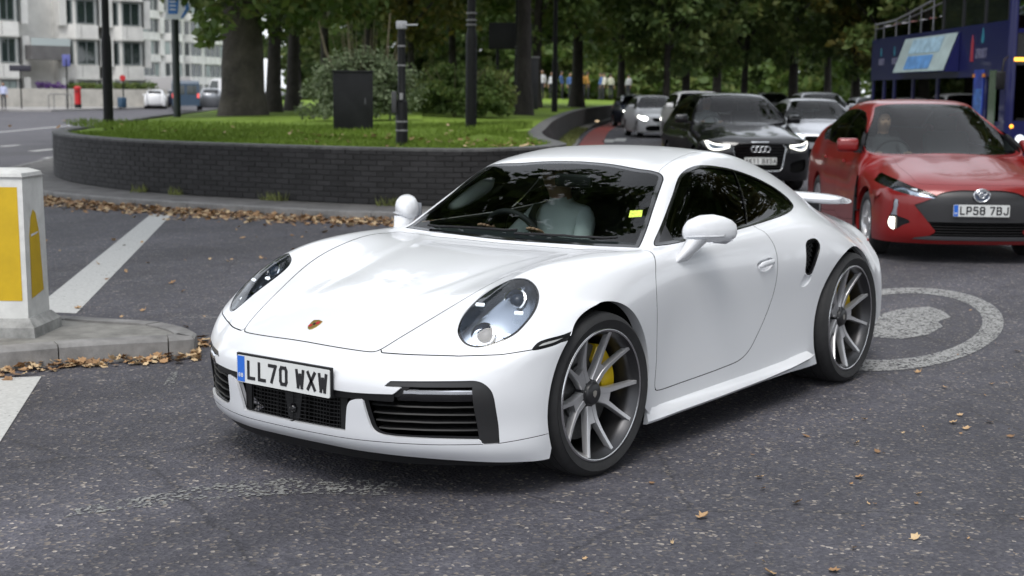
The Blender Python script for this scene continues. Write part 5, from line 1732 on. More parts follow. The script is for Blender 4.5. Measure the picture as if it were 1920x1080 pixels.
# ------------------------------------------------------------------ people
SKIN = pmat('skin', (.42, .24, .16), .55)
HAIR = pmat('dark_hair', (.018, .013, .010), .6)
def skinned(name, verts, edges, radii, root=0, sub=2):
    me = bpy.data.meshes.new(name)
    me.from_pydata(verts, edges, [])
    o = bpy.data.objects.new(name, me)
    col.objects.link(o)
    sk = o.modifiers.new('skin', 'SKIN')
    sk.use_smooth_shade = True
    lay = me.skin_vertices[0].data
    for i, r in enumerate(radii):
        lay[i].radius = r if hasattr(r, '__len__') else (r, r)
        lay[i].use_root = (i == root)
    ss = o.modifiers.new('sub', 'SUBSURF')
    ss.levels = ss.render_levels = sub
    dg = bpy.context.evaluated_depsgraph_get()
    out = bpy.data.meshes.new_from_object(o.evaluated_get(dg))
    bpy.data.objects.remove(o)
    bpy.data.meshes.remove(me)
    out.name = name
    return out
def seated_person(loc, rz, shirt, label, wheel=(.42, 0, .38), trousers=(.03, .03, .04), stand=False):
    """origin at the seat surface under the pelvis; faces +x; hands on a wheel at the given offset"""
    V, E, R = [], [], []
    def v(p, r, link=None):
        V.append(p); R.append(r)
        if link is not None: E.append((link, len(V) - 1))
        return len(V) - 1
    pel = v((0, 0, .10), (.15, .12))
    wst = v((-.03, 0, .27), (.14, .105), pel)
    chs = v((-.07, 0, .45), (.165, .12), wst)
    nb = v((-.085, 0, .585), (.075, .075), chs)
    nk = v((-.065, 0, .655), (.055, .055), nb)
    jaw = v((-.035, 0, .715), (.066, .07), nk)
    hd = v((-.045, 0, .79), (.078, .092), jaw)
    tp = v((-.055, 0, .865), (.06, .07), hd)
    nose = v((.055, 0, .765), (.012, .012), jaw)
    for s in (-1, 1):
        sh = v((-.085, s * .17, .535), (.068, .062), chs)
        if stand: el, wr, hn = (-.06, s * .24, .28), (.02, s * .25, .05), (.04, s * .25, -.03)
        else: el, wr, hn = (.14, s * .26, .33), (wheel[0] - .05, s * .17, wheel[2] + .02), (wheel[0] - .005, s * .165, wheel[2] + .05)
        e = v(el, (.046, .046), sh)
        w = v(wr, (.030, .026), e)
        h = v(hn, (.034, .018), w)
        hv = Vector(hn)
        d = (Vector(hn) - Vector(wr)).normalized()
        for k, (off, ln) in enumerate(((-.028, .07), (-.010, .082), (.010, .078), (.028, .062))):
            a = hv + Vector((0, off, 0)) + d * .03
            b = a + d * ln * .5 + Vector((.006, 0, -.004))
            c = b + d * ln * .3 + Vector((-.012, 0, -.016))
            i1 = v(tuple(a), (.0095, .0095), h)
            i2 = v(tuple(b), (.009, .009), i1)
            v(tuple(c), (.0075, .0075), i2)
        t1 = v(tuple(hv + Vector((0, -s * .035, .01))), (.011, .011), w)
        v(tuple(hv + Vector((0, -s * .045, .01)) + d * .035), (.009, .009), t1)
        if stand: kn, an, ft = (.02, s * .10, -.38), (-.01, s * .10, -.80), (.14, s * .11, -.86)
        else: kn, an, ft = (.44, s * .14, .16), (.66, s * .13, -.16), (.80, s * .13, -.17)
        hp = v((.02, s * .095, .08), (.095, .09), pel)
        k_ = v(kn, (.062, .062), hp)
        a_ = v(an, (.042, .042), k_)
        v(ft, (.042, .03), a_)
    me = skinned('person', V, E, R, 0)
    shirt_m = pmat('cloth_%02x%02x%02x' % tuple(int(255 * c) for c in shirt), shirt, .85)
    tr_m = pmat('trousers_%02x' % int(255 * trousers[2]), trousers, .85)
    me.materials.clear()
    for m in (shirt_m, SKIN, tr_m): me.materials.append(m)
    mi = []
    for p in me.polygons:
        c = p.center
        if c.z > .625: k = 1
        elif (not stand and c.x > wheel[0] - .16 and c.z > wheel[2] - .12) or (stand and abs(c.y) > .19 and c.z < .08): k = 1
        elif c.z < .13 and not (abs(c.y) > .22 and c.z > .1) or c.x > .30 and c.z < .28: k = 2
        else: k = 0
        mi.append(k)
    me.polygons.foreach_set('material_index', mi)
    o = bpy.data.objects.new('person', me)
    o.location = loc
    o.rotation_euler = (0, 0, rz)
    link(o)
    tag(o, label, 'person')
    hair = MB()
    rings = []
    for k in range(7):
        t = k / 6 * math.pi * .52
        rr, z = math.cos(t), math.sin(t)
        rings.append([(-.062 + .098 * rr * math.cos(a) - .012, .086 * rr * math.sin(a), .80 + .10 * z - (.05 if math.cos(a) < .2 else 0) * rr) for a in np.linspace(0, 2 * math.pi, 19)[:-1]])
    hair.loft(rings)
    hair.build('hair', HAIR, o, 80)
    for s in (-1, 1):
        MB().lathe([(0, .004), (.006, .003), (.009, 0)], 10, 'x', Matrix.Translation((.031, s * .030, .783))).build('eye', pmat('eye_dark', (.02, .015, .012), .2), o, 80)
    return o

# ------------------------------------------------------------------ other cars: one lofting recipe, different numbers
def family_grid(p):
    hw, fo, zn, zc = p['hw'], p['fo'], p['zn'], p['zc']
    fy = np.array([0, .22, .42, .60, .76, .88, .955, .985, 1.0]) * hw
    dx = np.array([0, .008, .035, .09, .18, .30, .45, .60, .76]) / .76
    G = []
    lv = [(.19, -.07), (.25, -.02), (.40, .0), (.54, .0), (zn - .09, -.02), (zn, -.10)]
    for i, (z, dX) in enumerate(lv):
        X0 = fo + dX
        row = []
        for j in range(9):
            row.append(np.array((X0 - dx[j] * (X0 - .33), fy[j] * (.985 if i < 1 else 1), z - (p.get('droop', .06) * (j / 8) ** 2 if i == 5 else 0))))
        G.append(row)
    def hood(x, t):
        zc_ = zn + (zc - zn) * t ** .72
        cr = p.get('crease', .0)
        return [np.array(q) for q in ((x, 0, zc_), (x, .22 * hw, zc_ - .003), (x - .01, .42 * hw, zc_ - .008 + cr), (x - .02, .58 * hw, zc_ - .018 + cr), (x - .03, .78 * hw, zc_ - .045), (x - .06, .90 * hw, zc_ - .11), (x - .10, .98 * hw, zc_ - .22), (x - .16, 1.0 * hw, .55 if x < .2 else .62), (x - .22, .995 * hw, .25 if x < .1 else .5))]
    xc = p['xc']
    xs = [fo - .32, fo * .45, .05, -.25]
    for x in xs:
        t = (fo - .1 - x) / (fo - .1 - xc)
        G.append(hood(x, t))
    full = []
    for s in G:
        p0, p1, p2, p3 = s[2], s[3], s[4], s[5]
        ins = [.5 * ((2 * p1) + (-p0 + p2) * t + (2 * p0 - 5 * p1 + 4 * p2 - p3) * t * t + (-p0 + 3 * p1 - 3 * p2 + p3) * t ** 3) for t in (1 / 3, 2 / 3)]
        full.append(s[:4] + ins + s[4:])
    H, zb, rw, xh, xe, xt = p['H'], p['zb'], p['rw'], p['xh'], p['xe'], p['xt']
    low = lambda x, w=1.0: [(.965 * hw * w, zb - .10), (.995 * hw * w, zb - .28), (hw * w, .50), (.985 * hw * w, .20)]
    def row(x, c, sides, xoff=(0, 0, 0, 0)):
        r = [np.array((x + xoff[k], y, z)) for k, (y, z) in enumerate(c)]
        return r + [np.array((x - .04, y, z)) for y, z in sides]
    # cowl
    full.append(row(xc, ((0, zc), (.26 * hw, zc - .004), (.55 * hw, zc - .012), (.80 * hw, zc - .012)), [(.83 * hw, zc - .01), (.86 * hw, zc - .015), (.89 * hw, zb - .02)] + low(0), (0, -.01, -.05, -.13)))
    m = .5
    xm, zm = xc + (xh - xc) * .5, zc + (H - .09 - zc) * .56
    full.append(row(xm, ((0, zm), (.25 * hw, zm - .004), (.50 * hw, zm - .014), (.755 * hw, zm - .03)), [(.80 * hw, zm - .045), (.86 * hw, (zm + zb) / 2 - .01), (.905 * hw, zb)] + low(0), (0, -.01, -.05, -.12)))
    zh = H - .06
    full.append(row(xh, ((0, zh), (.24 * hw, zh - .003), (.47 * hw, zh - .014), (rw * hw, zh - .045)), [((rw + .06) * hw, zh - .085), (.83 * hw, (zh + zb) / 2), (.915 * hw, zb + .005)] + low(0), (0, -.005, -.02, -.06)))
    for t, dz, w in ((.10, .028, 1.0), (.42, .055, 1.0), (.8, .03, .99)):
        x = xh + (xe - xh) * t
        z = zh + dz
        full.append(row(x, ((0, z), (.24 * hw, z - .003), (.47 * hw, z - .014), (rw * hw, z - .045)), [((rw + .06) * hw, z - .09), (.83 * hw, (z + zb) / 2 + .01), (.915 * hw, zb + .01 + .03 * t)] + low(0)))
    z = zh + .005
    zt, zt2 = p['zt'], p['zt'] - .25
    full.append(row(xe, ((0, z), (.23 * hw, z - .003), (.45 * hw, z - .014), ((rw - .02) * hw, z - .05)), [((rw + .04) * hw, z - .10), (.81 * hw, (z + zb) / 2 + .02), (.90 * hw, zb + .05)] + low(0, .99)))
    xm2 = (xe + xt) / 2 - .05
    zq = (z + zt) / 2 + .03
    full.append(row(xm2, ((0, zq), (.23 * hw, zq - .003), (.45 * hw, zq - .01), ((rw - .01) * hw, zq - .03)), [((rw + .05) * hw, zq - .06), (.79 * hw, (zq + zb) / 2 + .02), (.87 * hw, zb + .02)] + low(0, .97)))
    full.append(row(xt, ((0, zt), (.23 * hw, zt - .003), (.45 * hw, zt - .01), (.66 * hw, zt - .02)), [(.72 * hw, zt - .03), (.79 * hw, zt - .06), (.84 * hw, zt - .10)] + low(0, .94), (0, .01, .04, .08)))
    full.append(row(xt - .06, ((0, .55), (.23 * hw, .55), (.45 * hw, .55), (.62 * hw, .55)), [(.68 * hw, .54), (.75 * hw, .53), (.80 * hw, .52), (.85 * hw, .50), (.88 * hw, .46), (.90 * hw, .40), (.90 * hw, .28)], (0, .01, .05, .11)))
    full.append(row(xt + .02, ((0, .25), (.23 * hw, .25), (.45 * hw, .25), (.62 * hw, .25)), [(.68 * hw, .25), (.75 * hw, .25), (.80 * hw, .25), (.85 * hw, .245), (.87 * hw, .24), (.88 * hw, .235), (.88 * hw, .23)], (0, .01, .05, .11)))
    return np.array(full)

def simple_wheel(R, rim, w, spokes=5):
    tyre = tyre_mesh(R, rim, w)
    mb = MB()
    y = w / 2
    mb.lathe([(rim + .003, y - .012), (rim - .004, y - .004), (rim - .02, y - .02), (rim - .03, 0), (rim, -y + .02)], 40, 'y')
    for k in range(spokes):
        a = 2 * math.pi * k / spokes
        for da in (-.12, .12):
            rings = []
            for r, h in ((.03, .030), (rim * .6, .018), (rim - .012, .016)):
                aa = a + da * (r / rim)
                c, s = math.cos(aa), math.sin(aa)
                yf = y - .035 + .02 * (r / rim)
                rings.append([(c * r - s * h, yf - .03, s * r + c * h), (c * r - s * h, yf, s * r + c * h), (c * r + s * h, yf, s * r - c * h), (c * r + s * h, yf - .03, s * r - c * h)])
            mb.loft(rings)
    mb.lathe([(0, y - .02), (.05, y - .02), (.06, y - .05)], 20, 'y')
    mb.lathe([(0.03, y - .07), (rim - .03, y - .07)], 30, 'y')
    return tyre, mb.mesh('wheel', SATIN_ALLOY, 40)

def family_car(name, p, label, paint, loc, heading, group=None, detail=True, nu=230, nv=84, front=None):
    car = empty(name, loc, math.radians(heading))
    tag(car, label, 'car', group)
    P, N, ui, vi = loft(family_grid(p), nu, nv)
    S = grid_shell(P, N, ui, vi)
    wb, R = p['wb'], p['R']
    ext = []
    for cx in (0.0, -wb):
        f = masked(S, np.hypot(S.V[:, 0] - cx, S.V[:, 2] - R) - (R + .045), S.V[:, 1] > .55)
        _, S, sg, sn = split(S, f)
        k = sg[:, :, 1].min(1) > .5
        ext.append(skirt(sg[k], sn[k], vec=(0, -.06, 0)))
    # stations: 0-5 fascia, 6-9 hood, 10 cowl, 11 screen, 12 header, 13-15 roof, 16 roof end, 17 rear screen, 18 tail
    scr_poly = crom([(10.12, -3.0), (10.12, -3.0), (10.12, 2.75), (10.25, 3.02), (12.0, 3.0), (12.1, 2.8), (12.18, 2.0), (12.18, -3.0), (12.18, -3.0)], 5)
    fs = lambda s: masked(s, sdist(s.A * [1, .35], scr_poly * [1, .35]), (s.A[:, 0] > 9.5) & (s.A[:, 0] < 13))
    scr, S = panel(S, fs, .004)
    frit = None
    side_poly = crom([(10.35, 5.80), (10.35, 5.80), (11.1, 4.45), (12.1, 4.22), (13.4, 4.18), (14.6, 4.2), (16.0, 4.3), (16.8, 4.7), (17.0, 5.2), (16.6, 5.72), (15, 5.82), (13, 5.85), (11.2, 5.85)], 5)
    fd = lambda s: masked(s, sdist(s.A * [.3, 1], side_poly * [.3, 1]), (s.A[:, 1] > 3.4) & (s.A[:, 1] < 6.6) & (s.A[:, 0] > 9.8) & (s.A[:, 0] < 17.6))
    side, S = panel(S, fd, .002)
    sin, trim, _, _ = split(side, fd(side) + .06)
    panes = []
    cur = sin
    xb = p['xb']
    fr_, cur2, _, _ = split(cur, -(cur.V[:, 0] - (xb + .03)))
    mid, back, _, _ = split(cur2, -(cur2.V[:, 0] - (xb - .03)))
    trim = trim.join(mid)
    panes = [q for q in (fr_, back) if q is not None]
    rear_poly = [(16.3, -3), (17.7, -3), (17.7, 2.7), (16.3, 2.8)]
    frr = lambda s: masked(s, sdist(s.A * [1, .35], np.array(rear_poly) * [1, .35]), (s.A[:, 0] > 15.8) & (s.A[:, 0] < 18.2) & (s.A[:, 1] < 3.4))
    rear, S = panel(S, frr, .003)
    # hood shut line
    hp = crom([(5.06, -3), (5.06, -3), (5.06, 2.5), (5.5, 3.9), (9.6, 4.2), (9.9, 3.8), (9.9, -3), (9.9, -3)], 4)
    fh = lambda s: masked(s, sdist(s.A * [.25, .15], hp * [.25, .15]), (s.A[:, 0] > 4.6) & (s.A[:, 0] < 10.1))
    hood, S = panel(S, fh, .0022)
    feats = []
    if front: S, hood = front(S, hood, car, p, feats)
    # doors: shut lines
    doors = []
    if detail:
        for x0, x1 in ((-.42, xb), (xb, xb - .95)):
            dp = [(x0, p['zb'] + .05), (x0 + .02, .30), (x1 + .02, .30), (x1, .55), (x1, p['zb'] + .05)]
            fdo = lambda s, dp=dp: masked(s, sdist(xz(s), crom([np.array(q) for q in (dp[0], dp[0], dp[1], dp[1], dp[2], dp[3], dp[4], dp[4])], 4)), (s.V[:, 1] > .55) & (s.A[:, 1] > 5.6) & (s.A[:, 0] > 8.5))
            dd, S = panel(S, fdo, .0022)
            doors.append(dd)
    body = S
    for e in ext: body = body.join(e)
    mk_shell('body', body.both(), paint, car)
    mk_shell('hood', hood.both(), paint, car)
    both = lambda n, s, m: mk_shell(n, s.both(), m, car)
    both('windscreen', scr, GLASS_TINT)
    if rear is not None: both('rear_window', rear, GLASS_DARK)
    g = GAPS[0]
    for q in GAPS[1:]: g = g.join(q)
    both('panel_gap', g.offset(-.006), DARK_VOID)
    GAPS.clear()
    for m in (False, True):
        mm = (lambda s: s.mirror()) if m else (lambda s: s)
        for dd in doors:
            if dd is None: continue
            do = mk_shell('door', mm(dd), paint, car)
            c = dd.V.mean(0)
            MB().box((c[0] - .25, (c[1] + .018) * (-1 if m else 1), p['zb'] - .10), (.20, .03, .028)).build('door_handle', paint if not p.get('chrome') else CHROME, do)
        for q in panes: mk_shell('side_window', mm(q), GLASS_DARK, car)
        mk_shell('window_trim', mm(trim).offset(.001), GLOSS_BLACK, car)
        sy = -1 if m else 1
        hw = p['hw']
        mir = inst('door_mirror', rbox_mesh('door_mirror', (.12, .22, .14), .035, paint, 3), car, (p['xc'] - .34, sy * (hw + .06), p['zb'] + .09), (0, 0, sy * .12))
        MB().box((.01, -sy * .13, -.06), (.07, .14, .035)).build('mirror_arm', BLACK_PLASTIC, mir)
        for cx in (0.0, -wb):
            V, F = [], []
            n = 18
            for k in range(n + 1):
                a = math.radians(-25 + 230 * k / n)
                x, z = cx + (R + .05) * math.cos(a), max(R + (R + .05) * math.sin(a), .18)
                V += [(x, sy * (hw - .05), z), (x, sy * (hw - .36), z)]
            for k in range(n): F.append((2 * k, 2 * k + 1, 2 * k + 3, 2 * k + 2))
            F.append(tuple(2 * k + 1 for k in range(n + 1)))
            mk('wheel_housing', V, F, DARK_VOID, car)
    lin = S
    for dd in doors:
        if dd is not None: lin = lin.join(dd)
    keep, _, _, _ = split(lin, np.maximum(lin.V[:, 0] - (p['xc'] + .1), p['xt'] + .3 - lin.V[:, 0]))
    both('cabin_lining', keep.offset(-.025), CABIN)
    hw = p['hw']
    MB().prism([(p['fo'] - .2, -.62 * hw), (p['fo'] - .2, .62 * hw), (.36, .70 * hw), (-.36, .62 * hw), (-.44, .93 * hw), (-wb + .44, .93 * hw), (-wb + .36, .62 * hw), (p['xt'] + .1, .66 * hw), (p['xt'] + .1, -.66 * hw), (-wb + .36, -.62 * hw), (-wb + .44, -.93 * hw), (-.44, -.93 * hw), (-.36, -.62 * hw), (.36, -.70 * hw)], (0, 0, .185), (1, 0, 0), (0, 1, 0), .03).build('underbody', DARK_VOID, car)
    ty, wh = simple_wheel(R, R - .095, .205)
    for cx in (0.0, -wb):
        for sy in (1, -1):
            w = inst('wheel', wh, car, (cx, sy * (hw - .125), R), (0, 0, 0 if sy > 0 else math.pi))
            inst('tyre', ty, w)
    # cabin
    zb = p['zb']
    rings = []
    for y in np.linspace(-.80 * hw, .80 * hw, 9):
        rings.append([(p['xc'] - .02, y, zb - .10), (p['xc'] - .30, y, zb - .01), (p['xc'] - .62, y, zb - .02), (p['xc'] - .68, y, zb - .3), (p['xc'] - .02, y, zb - .3)])
    MB().loft(rings).build('dashboard', CABIN, car, 40)
    seatm = pmat('seat_cloth', (.035, .035, .038), .85)
    for y in (-.38, .38):
        s_o = inst('seat', rbox_mesh('seat', (.5, .5, .16), .05, seatm), car, (p['xc'] - 1.15, y, zb - .45))
        inst('backrest', rbox_mesh('backrest', (.14, .5, .62), .05, seatm), s_o, (-.28, 0, .36), (0, math.radians(-16), 0))
        inst('headrest', rbox_mesh('headrest', (.09, .25, .18), .035, seatm), s_o, (-.39, 0, .74))
    MB().lathe([(.18 + .014 * math.cos(a), .014 * math.sin(a)) for a in np.linspace(0, 2 * math.pi, 9)[:-1]], 32, 'x', Matrix.Translation((p['xc'] - .74, -.38, zb - .03)) @ Matrix.Rotation(math.radians(24), 4, 'Y'), True).build('steering_wheel', CABIN, car, 60)
    MB().box((p['xc'] - 1.5, 0, .32), (2.4, 1.6 * hw, .04)).build('cabin_floor', CABIN, car)
    return car

def feature(S, poly, zmin=0, xmin=.2, step=5):
    """cut a front-view (y,z) outline out of the shell; returns (piece, rest)"""
    c = crom(poly, step)
    f = masked(S, sdist(yz(S), c), S.V[:, 0] > xmin)
    a, b, sg, sn = split(S, f)
    return a, b, sg, sn, c

def emblem_ring(parent, name, M, r, t, mat, sx=1.0):
    return MB().lathe([(r + t * math.cos(a), t * math.sin(a)) for a in np.linspace(0, 2 * math.pi, 9)[:-1]], 32, 'z', M @ Matrix.Diagonal((sx, 1, 1, 1)), True).build(name, mat, parent, 60)

def face_frame(x, y, z):
    """x right as read from the front, y up, z out of a forward-facing panel"""
    return Matrix(((0, 0, 1, x), (1, 0, 0, y), (0, 1, 0, z), (0, 0, 0, 1)))

# --- red hatchback: low nose, wide black mouth, vertical lamps in the bumper corners
RED = pmat('red_paint', (.20, .007, .007), .28, .1, coat=.4)
def prius_front(S, hood, car, p, feats):
    hl = [(.40, .63), (.43, .66), (.60, .725), (.74, .80), (.80, .855), (.845, .84), (.84, .76), (.79, .70), (.62, .645)]
    lamp, S, sg, sn, c = feature(S, hl, xmin=.15)
    if lamp is None: return S, hood
    blade = [(.30, .60), (.42, .60), (.42, .60), (.46, .585), (.66, .54)]
    mouth = [(-.3, .70), (0, .70), (.20, .70), (.36, .672), (.44, .625), (.44, .625), (.55, .575), (.60, .56), (.60, .56), (.42, .335), (.42, .335), (.40, .315), (.45, .27), (.45, .27), (.62, .235), (.0, .225), (-.3, .225)]
    m_, S, sg2, sn2, c2 = feature(S, mouth, xmin=.3)
    bez = m_.join(skirt(sg2, sn2, vec=(-.03, 0, 0))) if m_ is not None else None
    grille, upper, _, _ = split(m_, m_.V[:, 2] - .40)
    mk_shell('grille_surround', upper.offset(-.012).both(), pmat('grille_satin', (.022, .022, .024), .4), car)
    mk_shell('lower_grille', grille.offset(-.05).both(), DARK_VOID, car)
    lipm, _, _, _ = split(grille, grille.V[:, 2] - .265)
    if lipm is not None: mk_shell('lower_lip', lipm.offset(-.004).both(), pmat('grey_lip', (.08, .08, .085), .5), car)
    for z in (.28, .305, .33, .355, .38):
        rings = []
        for y in np.linspace(-.52, .52, 13):
            x = p['fo'] - .02 - .16 * (abs(y) / .8) ** 2.2
            rings.append([(x, y, z), (x - .01, y, z + .007), (x - .05, y, z + .007), (x - .05, y, z - .004)])
        MB().loft(rings).build('grille_slat', BLACK_PLASTIC, car, 30)
    fog = [(.725, .60), (.755, .60), (.765, .50), (.79, .43), (.80, .36), (.77, .315), (.73, .32), (.68, .36), (.62, .395), (.68, .43), (.73, .45)]
    f_, S, sg3, sn3, c3 = feature(S, fog, xmin=.05)
    for m in (False, True):
        mm = (lambda s: s.mirror()) if m else (lambda s: s)
        ho = mk_shell('headlight', mm(lamp).offset(-.045), pmat('lamp_bowl_metal', (.34, .38, .45), .22, .95), car)
        mk_shell('lens', mm(lamp).offset(-.002), GLASS_CLEAR, ho)
        sy = -1 if m else 1
        for y in (.56, .64, .72):
            xx = float(np.interp(y, [.42, .6, .82], [.80, .66, .36]))
            b = MB().box((xx - .03, sy * y, .665 + .22 * (y - .5)), (.05, .05, .035), rot=(0, 0, sy * .6))
            b.build('lamp_module', LAMP_DIM if y < .6 else CHROME, ho)
        if f_ is not None:
            fo = mk_shell('fog_lamp', mm(f_).offset(-.03), GLOSS_BLACK, car)
            lit, _, _, _ = split(f_, np.maximum(f_.V[:, 2] - .43, -(f_.V[:, 1] - .75)))
            if lit is not None: mk_shell('lit_lamp', mm(lit).offset(-.012), pmat('fog_lit', (.9, .9, .88), .2, emit=(1, .93, .8, 2.0)), fo)
            stripe, _, _, _ = split(f_, np.maximum(-(f_.V[:, 2] - .45), -(f_.V[:, 1] - .73)))
            if stripe is not None: mk_shell('lamp_strip', mm(stripe).offset(-.008), pmat('strip_grey', (.35, .37, .42), .2, .5), fo)
    # emblem and plate
    F_ = face_frame(p['fo'] - .005, 0, .655)
    em = emblem_ring(car, 'emblem', F_, .058, .008, CHROME, 1.25)
    emblem_ring(em, 'emblem_oval', F_ @ Matrix.Translation((0, .002, .004)), .026, .006, CHROME, 1.0)
    emblem_ring(em, 'emblem_oval', F_ @ Matrix.Translation((0, .022, .004)), .022, .005, CHROME, 2.1)
    MB().lathe([(0, .002), (.052, .001), (.055, -.01)], 24, 'z', F_ @ Matrix.Diagonal((1.25, 1, 1, 1))).build('emblem_disc', pmat('emblem_blue', (.10, .12, .17), .2, .4), em)
    number_plate(car, 'LP58 7BJ', face_frame(p['fo'] + .012, 0, .515) @ Matrix.Rotation(0, 4, 'X'), True)
    return S, hood
prius_p = dict(hw=.88, fo=.95, zn=.75, zc=.985, xc=-.30, xh=-1.28, H=1.54, zb=.97, rw=.60, xe=-2.55, xt=-3.50, zt=1.10, wb=2.70, R=.315, xb=-1.55, droop=.10, crease=.012)
prius_loc = spot(1786, 13.9) + Vector((0, 0, 0))
prius = family_car('red_hatchback', prius_p, 'glossy red hatchback with lit bumper lamp, waiting behind the white coupe', RED, prius_loc, AXIS - 2.0, front=prius_front)
# --- black crossover with big hexagonal grille and bright lamps
BLACK_PAINT = pmat('black_paint', (.004, .004, .005), .2, coat=.6, spec=.3)
def audi_front(S, hood, car, p, feats):
    hexa = [(-.3, .80), (0, .80), (.34, .80), (.34, .80), (.44, .735), (.44, .735), (.37, .38), (.37, .38), (.32, .345), (.0, .345), (-.3, .345)]
    hexa = [(a, b) for a, b in hexa]
    g_, S, sg, sn, c = feature(S, hexa, xmin=.3, step=3)
    mk_shell('grille', g_.offset(-.04).both(), DARK_VOID, car)
    for z in np.arange(.42, .79, .045):
        w = float(np.interp(z, [.36, .735, .80], [.34, .41, .33]))
        MB().box((p['fo'] - .035, 0, z), (.02, 2 * w, .012)).build('grille_bar', GLOSS_BLACK, car)
    path = [Vector((p['fo'] - .012 - .10 * (abs(y) / .5) ** 2 - (.05 if z > .77 else 0), y, z)) for y, z in ((-.33, .80), (-.12, .803), (.12, .803), (.33, .80), (.39, .775), (.437, .735), (.41, .58), (.372, .38), (.318, .347), (0, .342), (-.318, .347), (-.372, .38), (-.41, .58), (-.437, .735), (-.39, .775), (-.33, .80))]
    MB().tube(path, .022, 8, False).build('grille_surround', pmat('satin_chrome', (.62, .63, .65), .22, 1.0), car, 60)
    hl = [(.475, .735), (.475, .765), (.58, .775), (.72, .79), (.82, .83), (.845, .81), (.82, .735), (.78, .69), (.68, .675), (.56, .70)]
    lamp, S, sg2, sn2, c2 = feature(S, hl, xmin=.05)
    low = [(.50, .42), (.51, .47), (.64, .52), (.78, .53), (.80, .46), (.76, .36), (.6, .33), (.51, .35)]
    lo, S, sg3, sn3, c3 = feature(S, low, xmin=.1)
    for m in (False, True):
        mm = (lambda s: s.mirror()) if m else (lambda s: s)
        if lamp is not None:
            ho = mk_shell('headlight', mm(lamp).offset(-.03), pmat('lamp_bowl_metal', (.34, .38, .45), .22, .95), car)
            mk_shell('lens', mm(lamp).offset(-.001), GLASS_CLEAR, ho)
            band, inn, _, _ = split(lamp, -(masked(lamp, sdist(yz(lamp), c2), lamp.V[:, 0] > 0) + .022))
            drl, _, _, _ = split(band, -(band.V[:, 1] - .49)) if band is not None else (None,) * 4
            if drl is not None: mk_shell('running_light', mm(drl).offset(-.006), pmat('running_white', (.9, .9, .85), .2, emit=(1, .96, .86, 1.5)), ho)
        if lo is not None: mk_shell('lower_intake', mm(lo).offset(-.03), DARK_VOID, car)
    for k in range(4):
        emblem_ring(car, 'emblem_ring', face_frame(p['fo'] + .002, -.108 + .072 * k, .70), .045, .008, CHROME)
    number_plate(car, 'AK11 BXSA', face_frame(p['fo'] + .015, 0, .515), False)
    return S, hood
audi_p = dict(hw=.915, fo=.90, zn=.86, zc=1.09, xc=-.50, xh=-1.20, H=1.60, zb=1.06, rw=.62, xe=-2.75, xt=-3.45, zt=1.12, wb=2.60, R=.345, xb=-1.52, droop=.06, crease=.015)
audi = family_car('black_crossover', audi_p, 'black crossover with bright hexagonal chrome grille and lit headlamps', BLACK_PAINT, spot(1398, 23.2), AXIS + 3.5, front=audi_front)
# --- plainer cars further back
def plain_front(grille_w=.5, lamp=LAMP_DIM, text=None):
    def fn(S, hood, car, p, feats):
        zn = p['zn']
        g_, S, _, _, _ = feature(S, [(-.3, zn - .10), (0, zn - .10), (grille_w, zn - .09), (grille_w - .04, zn - .19), (0, zn - .21), (-.3, zn - .21)], xmin=.3)
        if g_ is not None: mk_shell('grille', g_.offset(-.03).both(), DARK_VOID, car)
        l_, S, _, _, _ = feature(S, [(0, .26), (.6, .27), (.62, .38), (.5, .43), (0, .43), (-.3, .43), (-.3, .26)], xmin=.3)
        if l_ is not None: mk_shell('lower_grille', l_.offset(-.03).both(), DARK_VOID, car)
        h_, S, _, _, _ = feature(S, [(.55, zn - .10), (.60, zn - .03), (.76, zn - .005), (.83, zn + .02), (.82, zn - .09), (.72, zn - .16), (.60, zn - .16)], xmin=.0)
        for m in (False, True):
            mm = (lambda s: s.mirror()) if m else (lambda s: s)
            if h_ is not None:
                ho = mk_shell('headlight', mm(h_).offset(-.02), lamp, car)
                mk_shell('lens', mm(h_), GLASS_CLEAR, ho)
        number_plate(car, text or 'LC17 VKT', face_frame(p['fo'] + .012, 0, .50), False)
        return S, hood
    return fn
hatch_p = dict(hw=.85, fo=.84, zn=.78, zc=1.03, xc=-.42, xh=-1.10, H=1.50, zb=1.0, rw=.62, xe=-2.60, xt=-3.10, zt=1.12, wb=2.51, R=.31, xb=-1.45)
suv_p = dict(hw=.92, fo=.92, zn=.92, zc=1.14, xc=-.48, xh=-1.15, H=1.66, zb=1.12, rw=.64, xe=-2.9, xt=-3.6, zt=1.2, wb=2.70, R=.36, xb=-1.55)
SILVER = pmat('silver_paint', (.42, .43, .46), .28, .6, coat=.6)
WHITEC = pmat('white_car_paint', (.72, .72, .73), .28, coat=.6)
GREYC = pmat('grey_paint', (.22, .23, .25), .28, .5, coat=.6)
DARKC = pmat('navy_paint', (.015, .02, .04), .25, coat=.6)
family_car('silver_estate_car', hatch_p, 'silver grey car between the black crossover and the red hatchback', SILVER, spot(1538, 30.5), AXIS - 1, front=plain_front(.55, text='LD64 XPO'))
family_car('white_hatchback', hatch_p, 'small white hatchback with one bright headlamp behind the black crossover', WHITEC, spot(1232, 50), AXIS + 4.5, front=plain_front(.4, LAMP_WHITE))
family_car('silver_people_carrier', suv_p, 'tall silver car whose roof shows behind the silver grey car', SILVER, spot(1545, 46), AXIS, front=plain_front(), detail=False, nu=160, nv=60)
family_car('white_saloon', suv_p, 'pale car whose roof shows above the black crossover', WHITEC, spot(1318, 42), AXIS + 2, front=plain_front(), detail=False, nu=160, nv=60)
family_car('dark_hatchback', hatch_p, 'dark car with a lit lamp just behind the small white hatchback', DARKC, spot(1196, 64), AXIS + 6, front=plain_front(.4, LAMP_WHITE), detail=False, nu=160, nv=60)
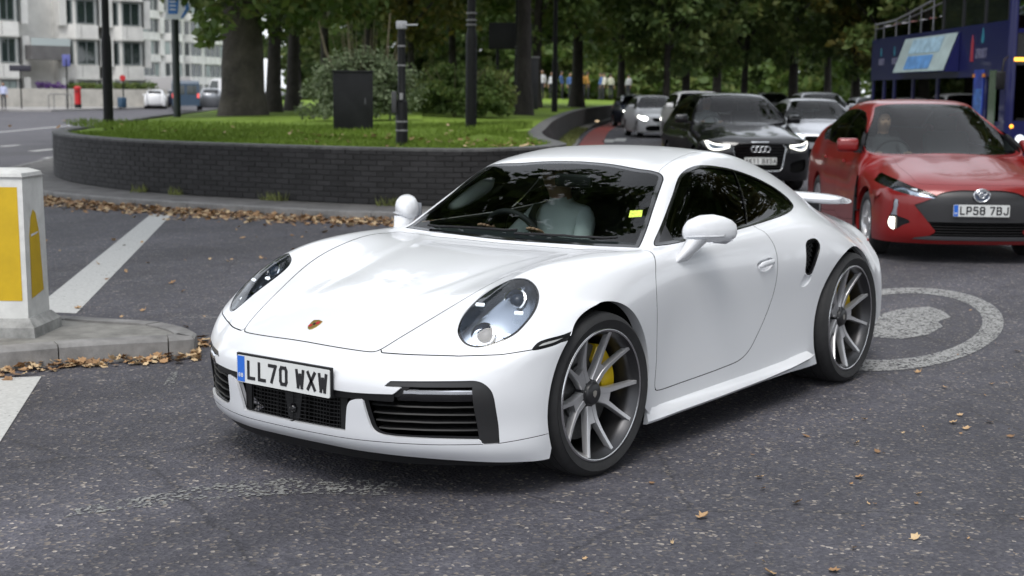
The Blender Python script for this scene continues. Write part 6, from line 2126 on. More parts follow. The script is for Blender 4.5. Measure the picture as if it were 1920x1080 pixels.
for b, D, pp, pt, lab in ((1400, 60, hatch_p, WHITEC, 'white car in the queue, roof visible over the black crossover'), (1450, 72, suv_p, GREYC, 'grey car far back in the queue under the trees'), (1355, 80, hatch_p, DARKC, 'navy car far back in the queue under the trees'), (1640, 52, hatch_p, SILVER, 'pale car in the queue just left of the blue bus')):
    family_car('queued_car', pp, lab, pt, spot(b, D), AXIS, detail=False, nu=140, nv=50, front=plain_front(), group='cars queued far back')
# --- drivers
def seat_world(car, y, x, z):
    a = car.rotation_euler.z
    return (car.location.x + x * math.cos(a) - y * math.sin(a), car.location.y + x * math.sin(a) + y * math.cos(a), z), a
seated_person((-1.45, -.37, .38), 0, (.66, .70, .69), 'driver in a white shirt behind the wheel of the white coupe', wheel=(.36, 0, .42))
l_, a_ = seat_world(audi, -.38, -1.62, audi_p['zb'] - .40)
seated_person(l_, a_, (.28, .28, .30), 'driver of the black crossover with hands raised on the wheel', wheel=(.42, 0, .36))
l_, a_ = seat_world(prius, -.38, -1.45, prius_p['zb'] - .44)
seated_person(l_, a_, (.03, .03, .035), 'driver of the red hatchback in dark clothes', wheel=(.42, 0, .36))
# seat belt over the coupe driver
_belt = [(-1.56, -.50, .97), (-1.46, -.485, .965), (-1.385, -.465, .91), (-1.355, -.43, .83), (-1.340, -.385, .74), (-1.325, -.33, .64), (-1.30, -.26, .54)]
MB().loft([[(x, y - .024, z), (x, y + .024, z + .006), (x - .006, y + .024, z + .006), (x - .006, y - .024, z)] for x, y, z in _belt]).build('seat_belt', CABIN, sports_car, 60)

# ------------------------------------------------------------------ open-top tour bus
BLUE = pmat('bus_blue', (.006, .008, .070), .35, coat=.3, spec=.3)
def build_bus():
    fr = spot(1872, 28.0)
    bus = empty('tour_bus', fr, math.radians(AXIS))
    tag(bus, 'dark blue double-decker tour bus with open rear top deck', 'bus')
    # local: x forward, y left; the right side (y = 0) faces the queue; bus spans y 0..2.5, x 0..-10.6
    Wd, Ln = 2.5, 10.6
    def part(n, mb, m, par=bus, s=None): return mb.build(n, m, par, s)
    NAVY = BLUE
    # lower side skirts and pillars on the right side
    mb = MB(); mb.box((-Ln / 2, .03, .70), (Ln, .06, .72)); part('lower_side', mb, NAVY)
    mb = MB(); mb.box((-Ln / 2, Wd / 2, .45), (Ln - .1, Wd - .2, .3)); part('chassis', mb, DARK_VOID)
    mb = MB(); mb.box((-Ln / 2, Wd / 2, 2.32), (Ln - .06, Wd - .1, .10)); part('upper_floor', mb, NAVY)
    mb = MB(); mb.box((-Ln / 2, .03, 2.52), (Ln, .06, 1.10)); part('side_panel', mb, NAVY)
    mb = MB(); mb.box((-Ln / 2, Wd - .03, 1.7), (Ln, .06, 2.75)); part('off_side', mb, NAVY)
    mb = MB(); mb.box((-Ln + .03, Wd / 2, 1.7), (.06, Wd - .12, 2.75)); part('rear_panel', mb, NAVY)
    for x in (-.18, -1.25, -1.85, -4.6, -6.6, -8.3, -9.3, -10.45):
        mb = MB(); mb.box((x, .035, 1.52), (.30 if x in (-.18, -1.85) else .16, .05, .94)); part('pillar', mb, NAVY)
    wins = [(-.33, -1.17), (-2.0, -4.52), (-4.68, -6.52), (-6.68, -8.22), (-8.38, -9.22), (-9.38, -10.37)]
    for a, b in wins:
        w = MB(); w.box(((a + b) / 2, .05, 1.52), (a - b, .02, .92)); part('window', w, GLASS_DARK)
    # doorway with green-tinted leaf and blue poster
    mb = MB(); mb.box((-.75, -.004, 1.25), (.42, .012, 1.7)); d = part('door', mb, pmat('door_glass_green', (.05, .09, .045), .15))
    mb = MB(); mb.box((-1.62, -.004, 1.55), (.62, .012, 1.15)); p_ = part('poster', mb, pmat('poster_blue', (.02, .05, .32), .35, noise=(3, .5)))
    mb = MB(); mb.box((-1.62, -.012, 1.45), (.50, .004, .55)); part('poster_picture', mb, pmat('poster_sky', (.05, .14, .40), .4, noise=(5, .6)), p_)
    for x in (-1.32, -1.93):
        mb = MB(); mb.box((x, -.012, 2.0), (.13, .02, .07)); part('side_marker', mb, pmat('marker_amber', (.6, .2, .02), .3))
    # canted advert board
    V = [(-3.0, -.01, 2.98), (-7.3, -.01, 2.98), (-7.3, -.32, 2.10), (-3.0, -.32, 2.10), (-3.0, -.01, 2.10), (-7.3, -.01, 2.10)]
    mk('advert_case', V, [(0, 3, 4), (1, 5, 2), (3, 2, 5, 4), (0, 4, 5, 1), (0, 1, 2, 3)], NAVY, bus)
    nrm = Vector((0, -.94, .33)).normalized()
    def ap(u, v, o): return Vector((-3.0 - 4.3 * u, -.01 - .31 * (1 - v), 2.10 + .88 * v)) + nrm * o
    ad = mk('advert_board', [ap(.02, .03, .012), ap(.98, .03, .012), ap(.98, .97, .012), ap(.02, .97, .012)], [(3, 2, 1, 0)], pmat('advert_pale', (.34, .42, .42), .5, noise=(2, .2)), bus)
    mk('advert_picture', [ap(.30, .10, .02), ap(.78, .10, .02), ap(.78, .46, .02), ap(.30, .46, .02)], [(3, 2, 1, 0)], pmat('advert_blue', (.10, .25, .52), .5, noise=(4, .35)), ad)
    mk('advert_picture', [ap(.22, .52, .02), ap(.80, .52, .02), ap(.80, .92, .02), ap(.22, .92, .02)], [(3, 2, 1, 0)], pmat('advert_sky', (.28, .42, .52), .5, noise=(5, .35)), ad)
    # livery: drops, small lettering
    def drop(x, z, s, m):
        pts = [(0, 1.0), (.16, .55), (.28, .2), (.26, -.05), (.12, -.2), (-.12, -.2), (-.26, -.05), (-.28, .2), (-.16, .55)]
        MB().prism([(a * s, b * s) for a, b in pts], (x, -.012, z), (-1, 0, 0), (0, 0, 1), .006).build('drop_emblem', m, bus)
    teal = pmat('livery_teal', (.03, .22, .30), .4)
    drop(-1.5, 2.72, .27, teal); drop(-8.3, 2.62, .20, teal); drop(-9.6, 2.62, .20, teal)
    LET = pmat('livery_grey', (.20, .20, .30), .5)
    for word, x0, z, h in (('BUS TOUR', -1.9, 2.42, .22), ('TOUR', -8.65, 2.42, .16), ('TOUR', -9.95, 2.42, .16)):
        pass
    wd = .11
    for word, x0, z, h in (('TOURS', -1.20, 2.36, .20), ('TOUR', -7.95, 2.36, .17), ('TOUR', -9.25, 2.36, .17)):
        for i, c in enumerate(word):
            g = glyph_mesh(c, wd, h, .03, LET, .004)
            o = inst('livery_letter', g, bus)
            o.matrix_local = Matrix(((-1, 0, 0, x0 - i * .15), (0, 0, -1, -.006), (0, 1, 0, z), (0, 0, 0, 1)))
            if word == 'TOURS': pass
    MB().prism([(-.1, -.25), (.1, -.25), (.07, .15), (0, .32), (-.07, .15)], (-2.15, -.012, 2.55), (-1, 0, 0), (0, 0, 1), .006).build('livery_flame', pmat('livery_red', (.35, .03, .05), .4), bus)
    # front: curved corner, windscreens, destination display
    cor = []
    for k in range(7):
        a = math.radians(90 * k / 6)
        cor.append((.0 - .0 + .14 * math.sin(a) - .02, .14 - .14 * math.cos(a)))
    def corner(y0, sgn, name='corner_post'):
        V, F = [], []
        for x, y in cor: V += [(x, y0 + sgn * y, .35), (x, y0 + sgn * y, 4.25)]
        for k in range(6): F.append((2 * k, 2 * k + 2, 2 * k + 3, 2 * k + 1))
        mk(name, V, F, NAVY, bus, 60)
    corner(0, 1); corner(Wd, -1)
    mb = MB(); mb.box((.08, Wd / 2, .72), (.10, Wd - .28, .74)); part('front_panel', mb, NAVY)
    mb = MB(); mb.box((.10, Wd / 2, 1.62), (.03, Wd - .34, 1.05)); part('windscreen', mb, GLASS_DARK)
    mb = MB(); mb.box((.09, Wd / 2, 2.50), (.06, Wd - .30, .62)); fb = part('destination_box', mb, pmat('display_black', (.02, .02, .022), .2, coat=.4))
    mb = MB(); mb.box((.123, Wd / 2 - .55, 2.30), (.006, 1.2, .07)); part('display_line', mb, pmat('display_orange', (.7, .35, .05), .4, emit=(1, .42, .05, 2.0)), fb)
    mb = MB(); mb.box((.123, Wd / 2 + .15, 2.58), (.006, 1.1, .20)); part('display_text', mb, pmat('display_orange', (.7, .35, .05), .4), fb)
    mb = MB(); mb.box((.08, Wd / 2, 3.45), (.03, Wd - .34, 1.15)); part('upper_windscreen', mb, GLASS_TINT)
    mb = MB(); mb.box((.085, Wd / 2, 2.86), (.06, Wd - .30, .08)); part('front_beam', mb, NAVY)
    mb = MB(); mb.box((.11, 1.2, 1.12), (.03, 2.0, .05)); part('wiper', mb, BLACK_PLASTIC)
    for y in (.30, Wd - .30):
        mb = MB(); mb.lathe([(0, .02), (.09, .015), (.10, -.02)], 20, 'x', Matrix.Translation((.14, y, .72))); part('headlamp', mb, LAMP_DIM, bus, 60)
    mb = MB(); mb.lathe([(0, .03), (.035, .02), (.04, 0)], 12, 'x', Matrix.Translation((.12, .12, .98))); part('turn_lamp', mb, pmat('turn_amber', (.8, .3, .02), .3, emit=(1, .35, .03, 1.5)), bus, 60)
    # upper deck: covered front bay with glazing, open rear with rail
    mb = MB(); mb.box((-2.25, Wd / 2, 4.22), (4.5, Wd, .10)); part('canopy_roof', mb, pmat('bus_dark', (.015, .015, .02), .4))
    for x in (-.06, -1.5, -2.95, -4.40):
        for y in (.04, Wd - .04):
            mb = MB(); mb.box((x, y, 3.62), (.11, .06, 1.12)); part('canopy_post', mb, pmat('bus_dark', (.015, .015, .02), .4))
    for a, b in ((-.12, -1.44), (-1.56, -2.89), (-3.01, -4.34)):
        for y in (.04, Wd - .04):
            mb = MB(); mb.box(((a + b) / 2, y, 3.62), (a - b, .012, 1.1)); part('upper_window', mb, pmat('bus_dark_pane', (.01, .012, .012), .08, coat=.5))
    rail = pmat('rail_grey', (.22, .22, .24), .4, .5)
    for y in (.04, Wd - .04):
        mb = MB(); mb.tube([(-4.45, y, 3.88), (-7.0, y, 3.62), (-8.6, y, 3.48), (-10.5, y, 3.46)], .025, 8); part('hand_rail', mb, rail, bus, 60)
        mb = MB(); mb.tube([(-4.45, y, 3.70), (-7.0, y, 3.50), (-8.6, y, 3.36), (-10.5, y, 3.34)], .015, 6); part('hand_rail', mb, rail, bus, 60)
        for x in (-5.2, -6.2, -7.2, -8.4, -9.6, -10.45):
            mb = MB(); mb.tube([(x, y, 3.05), (x, y, float(np.interp(x, [-10.5, -8.6, -7, -3.66], [3.46, 3.48, 3.62, 3.95])))], .018, 6); part('rail_post', mb, rail, bus, 60)
        mb = MB(); mb.box((-7.5, y, 3.22), (6.0, .01, .30)); part('wind_panel', mb, GLASS_CLEAR)
    seatm = pmat('deck_seat', (.30, .29, .32), .6)
    seatr = pmat('deck_seat_red', (.16, .05, .05), .6)
    bm = rbox_mesh('deck_seat', (.10, .85, .55), .04, seatm); bm2 = rbox_mesh('deck_seat', (.10, .85, .55), .04, seatr)
    for i in range(8):
        for y in (.55, 1.95):
            inst('deck_seat', bm if i % 2 else bm2, bus, (-4.2 - .8 * i, y, 3.15), (0, -.15, 0))
    # mirror and wheels
    mb = MB(); mb.tube([(.10, -.02, 2.35), (.30, -.16, 2.30), (.32, -.20, 2.05)], .018, 6); part('mirror_arm', mb, BLACK_PLASTIC, bus, 60)
    inst('mirror_head', rbox_mesh('mirror_head', (.08, .18, .36), .03, BLACK_PLASTIC), bus, (.32, -.22, 1.88))
    ty, wh = simple_wheel(.50, .29, .28, 8)
    for x in (-2.6, -8.2):
        for y, s in ((.16, -1), (Wd - .16, 1)):
            w = inst('wheel', wh, bus, (x, y, .5), (0, 0, 0 if s > 0 else math.pi)); inst('tyre', ty, w)
    return bus
build_bus()

# ------------------------------------------------------------------ posts, cabinet and signs on the lawn
POST = pmat('post_black', (.007, .0075, .0075), .5, noise=(20, .3), spec=.2)
def lamp_post(b, D, z, r, h, label, collar=True, arm=True):
    o = empty('lamp_post', spot(b, D, z))
    tag(o, label, 'lamp post')
    MB().lathe([(r * 1.35, -.2), (r * 1.35, 1.55), (r * 1.25, 1.62), (r, 1.72), (r, 2.0), (r * .9, h * .6), (r * .6, h)], 18, 'z').build('column', POST, o, 50)
    if collar:
        for zc in (1.78, 1.86, 1.98): MB().lathe([(r * 1.02, -.02), (r * 1.28, -.012), (r * 1.28, .012), (r * 1.02, .02)], 18, 'z', Matrix.Translation((0, 0, zc))).build('collar', pmat('collar_grey', (.10, .10, .10), .5), o, 40)
    if arm:
        MB().tube([(0, 0, h - .1), (.3, .2, h + .15), (.9, .6, h + .2)], .04, 8).build('arm', POST, o, 60)
        inst('lantern', rbox_mesh('lantern', (.7, .25, .12), .04, POST), o, (1.15, .76, h + .19), (0, 0, .58))
    return o
lamp_post(206, 25.5, .84, .066, 8.0, 'plain black lamp post at the left end of the walled lawn', collar=False)
lamp_post(881, 24.8, .95, .075, 8.0, 'tall black lamp post with ringed collar in front of rounded shrubs')
lamp_post(966, 46, 1.05, .07, 7.0, 'thin black post carrying the dark rectangular board')
lamp_post(1036, 52, 1.05, .085, 8.0, 'tall black lamp post on the far edge of the lawn', collar=False)
sp = empty('direction_sign', spot(334, 38, 1.0))
tag(sp, 'black post carrying a pale blue direction sign beside the plane tree', 'sign')
MB().lathe([(.10, -.2), (.10, 2.4), (.085, 2.45), (.085, 3.3)], 16, 'z').build('post', pmat('post_green_black', (.012, .02, .016), .4), sp, 50)
SGN = pmat('sign_white', (.66, .70, .74), .4)
SBL = pmat('sign_blue', (.03, .16, .48), .4)
ex = (_rh.x, _rh.y, 0)
nb = Vector((-_dh.x, -_dh.y, 0)) * .06
pl_ = MB().prism([(-.24, 2.42), (.22, 2.42), (.47, 2.70), (.40, 3.02), (-.20, 3.02)], nb, ex, (0, 0, 1), .03).build('sign_plate', SGN, sp)
MB().prism([(-.15, 2.56), (.10, 2.56), (.14, 2.95), (-.14, 2.95)], nb * 1.6, ex, (0, 0, 1), .006).build('sign_panel', SBL, pl_)
MB().prism([(.24, 2.46), (.42, 2.70), (.36, 2.96), (.27, 2.96), (.32, 2.70), (.18, 2.46)], nb * 1.6, ex, (0, 0, 1), .006).build('sign_arrow', SBL, pl_)
for z in (2.66, 2.76, 2.86): MB().prism([(-.10, z), (.06, z), (.06, z + .035), (-.10, z + .035)], nb * 1.75, ex, (0, 0, 1), .004).build('sign_stripe', SGN, pl_)
# metal cabinet
cb = empty('equipment_cabinet', spot(662, 23.6, .90), CAM_YAW + math.pi + .1)
tag(cb, 'dark grey metal equipment cabinet standing on the lawn', 'cabinet')
CAB = pmat('cabinet_grey', (.018, .018, .020), .55, noise=(3, .3), spec=.25)
inst('box', rbox_mesh('box', (.40, .66, 1.0), .012, CAB), cb, (0, 0, .48))
inst('door', rbox_mesh('door', (.012, .58, .90), .004, CAB), cb, (.205, -.01, .48))
inst('lid', rbox_mesh('lid', (.44, .70, .03), .008, CAB), cb, (0, 0, .99))
inst('foot', rbox_mesh('foot', (.5, .78, .04), .005, pmat('concrete_foot', (.22, .22, .21), .9)), cb, (0, 0, -.02))
MB().box((.214, .2, .5), (.01, .02, .10)).build('handle', GUNMETAL, cb)
# short post wrapped in tape and stickers at the wall
tp_ = empty('taped_post', spot(752, 19.2, .80))
tag(tp_, 'short black post wrapped in tape with a grey sensor head at the wall edge', 'post')
MB().lathe([(.082, -.3), (.082, .62), (.072, .64), (.055, .66), (.052, 1.60)], 16, 'z').build('column', POST, tp_, 50)
inst('sensor_head', rbox_mesh('sensor_head', (.12, .11, .11), .015, pmat('sensor_grey', (.42, .43, .44), .5)), tp_, (0, 0, 1.66))
MB().tube([(0, 0, 1.66), (_rh.x * .22, _rh.y * .22, 1.665)], .012, 8).build('sensor_arm', pmat('sensor_grey', (.42, .43, .44), .5), tp_)
TAPE = pmat('grey_tape', (.20, .20, .20), .5, noise=(25, .5))
for z, r in ((.36, .084), (.24, .084), (1.12, .054), (1.38, .054)):
    MB().lathe([(r, -.012), (r + .002, -.012), (r + .002, .012), (r, .012)], 16, 'z', Matrix.Translation((0, 0, z))).build('tape_band', TAPE, tp_, 50)
inst('junction_box', rbox_mesh('junction_box', (.07, .07, .30), .01, pmat('box_dark', (.05, .05, .052), .5)), tp_, (-_rh.x * .10 - _dh.x * .03, -_rh.y * .10 - _dh.y * .03, .62), (0, 0, CAM_YAW))
inst('sticker', rbox_mesh('sticker', (.012, .05, .09), .002, TAPE), tp_, (-_dh.x * .088, -_dh.y * .088, .70), (0, .2, CAM_YAW))
# dark information board further back
ib = empty('information_board', spot(953, 46.5, 1.05), CAM_YAW)
tag(ib, 'large dark rectangular board seen from behind under the trees', 'board')
inst('panel', rbox_mesh('panel', (.16, 1.42, .86), .02, pmat('board_black', (.008, .008, .009), .6)), ib, (0, 0, 2.34))
for y in (-.42, .42): MB().tube([(0, y, -.2), (0, y, 2.0)], .05, 8).build('leg', POST, ib, 60)
kb = empty('kiosk_post', spot(996, 47, 1.05), CAM_YAW)
tag(kb, 'grey slab-like totem with pale cap behind the dark board', 'totem')
inst('slab', rbox_mesh('slab', (.12, .34, 1.7), .01, pmat('totem_grey', (.035, .035, .038), .5)), kb, (0, 0, .8))
inst('cap', rbox_mesh('cap', (.16, .40, .05), .01, pmat('totem_cap', (.35, .35, .35), .5)), kb, (0, 0, 1.67))
# park grass beyond the traffic, low box hedge line and people strolling
pk = [spot(1215, 112), spot(1400, 100), spot(1700, 90), spot(2600, 70), spot(2600, 260), spot(500, 260), spot(700, 125), spot(1150, 125)]
structure(mk('park_grass', [(q.x, q.y, .006) for q in pk], [tuple(range(len(pk)))], GRASS))

# people strolling under the trees beyond the lawn
_shirts = ((.55, .55, .58), (.06, .12, .30), (.50, .25, .06), (.60, .58, .50))
_walk = []
for k, c in enumerate(_shirts):
    o = seated_person(tuple(spot(1012 + 38 * k, 84 + 4 * k, 1.02 + .98)), k * 1.9, c, 'person strolling under the park trees beyond the lawn', stand=True)
    o['group'] = 'people under the park trees'
    _walk.append(o)
for k, (b, D) in enumerate(((1030, 92), (1065, 96), (1098, 90), (1140, 99), (1172, 102), (1120, 95), (990, 90))):
    o = copy_tree(_walk[k % 4])
    q = spot(b, D, 2.0)
    o.location, o.rotation_euler = q, (0, 0, k * 1.1)

# ------------------------------------------------------------------ stone-clad apartment blocks across the far road
STONE = pmat('portland_stone', (.66, .65, .62), .7, noise=(.8, .14), bump=(8, .2, .01))
STONE_D = pmat('grey_stone', (.14, .135, .135), .7, noise=(.8, .25))
JOINT = pmat('stone_joint', (.16, .155, .15), .9)
FRAME = pmat('window_frame_grey', (.20, .22, .22), .4)
PANE = pmat('window_glass', (.02, .03, .03), .06, coat=.8, spec=.8)
PANE_L = pmat('window_blind', (.30, .36, .34), .3, coat=.5)
FACE_R = math.radians(AXIS) + math.radians(8)       # the near block turns a little towards the road
def block(name, label, b0, D0, b1, D1, storeys, sh, bays, z0=0.15, grey_balcony=None):
    A, B = spot(b0, D0), spot(b1, D1)
    d = (B - A); L_ = d.length
    rz = math.atan2(d.y, d.x)
    o = empty(name, (A.x, A.y, 0), rz)        # local x along the facade, y: towards the viewer is -y or +y
    tag(o, label, 'building')
    nrm = Vector((-d.y, d.x, 0)).normalized()
    s = 1 if nrm.dot(CAM_POS - A) > 0 else -1
    def Y(v): return s * v
    H = z0 + storeys * sh
    MB().box((L_ / 2, Y(-6.5), H / 2), (L_, 11, H)).build('core_wall', STONE, o)
    for (x0, x1, prj, kind) in bays:
        for f in range(storeys):
            zb = z0 + f * sh
            w = x1 - x0
            if kind == 'bay':      # canted bay: plan with chamfered cheeks
                ch_ = min(.9, w * .22)
                plan = [(x0, 0), (x0 + ch_, prj), (x1 - ch_, prj), (x1, 0)]
            else:
                plan = [(x0, 0), (x0, prj), (x1, prj), (x1, 0)]
            pl2 = [(a, Y(b - 1.0)) for a, b in ((x0, 0), (x1, 0))]
            # spandrel band
            poly = [(a, Y(b)) for a, b in plan] + [(x1, Y(-1.2)), (x0, Y(-1.2))]
            band = MB().prism(poly, (0, 0, zb + sh - .95), (1, 0, 0), (0, 1, 0), 1.0).build('spandrel', STONE, o)
            band2 = MB().prism([(a + (0 if abs(b) < .01 else 0), Y(b + .06)) for a, b in plan] + [(x1, Y(-1.2)), (x0, Y(-1.2))], (0, 0, zb + sh - 1.07), (1, 0, 0), (0, 1, 0), .10).build('sill_course', STONE, band)
            # recessed glazing behind the band plane
            gp = [(a, Y(b - .22)) for a, b in plan]
            for k in range(len(gp) - 1):
                p, q = Vector((*gp[k], 0)), Vector((*gp[k + 1], 0))
                ln = (q - p).length
                if ln < .5: continue
                e = (q - p).normalized()
                n2 = Vector((-e.y, e.x, 0)) * (s if True else 1)
                if n2.dot(Vector((0, s, 0))) < 0 and abs(e.x) > .3: n2 = -n2
                nwin = max(1, int(round(ln / 1.45)))
                for i in range(nwin):
                    c = p + e * (ln * (i + .5) / nwin) + Vector((0, 0, zb + (sh - 1.05) / 2 + .0))
                    M = Matrix(((e.x, n2.x, 0, c.x), (e.y, n2.y, 0, c.y), (0, 0, 1, c.z), (0, 0, 0, 1)))
                    ww, hh = ln / nwin - .34, sh - 1.30
                    wf = MB()
                    for bx_, sz in (((0, 0, hh / 2 - .04), (ww, .08, .08)), ((0, 0, -hh / 2 + .04), (ww, .08, .08)), ((-ww / 2 + .04, 0, 0), (.08, .08, hh - .16)), ((ww / 2 - .04, 0, 0), (.08, .08, hh - .16)), ((.0, 0, 0), (.06, .07, hh - .16))):
                        wf.box(bx_, sz, M=M)
                    win = wf.build('window', FRAME, o)
                    MB().box((0, -.03, 0), (ww - .1, .015, hh - .1), M=M).build('pane', PANE if (i * 7 + f * 3 + int(x0)) % 4 else PANE_L, win)
            # wall behind and between the windows
            MB().prism([(a, Y(b - .30)) for a, b in plan] + [(x1, Y(-1.3)), (x0, Y(-1.3))], (0, 0, zb - .02), (1, 0, 0), (0, 1, 0), sh - 1.0).build('bay_wall', STONE, o)
            # pier columns at the bay ends
            for xe in (x0, x1):
                MB().box((xe, Y(prj * .35 if kind == 'bay' else prj - .1), zb + (sh - 1.0) / 2), (.55, .7, sh - .9)).build('pier', STONE, o)
            # stone joints on the spandrel
            for xj in np.arange(x0 + 1.2, x1 - .6, 1.5):
                yy = prj if kind != 'bay' or (x0 + ch_ < xj < x1 - ch_) else prj * .5
                MB().box((xj, Y(yy + .004), zb + sh - .45), (.035, .012, .96)).build('joint', JOINT, band)
    MB().box((L_ / 2, Y(-6.3), H + .25), (L_ + .4, 11.6, .5)).build('parapet', STONE, o)
    return o, s, Y
# near block: measured along its front from the left
o1, s1, Y1 = block('apartment_block', 'pale stone apartment block with canted bays and planter wall', -260, 100, 262, 116, 4, 3.15, [(.2, 5.0, 1.3, 'bay'), (6.0, 12.4, 1.6, 'bay'), (15.6, 19.0, 1.4, 'bay'), (19.6, 23.0, 1.4, 'bay')])
# grey stone box balcony between the bays
gb = MB(); gb.box((13.9, Y1(1.0), 4.25), (3.2, 2.0, 1.05)); gb.build('balcony', STONE_D, o1)
MB().box((13.9, Y1(1.98), 5.05), (3.2, .04, .55)).build('balcony_glass', pmat('balcony_glass', (.45, .50, .50), .2), o1)
# street planter wall with hedge and flowers in front
pw = MB(); pw.box((12.5, Y1(4.2), .75), (20.0, .5, 1.5)); pw.build('planter_wall', pmat('planter_stone', (.46, .44, .40), .8, noise=(1.2, .2)), o1)
rb = np.random.default_rng(77)
w_ = o1.matrix_basis
cl = [(x, Y1(3.5 + rb.uniform(-.35, .35)), 1.65 + rb.uniform(-.1, .25), rb.uniform(.25, .4)) for x in np.linspace(14.5, 22, 46)]
hd_ = empty('clipped_hedge', o1.location, o1.rotation_euler.z); tag(hd_, 'low clipped hedge growing in the planter along the stone block', 'hedge')
V, F = leaf_cloud(rb, cl, 60, .10, 1); mk('foliage', V, F, FOL_A, hd_)
fl_ = empty('flower_bed', o1.location, o1.rotation_euler.z); tag(fl_, 'patch of purple flowers in the planter of the stone block', 'flowers')
cl = [(x, Y1(3.6 + rb.uniform(-.3, .3)), 1.6 + rb.uniform(-.15, .3), rb.uniform(.2, .35)) for x in np.linspace(12.0, 14.0, 16)]
V, F = leaf_cloud(rb, cl, 60, .08, 1); mk('blossom', V, F, foliage_mat('purple_flowers', (.06, .02, .12), (.12, .05, .22), (.20, .10, .30)), fl_)
o2, s2, Y2 = block('far_apartment_block', 'lighter stone block with rounded balconies further along the far road', 255, 205, 450, 235, 5, 3.2, [(.3, 6.2, .8, 'flat'), (6.8, 11.6, 1.9, 'bay'), (12.4, 17.4, 1.9, 'bay'), (18.0, 27.0, .9, 'flat')])
block('neighbouring_block', 'plain stone block continuing the terrace beyond the canted bays', -900, 90, -285, 98.5, 4, 3.15, [(.3, 6.5, 1.0, 'flat'), (7.5, 13.5, 1.0, 'flat'), (14.5, 20.5, 1.0, 'flat')])
# pavement along the far road
A, B = spot(-400, 92), spot(440, 150)
fp = [spot(-1100, 82), spot(-400, 88), spot(100, 93), spot(270, 108), spot(420, 165), spot(430, 200), spot(260, 150), spot(-1100, 112)]
structure(MB().prism([(q.x, q.y) for q in fp], (0, 0, -.05), (1, 0, 0), (0, 1, 0), .19).build('far_pavement', pmat('far_paving', (.30, .29, .28), .85, noise=(.6, .15))))
# red pillar box
pb = empty('pillar_box', spot(150, 101, .14)); tag(pb, 'red cast-iron pillar box on the pavement across the far road', 'post box')
REDB = pmat('pillar_red', (.42, .012, .015), .35)
MB().lathe([(.25, 0), (.25, .28)], 20, 'z').build('base', BLACK_PLASTIC, pb, 40)
MB().lathe([(.23, .28), (.23, 1.35), (.27, 1.38), (.27, 1.46), (.20, 1.54), (0, 1.58)], 20, 'z').build('body', REDB, pb, 40)
MB().box((-_dh.x * .235, -_dh.y * .235, 1.2), (.2, .2, .05)).build('slot', INK, pb)
# sign poles, parasol, bin
def pole(b, D, h, label, name='sign_pole'):
    o = empty(name, spot(b, D, .14)); tag(o, label, 'sign')
    MB().tube([(0, 0, 0), (0, 0, h)], .05, 8).build('pole', POST, o, 60)
    return o
q = pole(45, 97, 2.6, 'dark finger-post sign on the far pavement by the stone block')
inst('finger_board', rbox_mesh('finger_board', (.06, 1.5, .42), .03, pmat('finger_black', (.02, .018, .03), .5)), q, (0, 0, 2.75), (0, 0, CAM_YAW))
q = pole(131, 97, 3.4, 'blue notice on a thin pole near the red pillar box')
inst('notice', rbox_mesh('notice', (.05, .55, .80), .02, pmat('notice_blue', (.09, .10, .30), .5)), q, (0, 0, 3.3), (0, 0, CAM_YAW))
q = pole(235, 104, 2.2, 'pole with a round red sign beside the planter end')
MB().lathe([(0, .04), (.22, .04), (.22, 0), (0, 0)], 20, 'x', Matrix.Translation((-_dh.x * .06, -_dh.y * .06, 2.2)) @ Matrix.Rotation(CAM_YAW + math.pi, 4, 'Z')).build('disc', REDB, q, 40)
inst('litter_bin', rbox_mesh('litter_bin', (.5, .5, .75), .06, pmat('bin_blue', (.03, .07, .12), .5)), q, (.3, .2, .40))
# railing hoops
for b in (112, 122):
    rl_o = empty('cycle_hoop', spot(b, 96, .14)); tag(rl_o, 'thin metal cycle hoop on the far pavement in front of the planter wall', 'cycle stand', 'cycle hoops on the far pavement')
    w = Vector((_rh.x, _rh.y, 0))
    MB().tube([w * -.6, w * -.6 + Vector((0, 0, .9)), w * -.5 + Vector((0, 0, 1.0)), w * .5 + Vector((0, 0, 1.0)), w * .6 + Vector((0, 0, .9)), w * .6], .03, 8).build('hoop', pmat('hoop_grey', (.15, .15, .15), .5), rl_o, 60)
# pedestrians
seated_person(tuple(spot(12, 92, 1.02)), FACE_R, (.42, .45, .62), 'pedestrian in a pale blue top on the far pavement near the finger-post', stand=True)
seated_person(tuple(spot(268, 118, 1.02)), FACE_R + 2, (.05, .05, .06), 'pedestrian in dark clothes near the scooters on the far pavement', stand=True)
seated_person(tuple(spot(286, 120, 1.02)), FACE_R + 1, (.5, .5, .5), 'pedestrian in light grey on the far pavement beside the hoarding', stand=True)
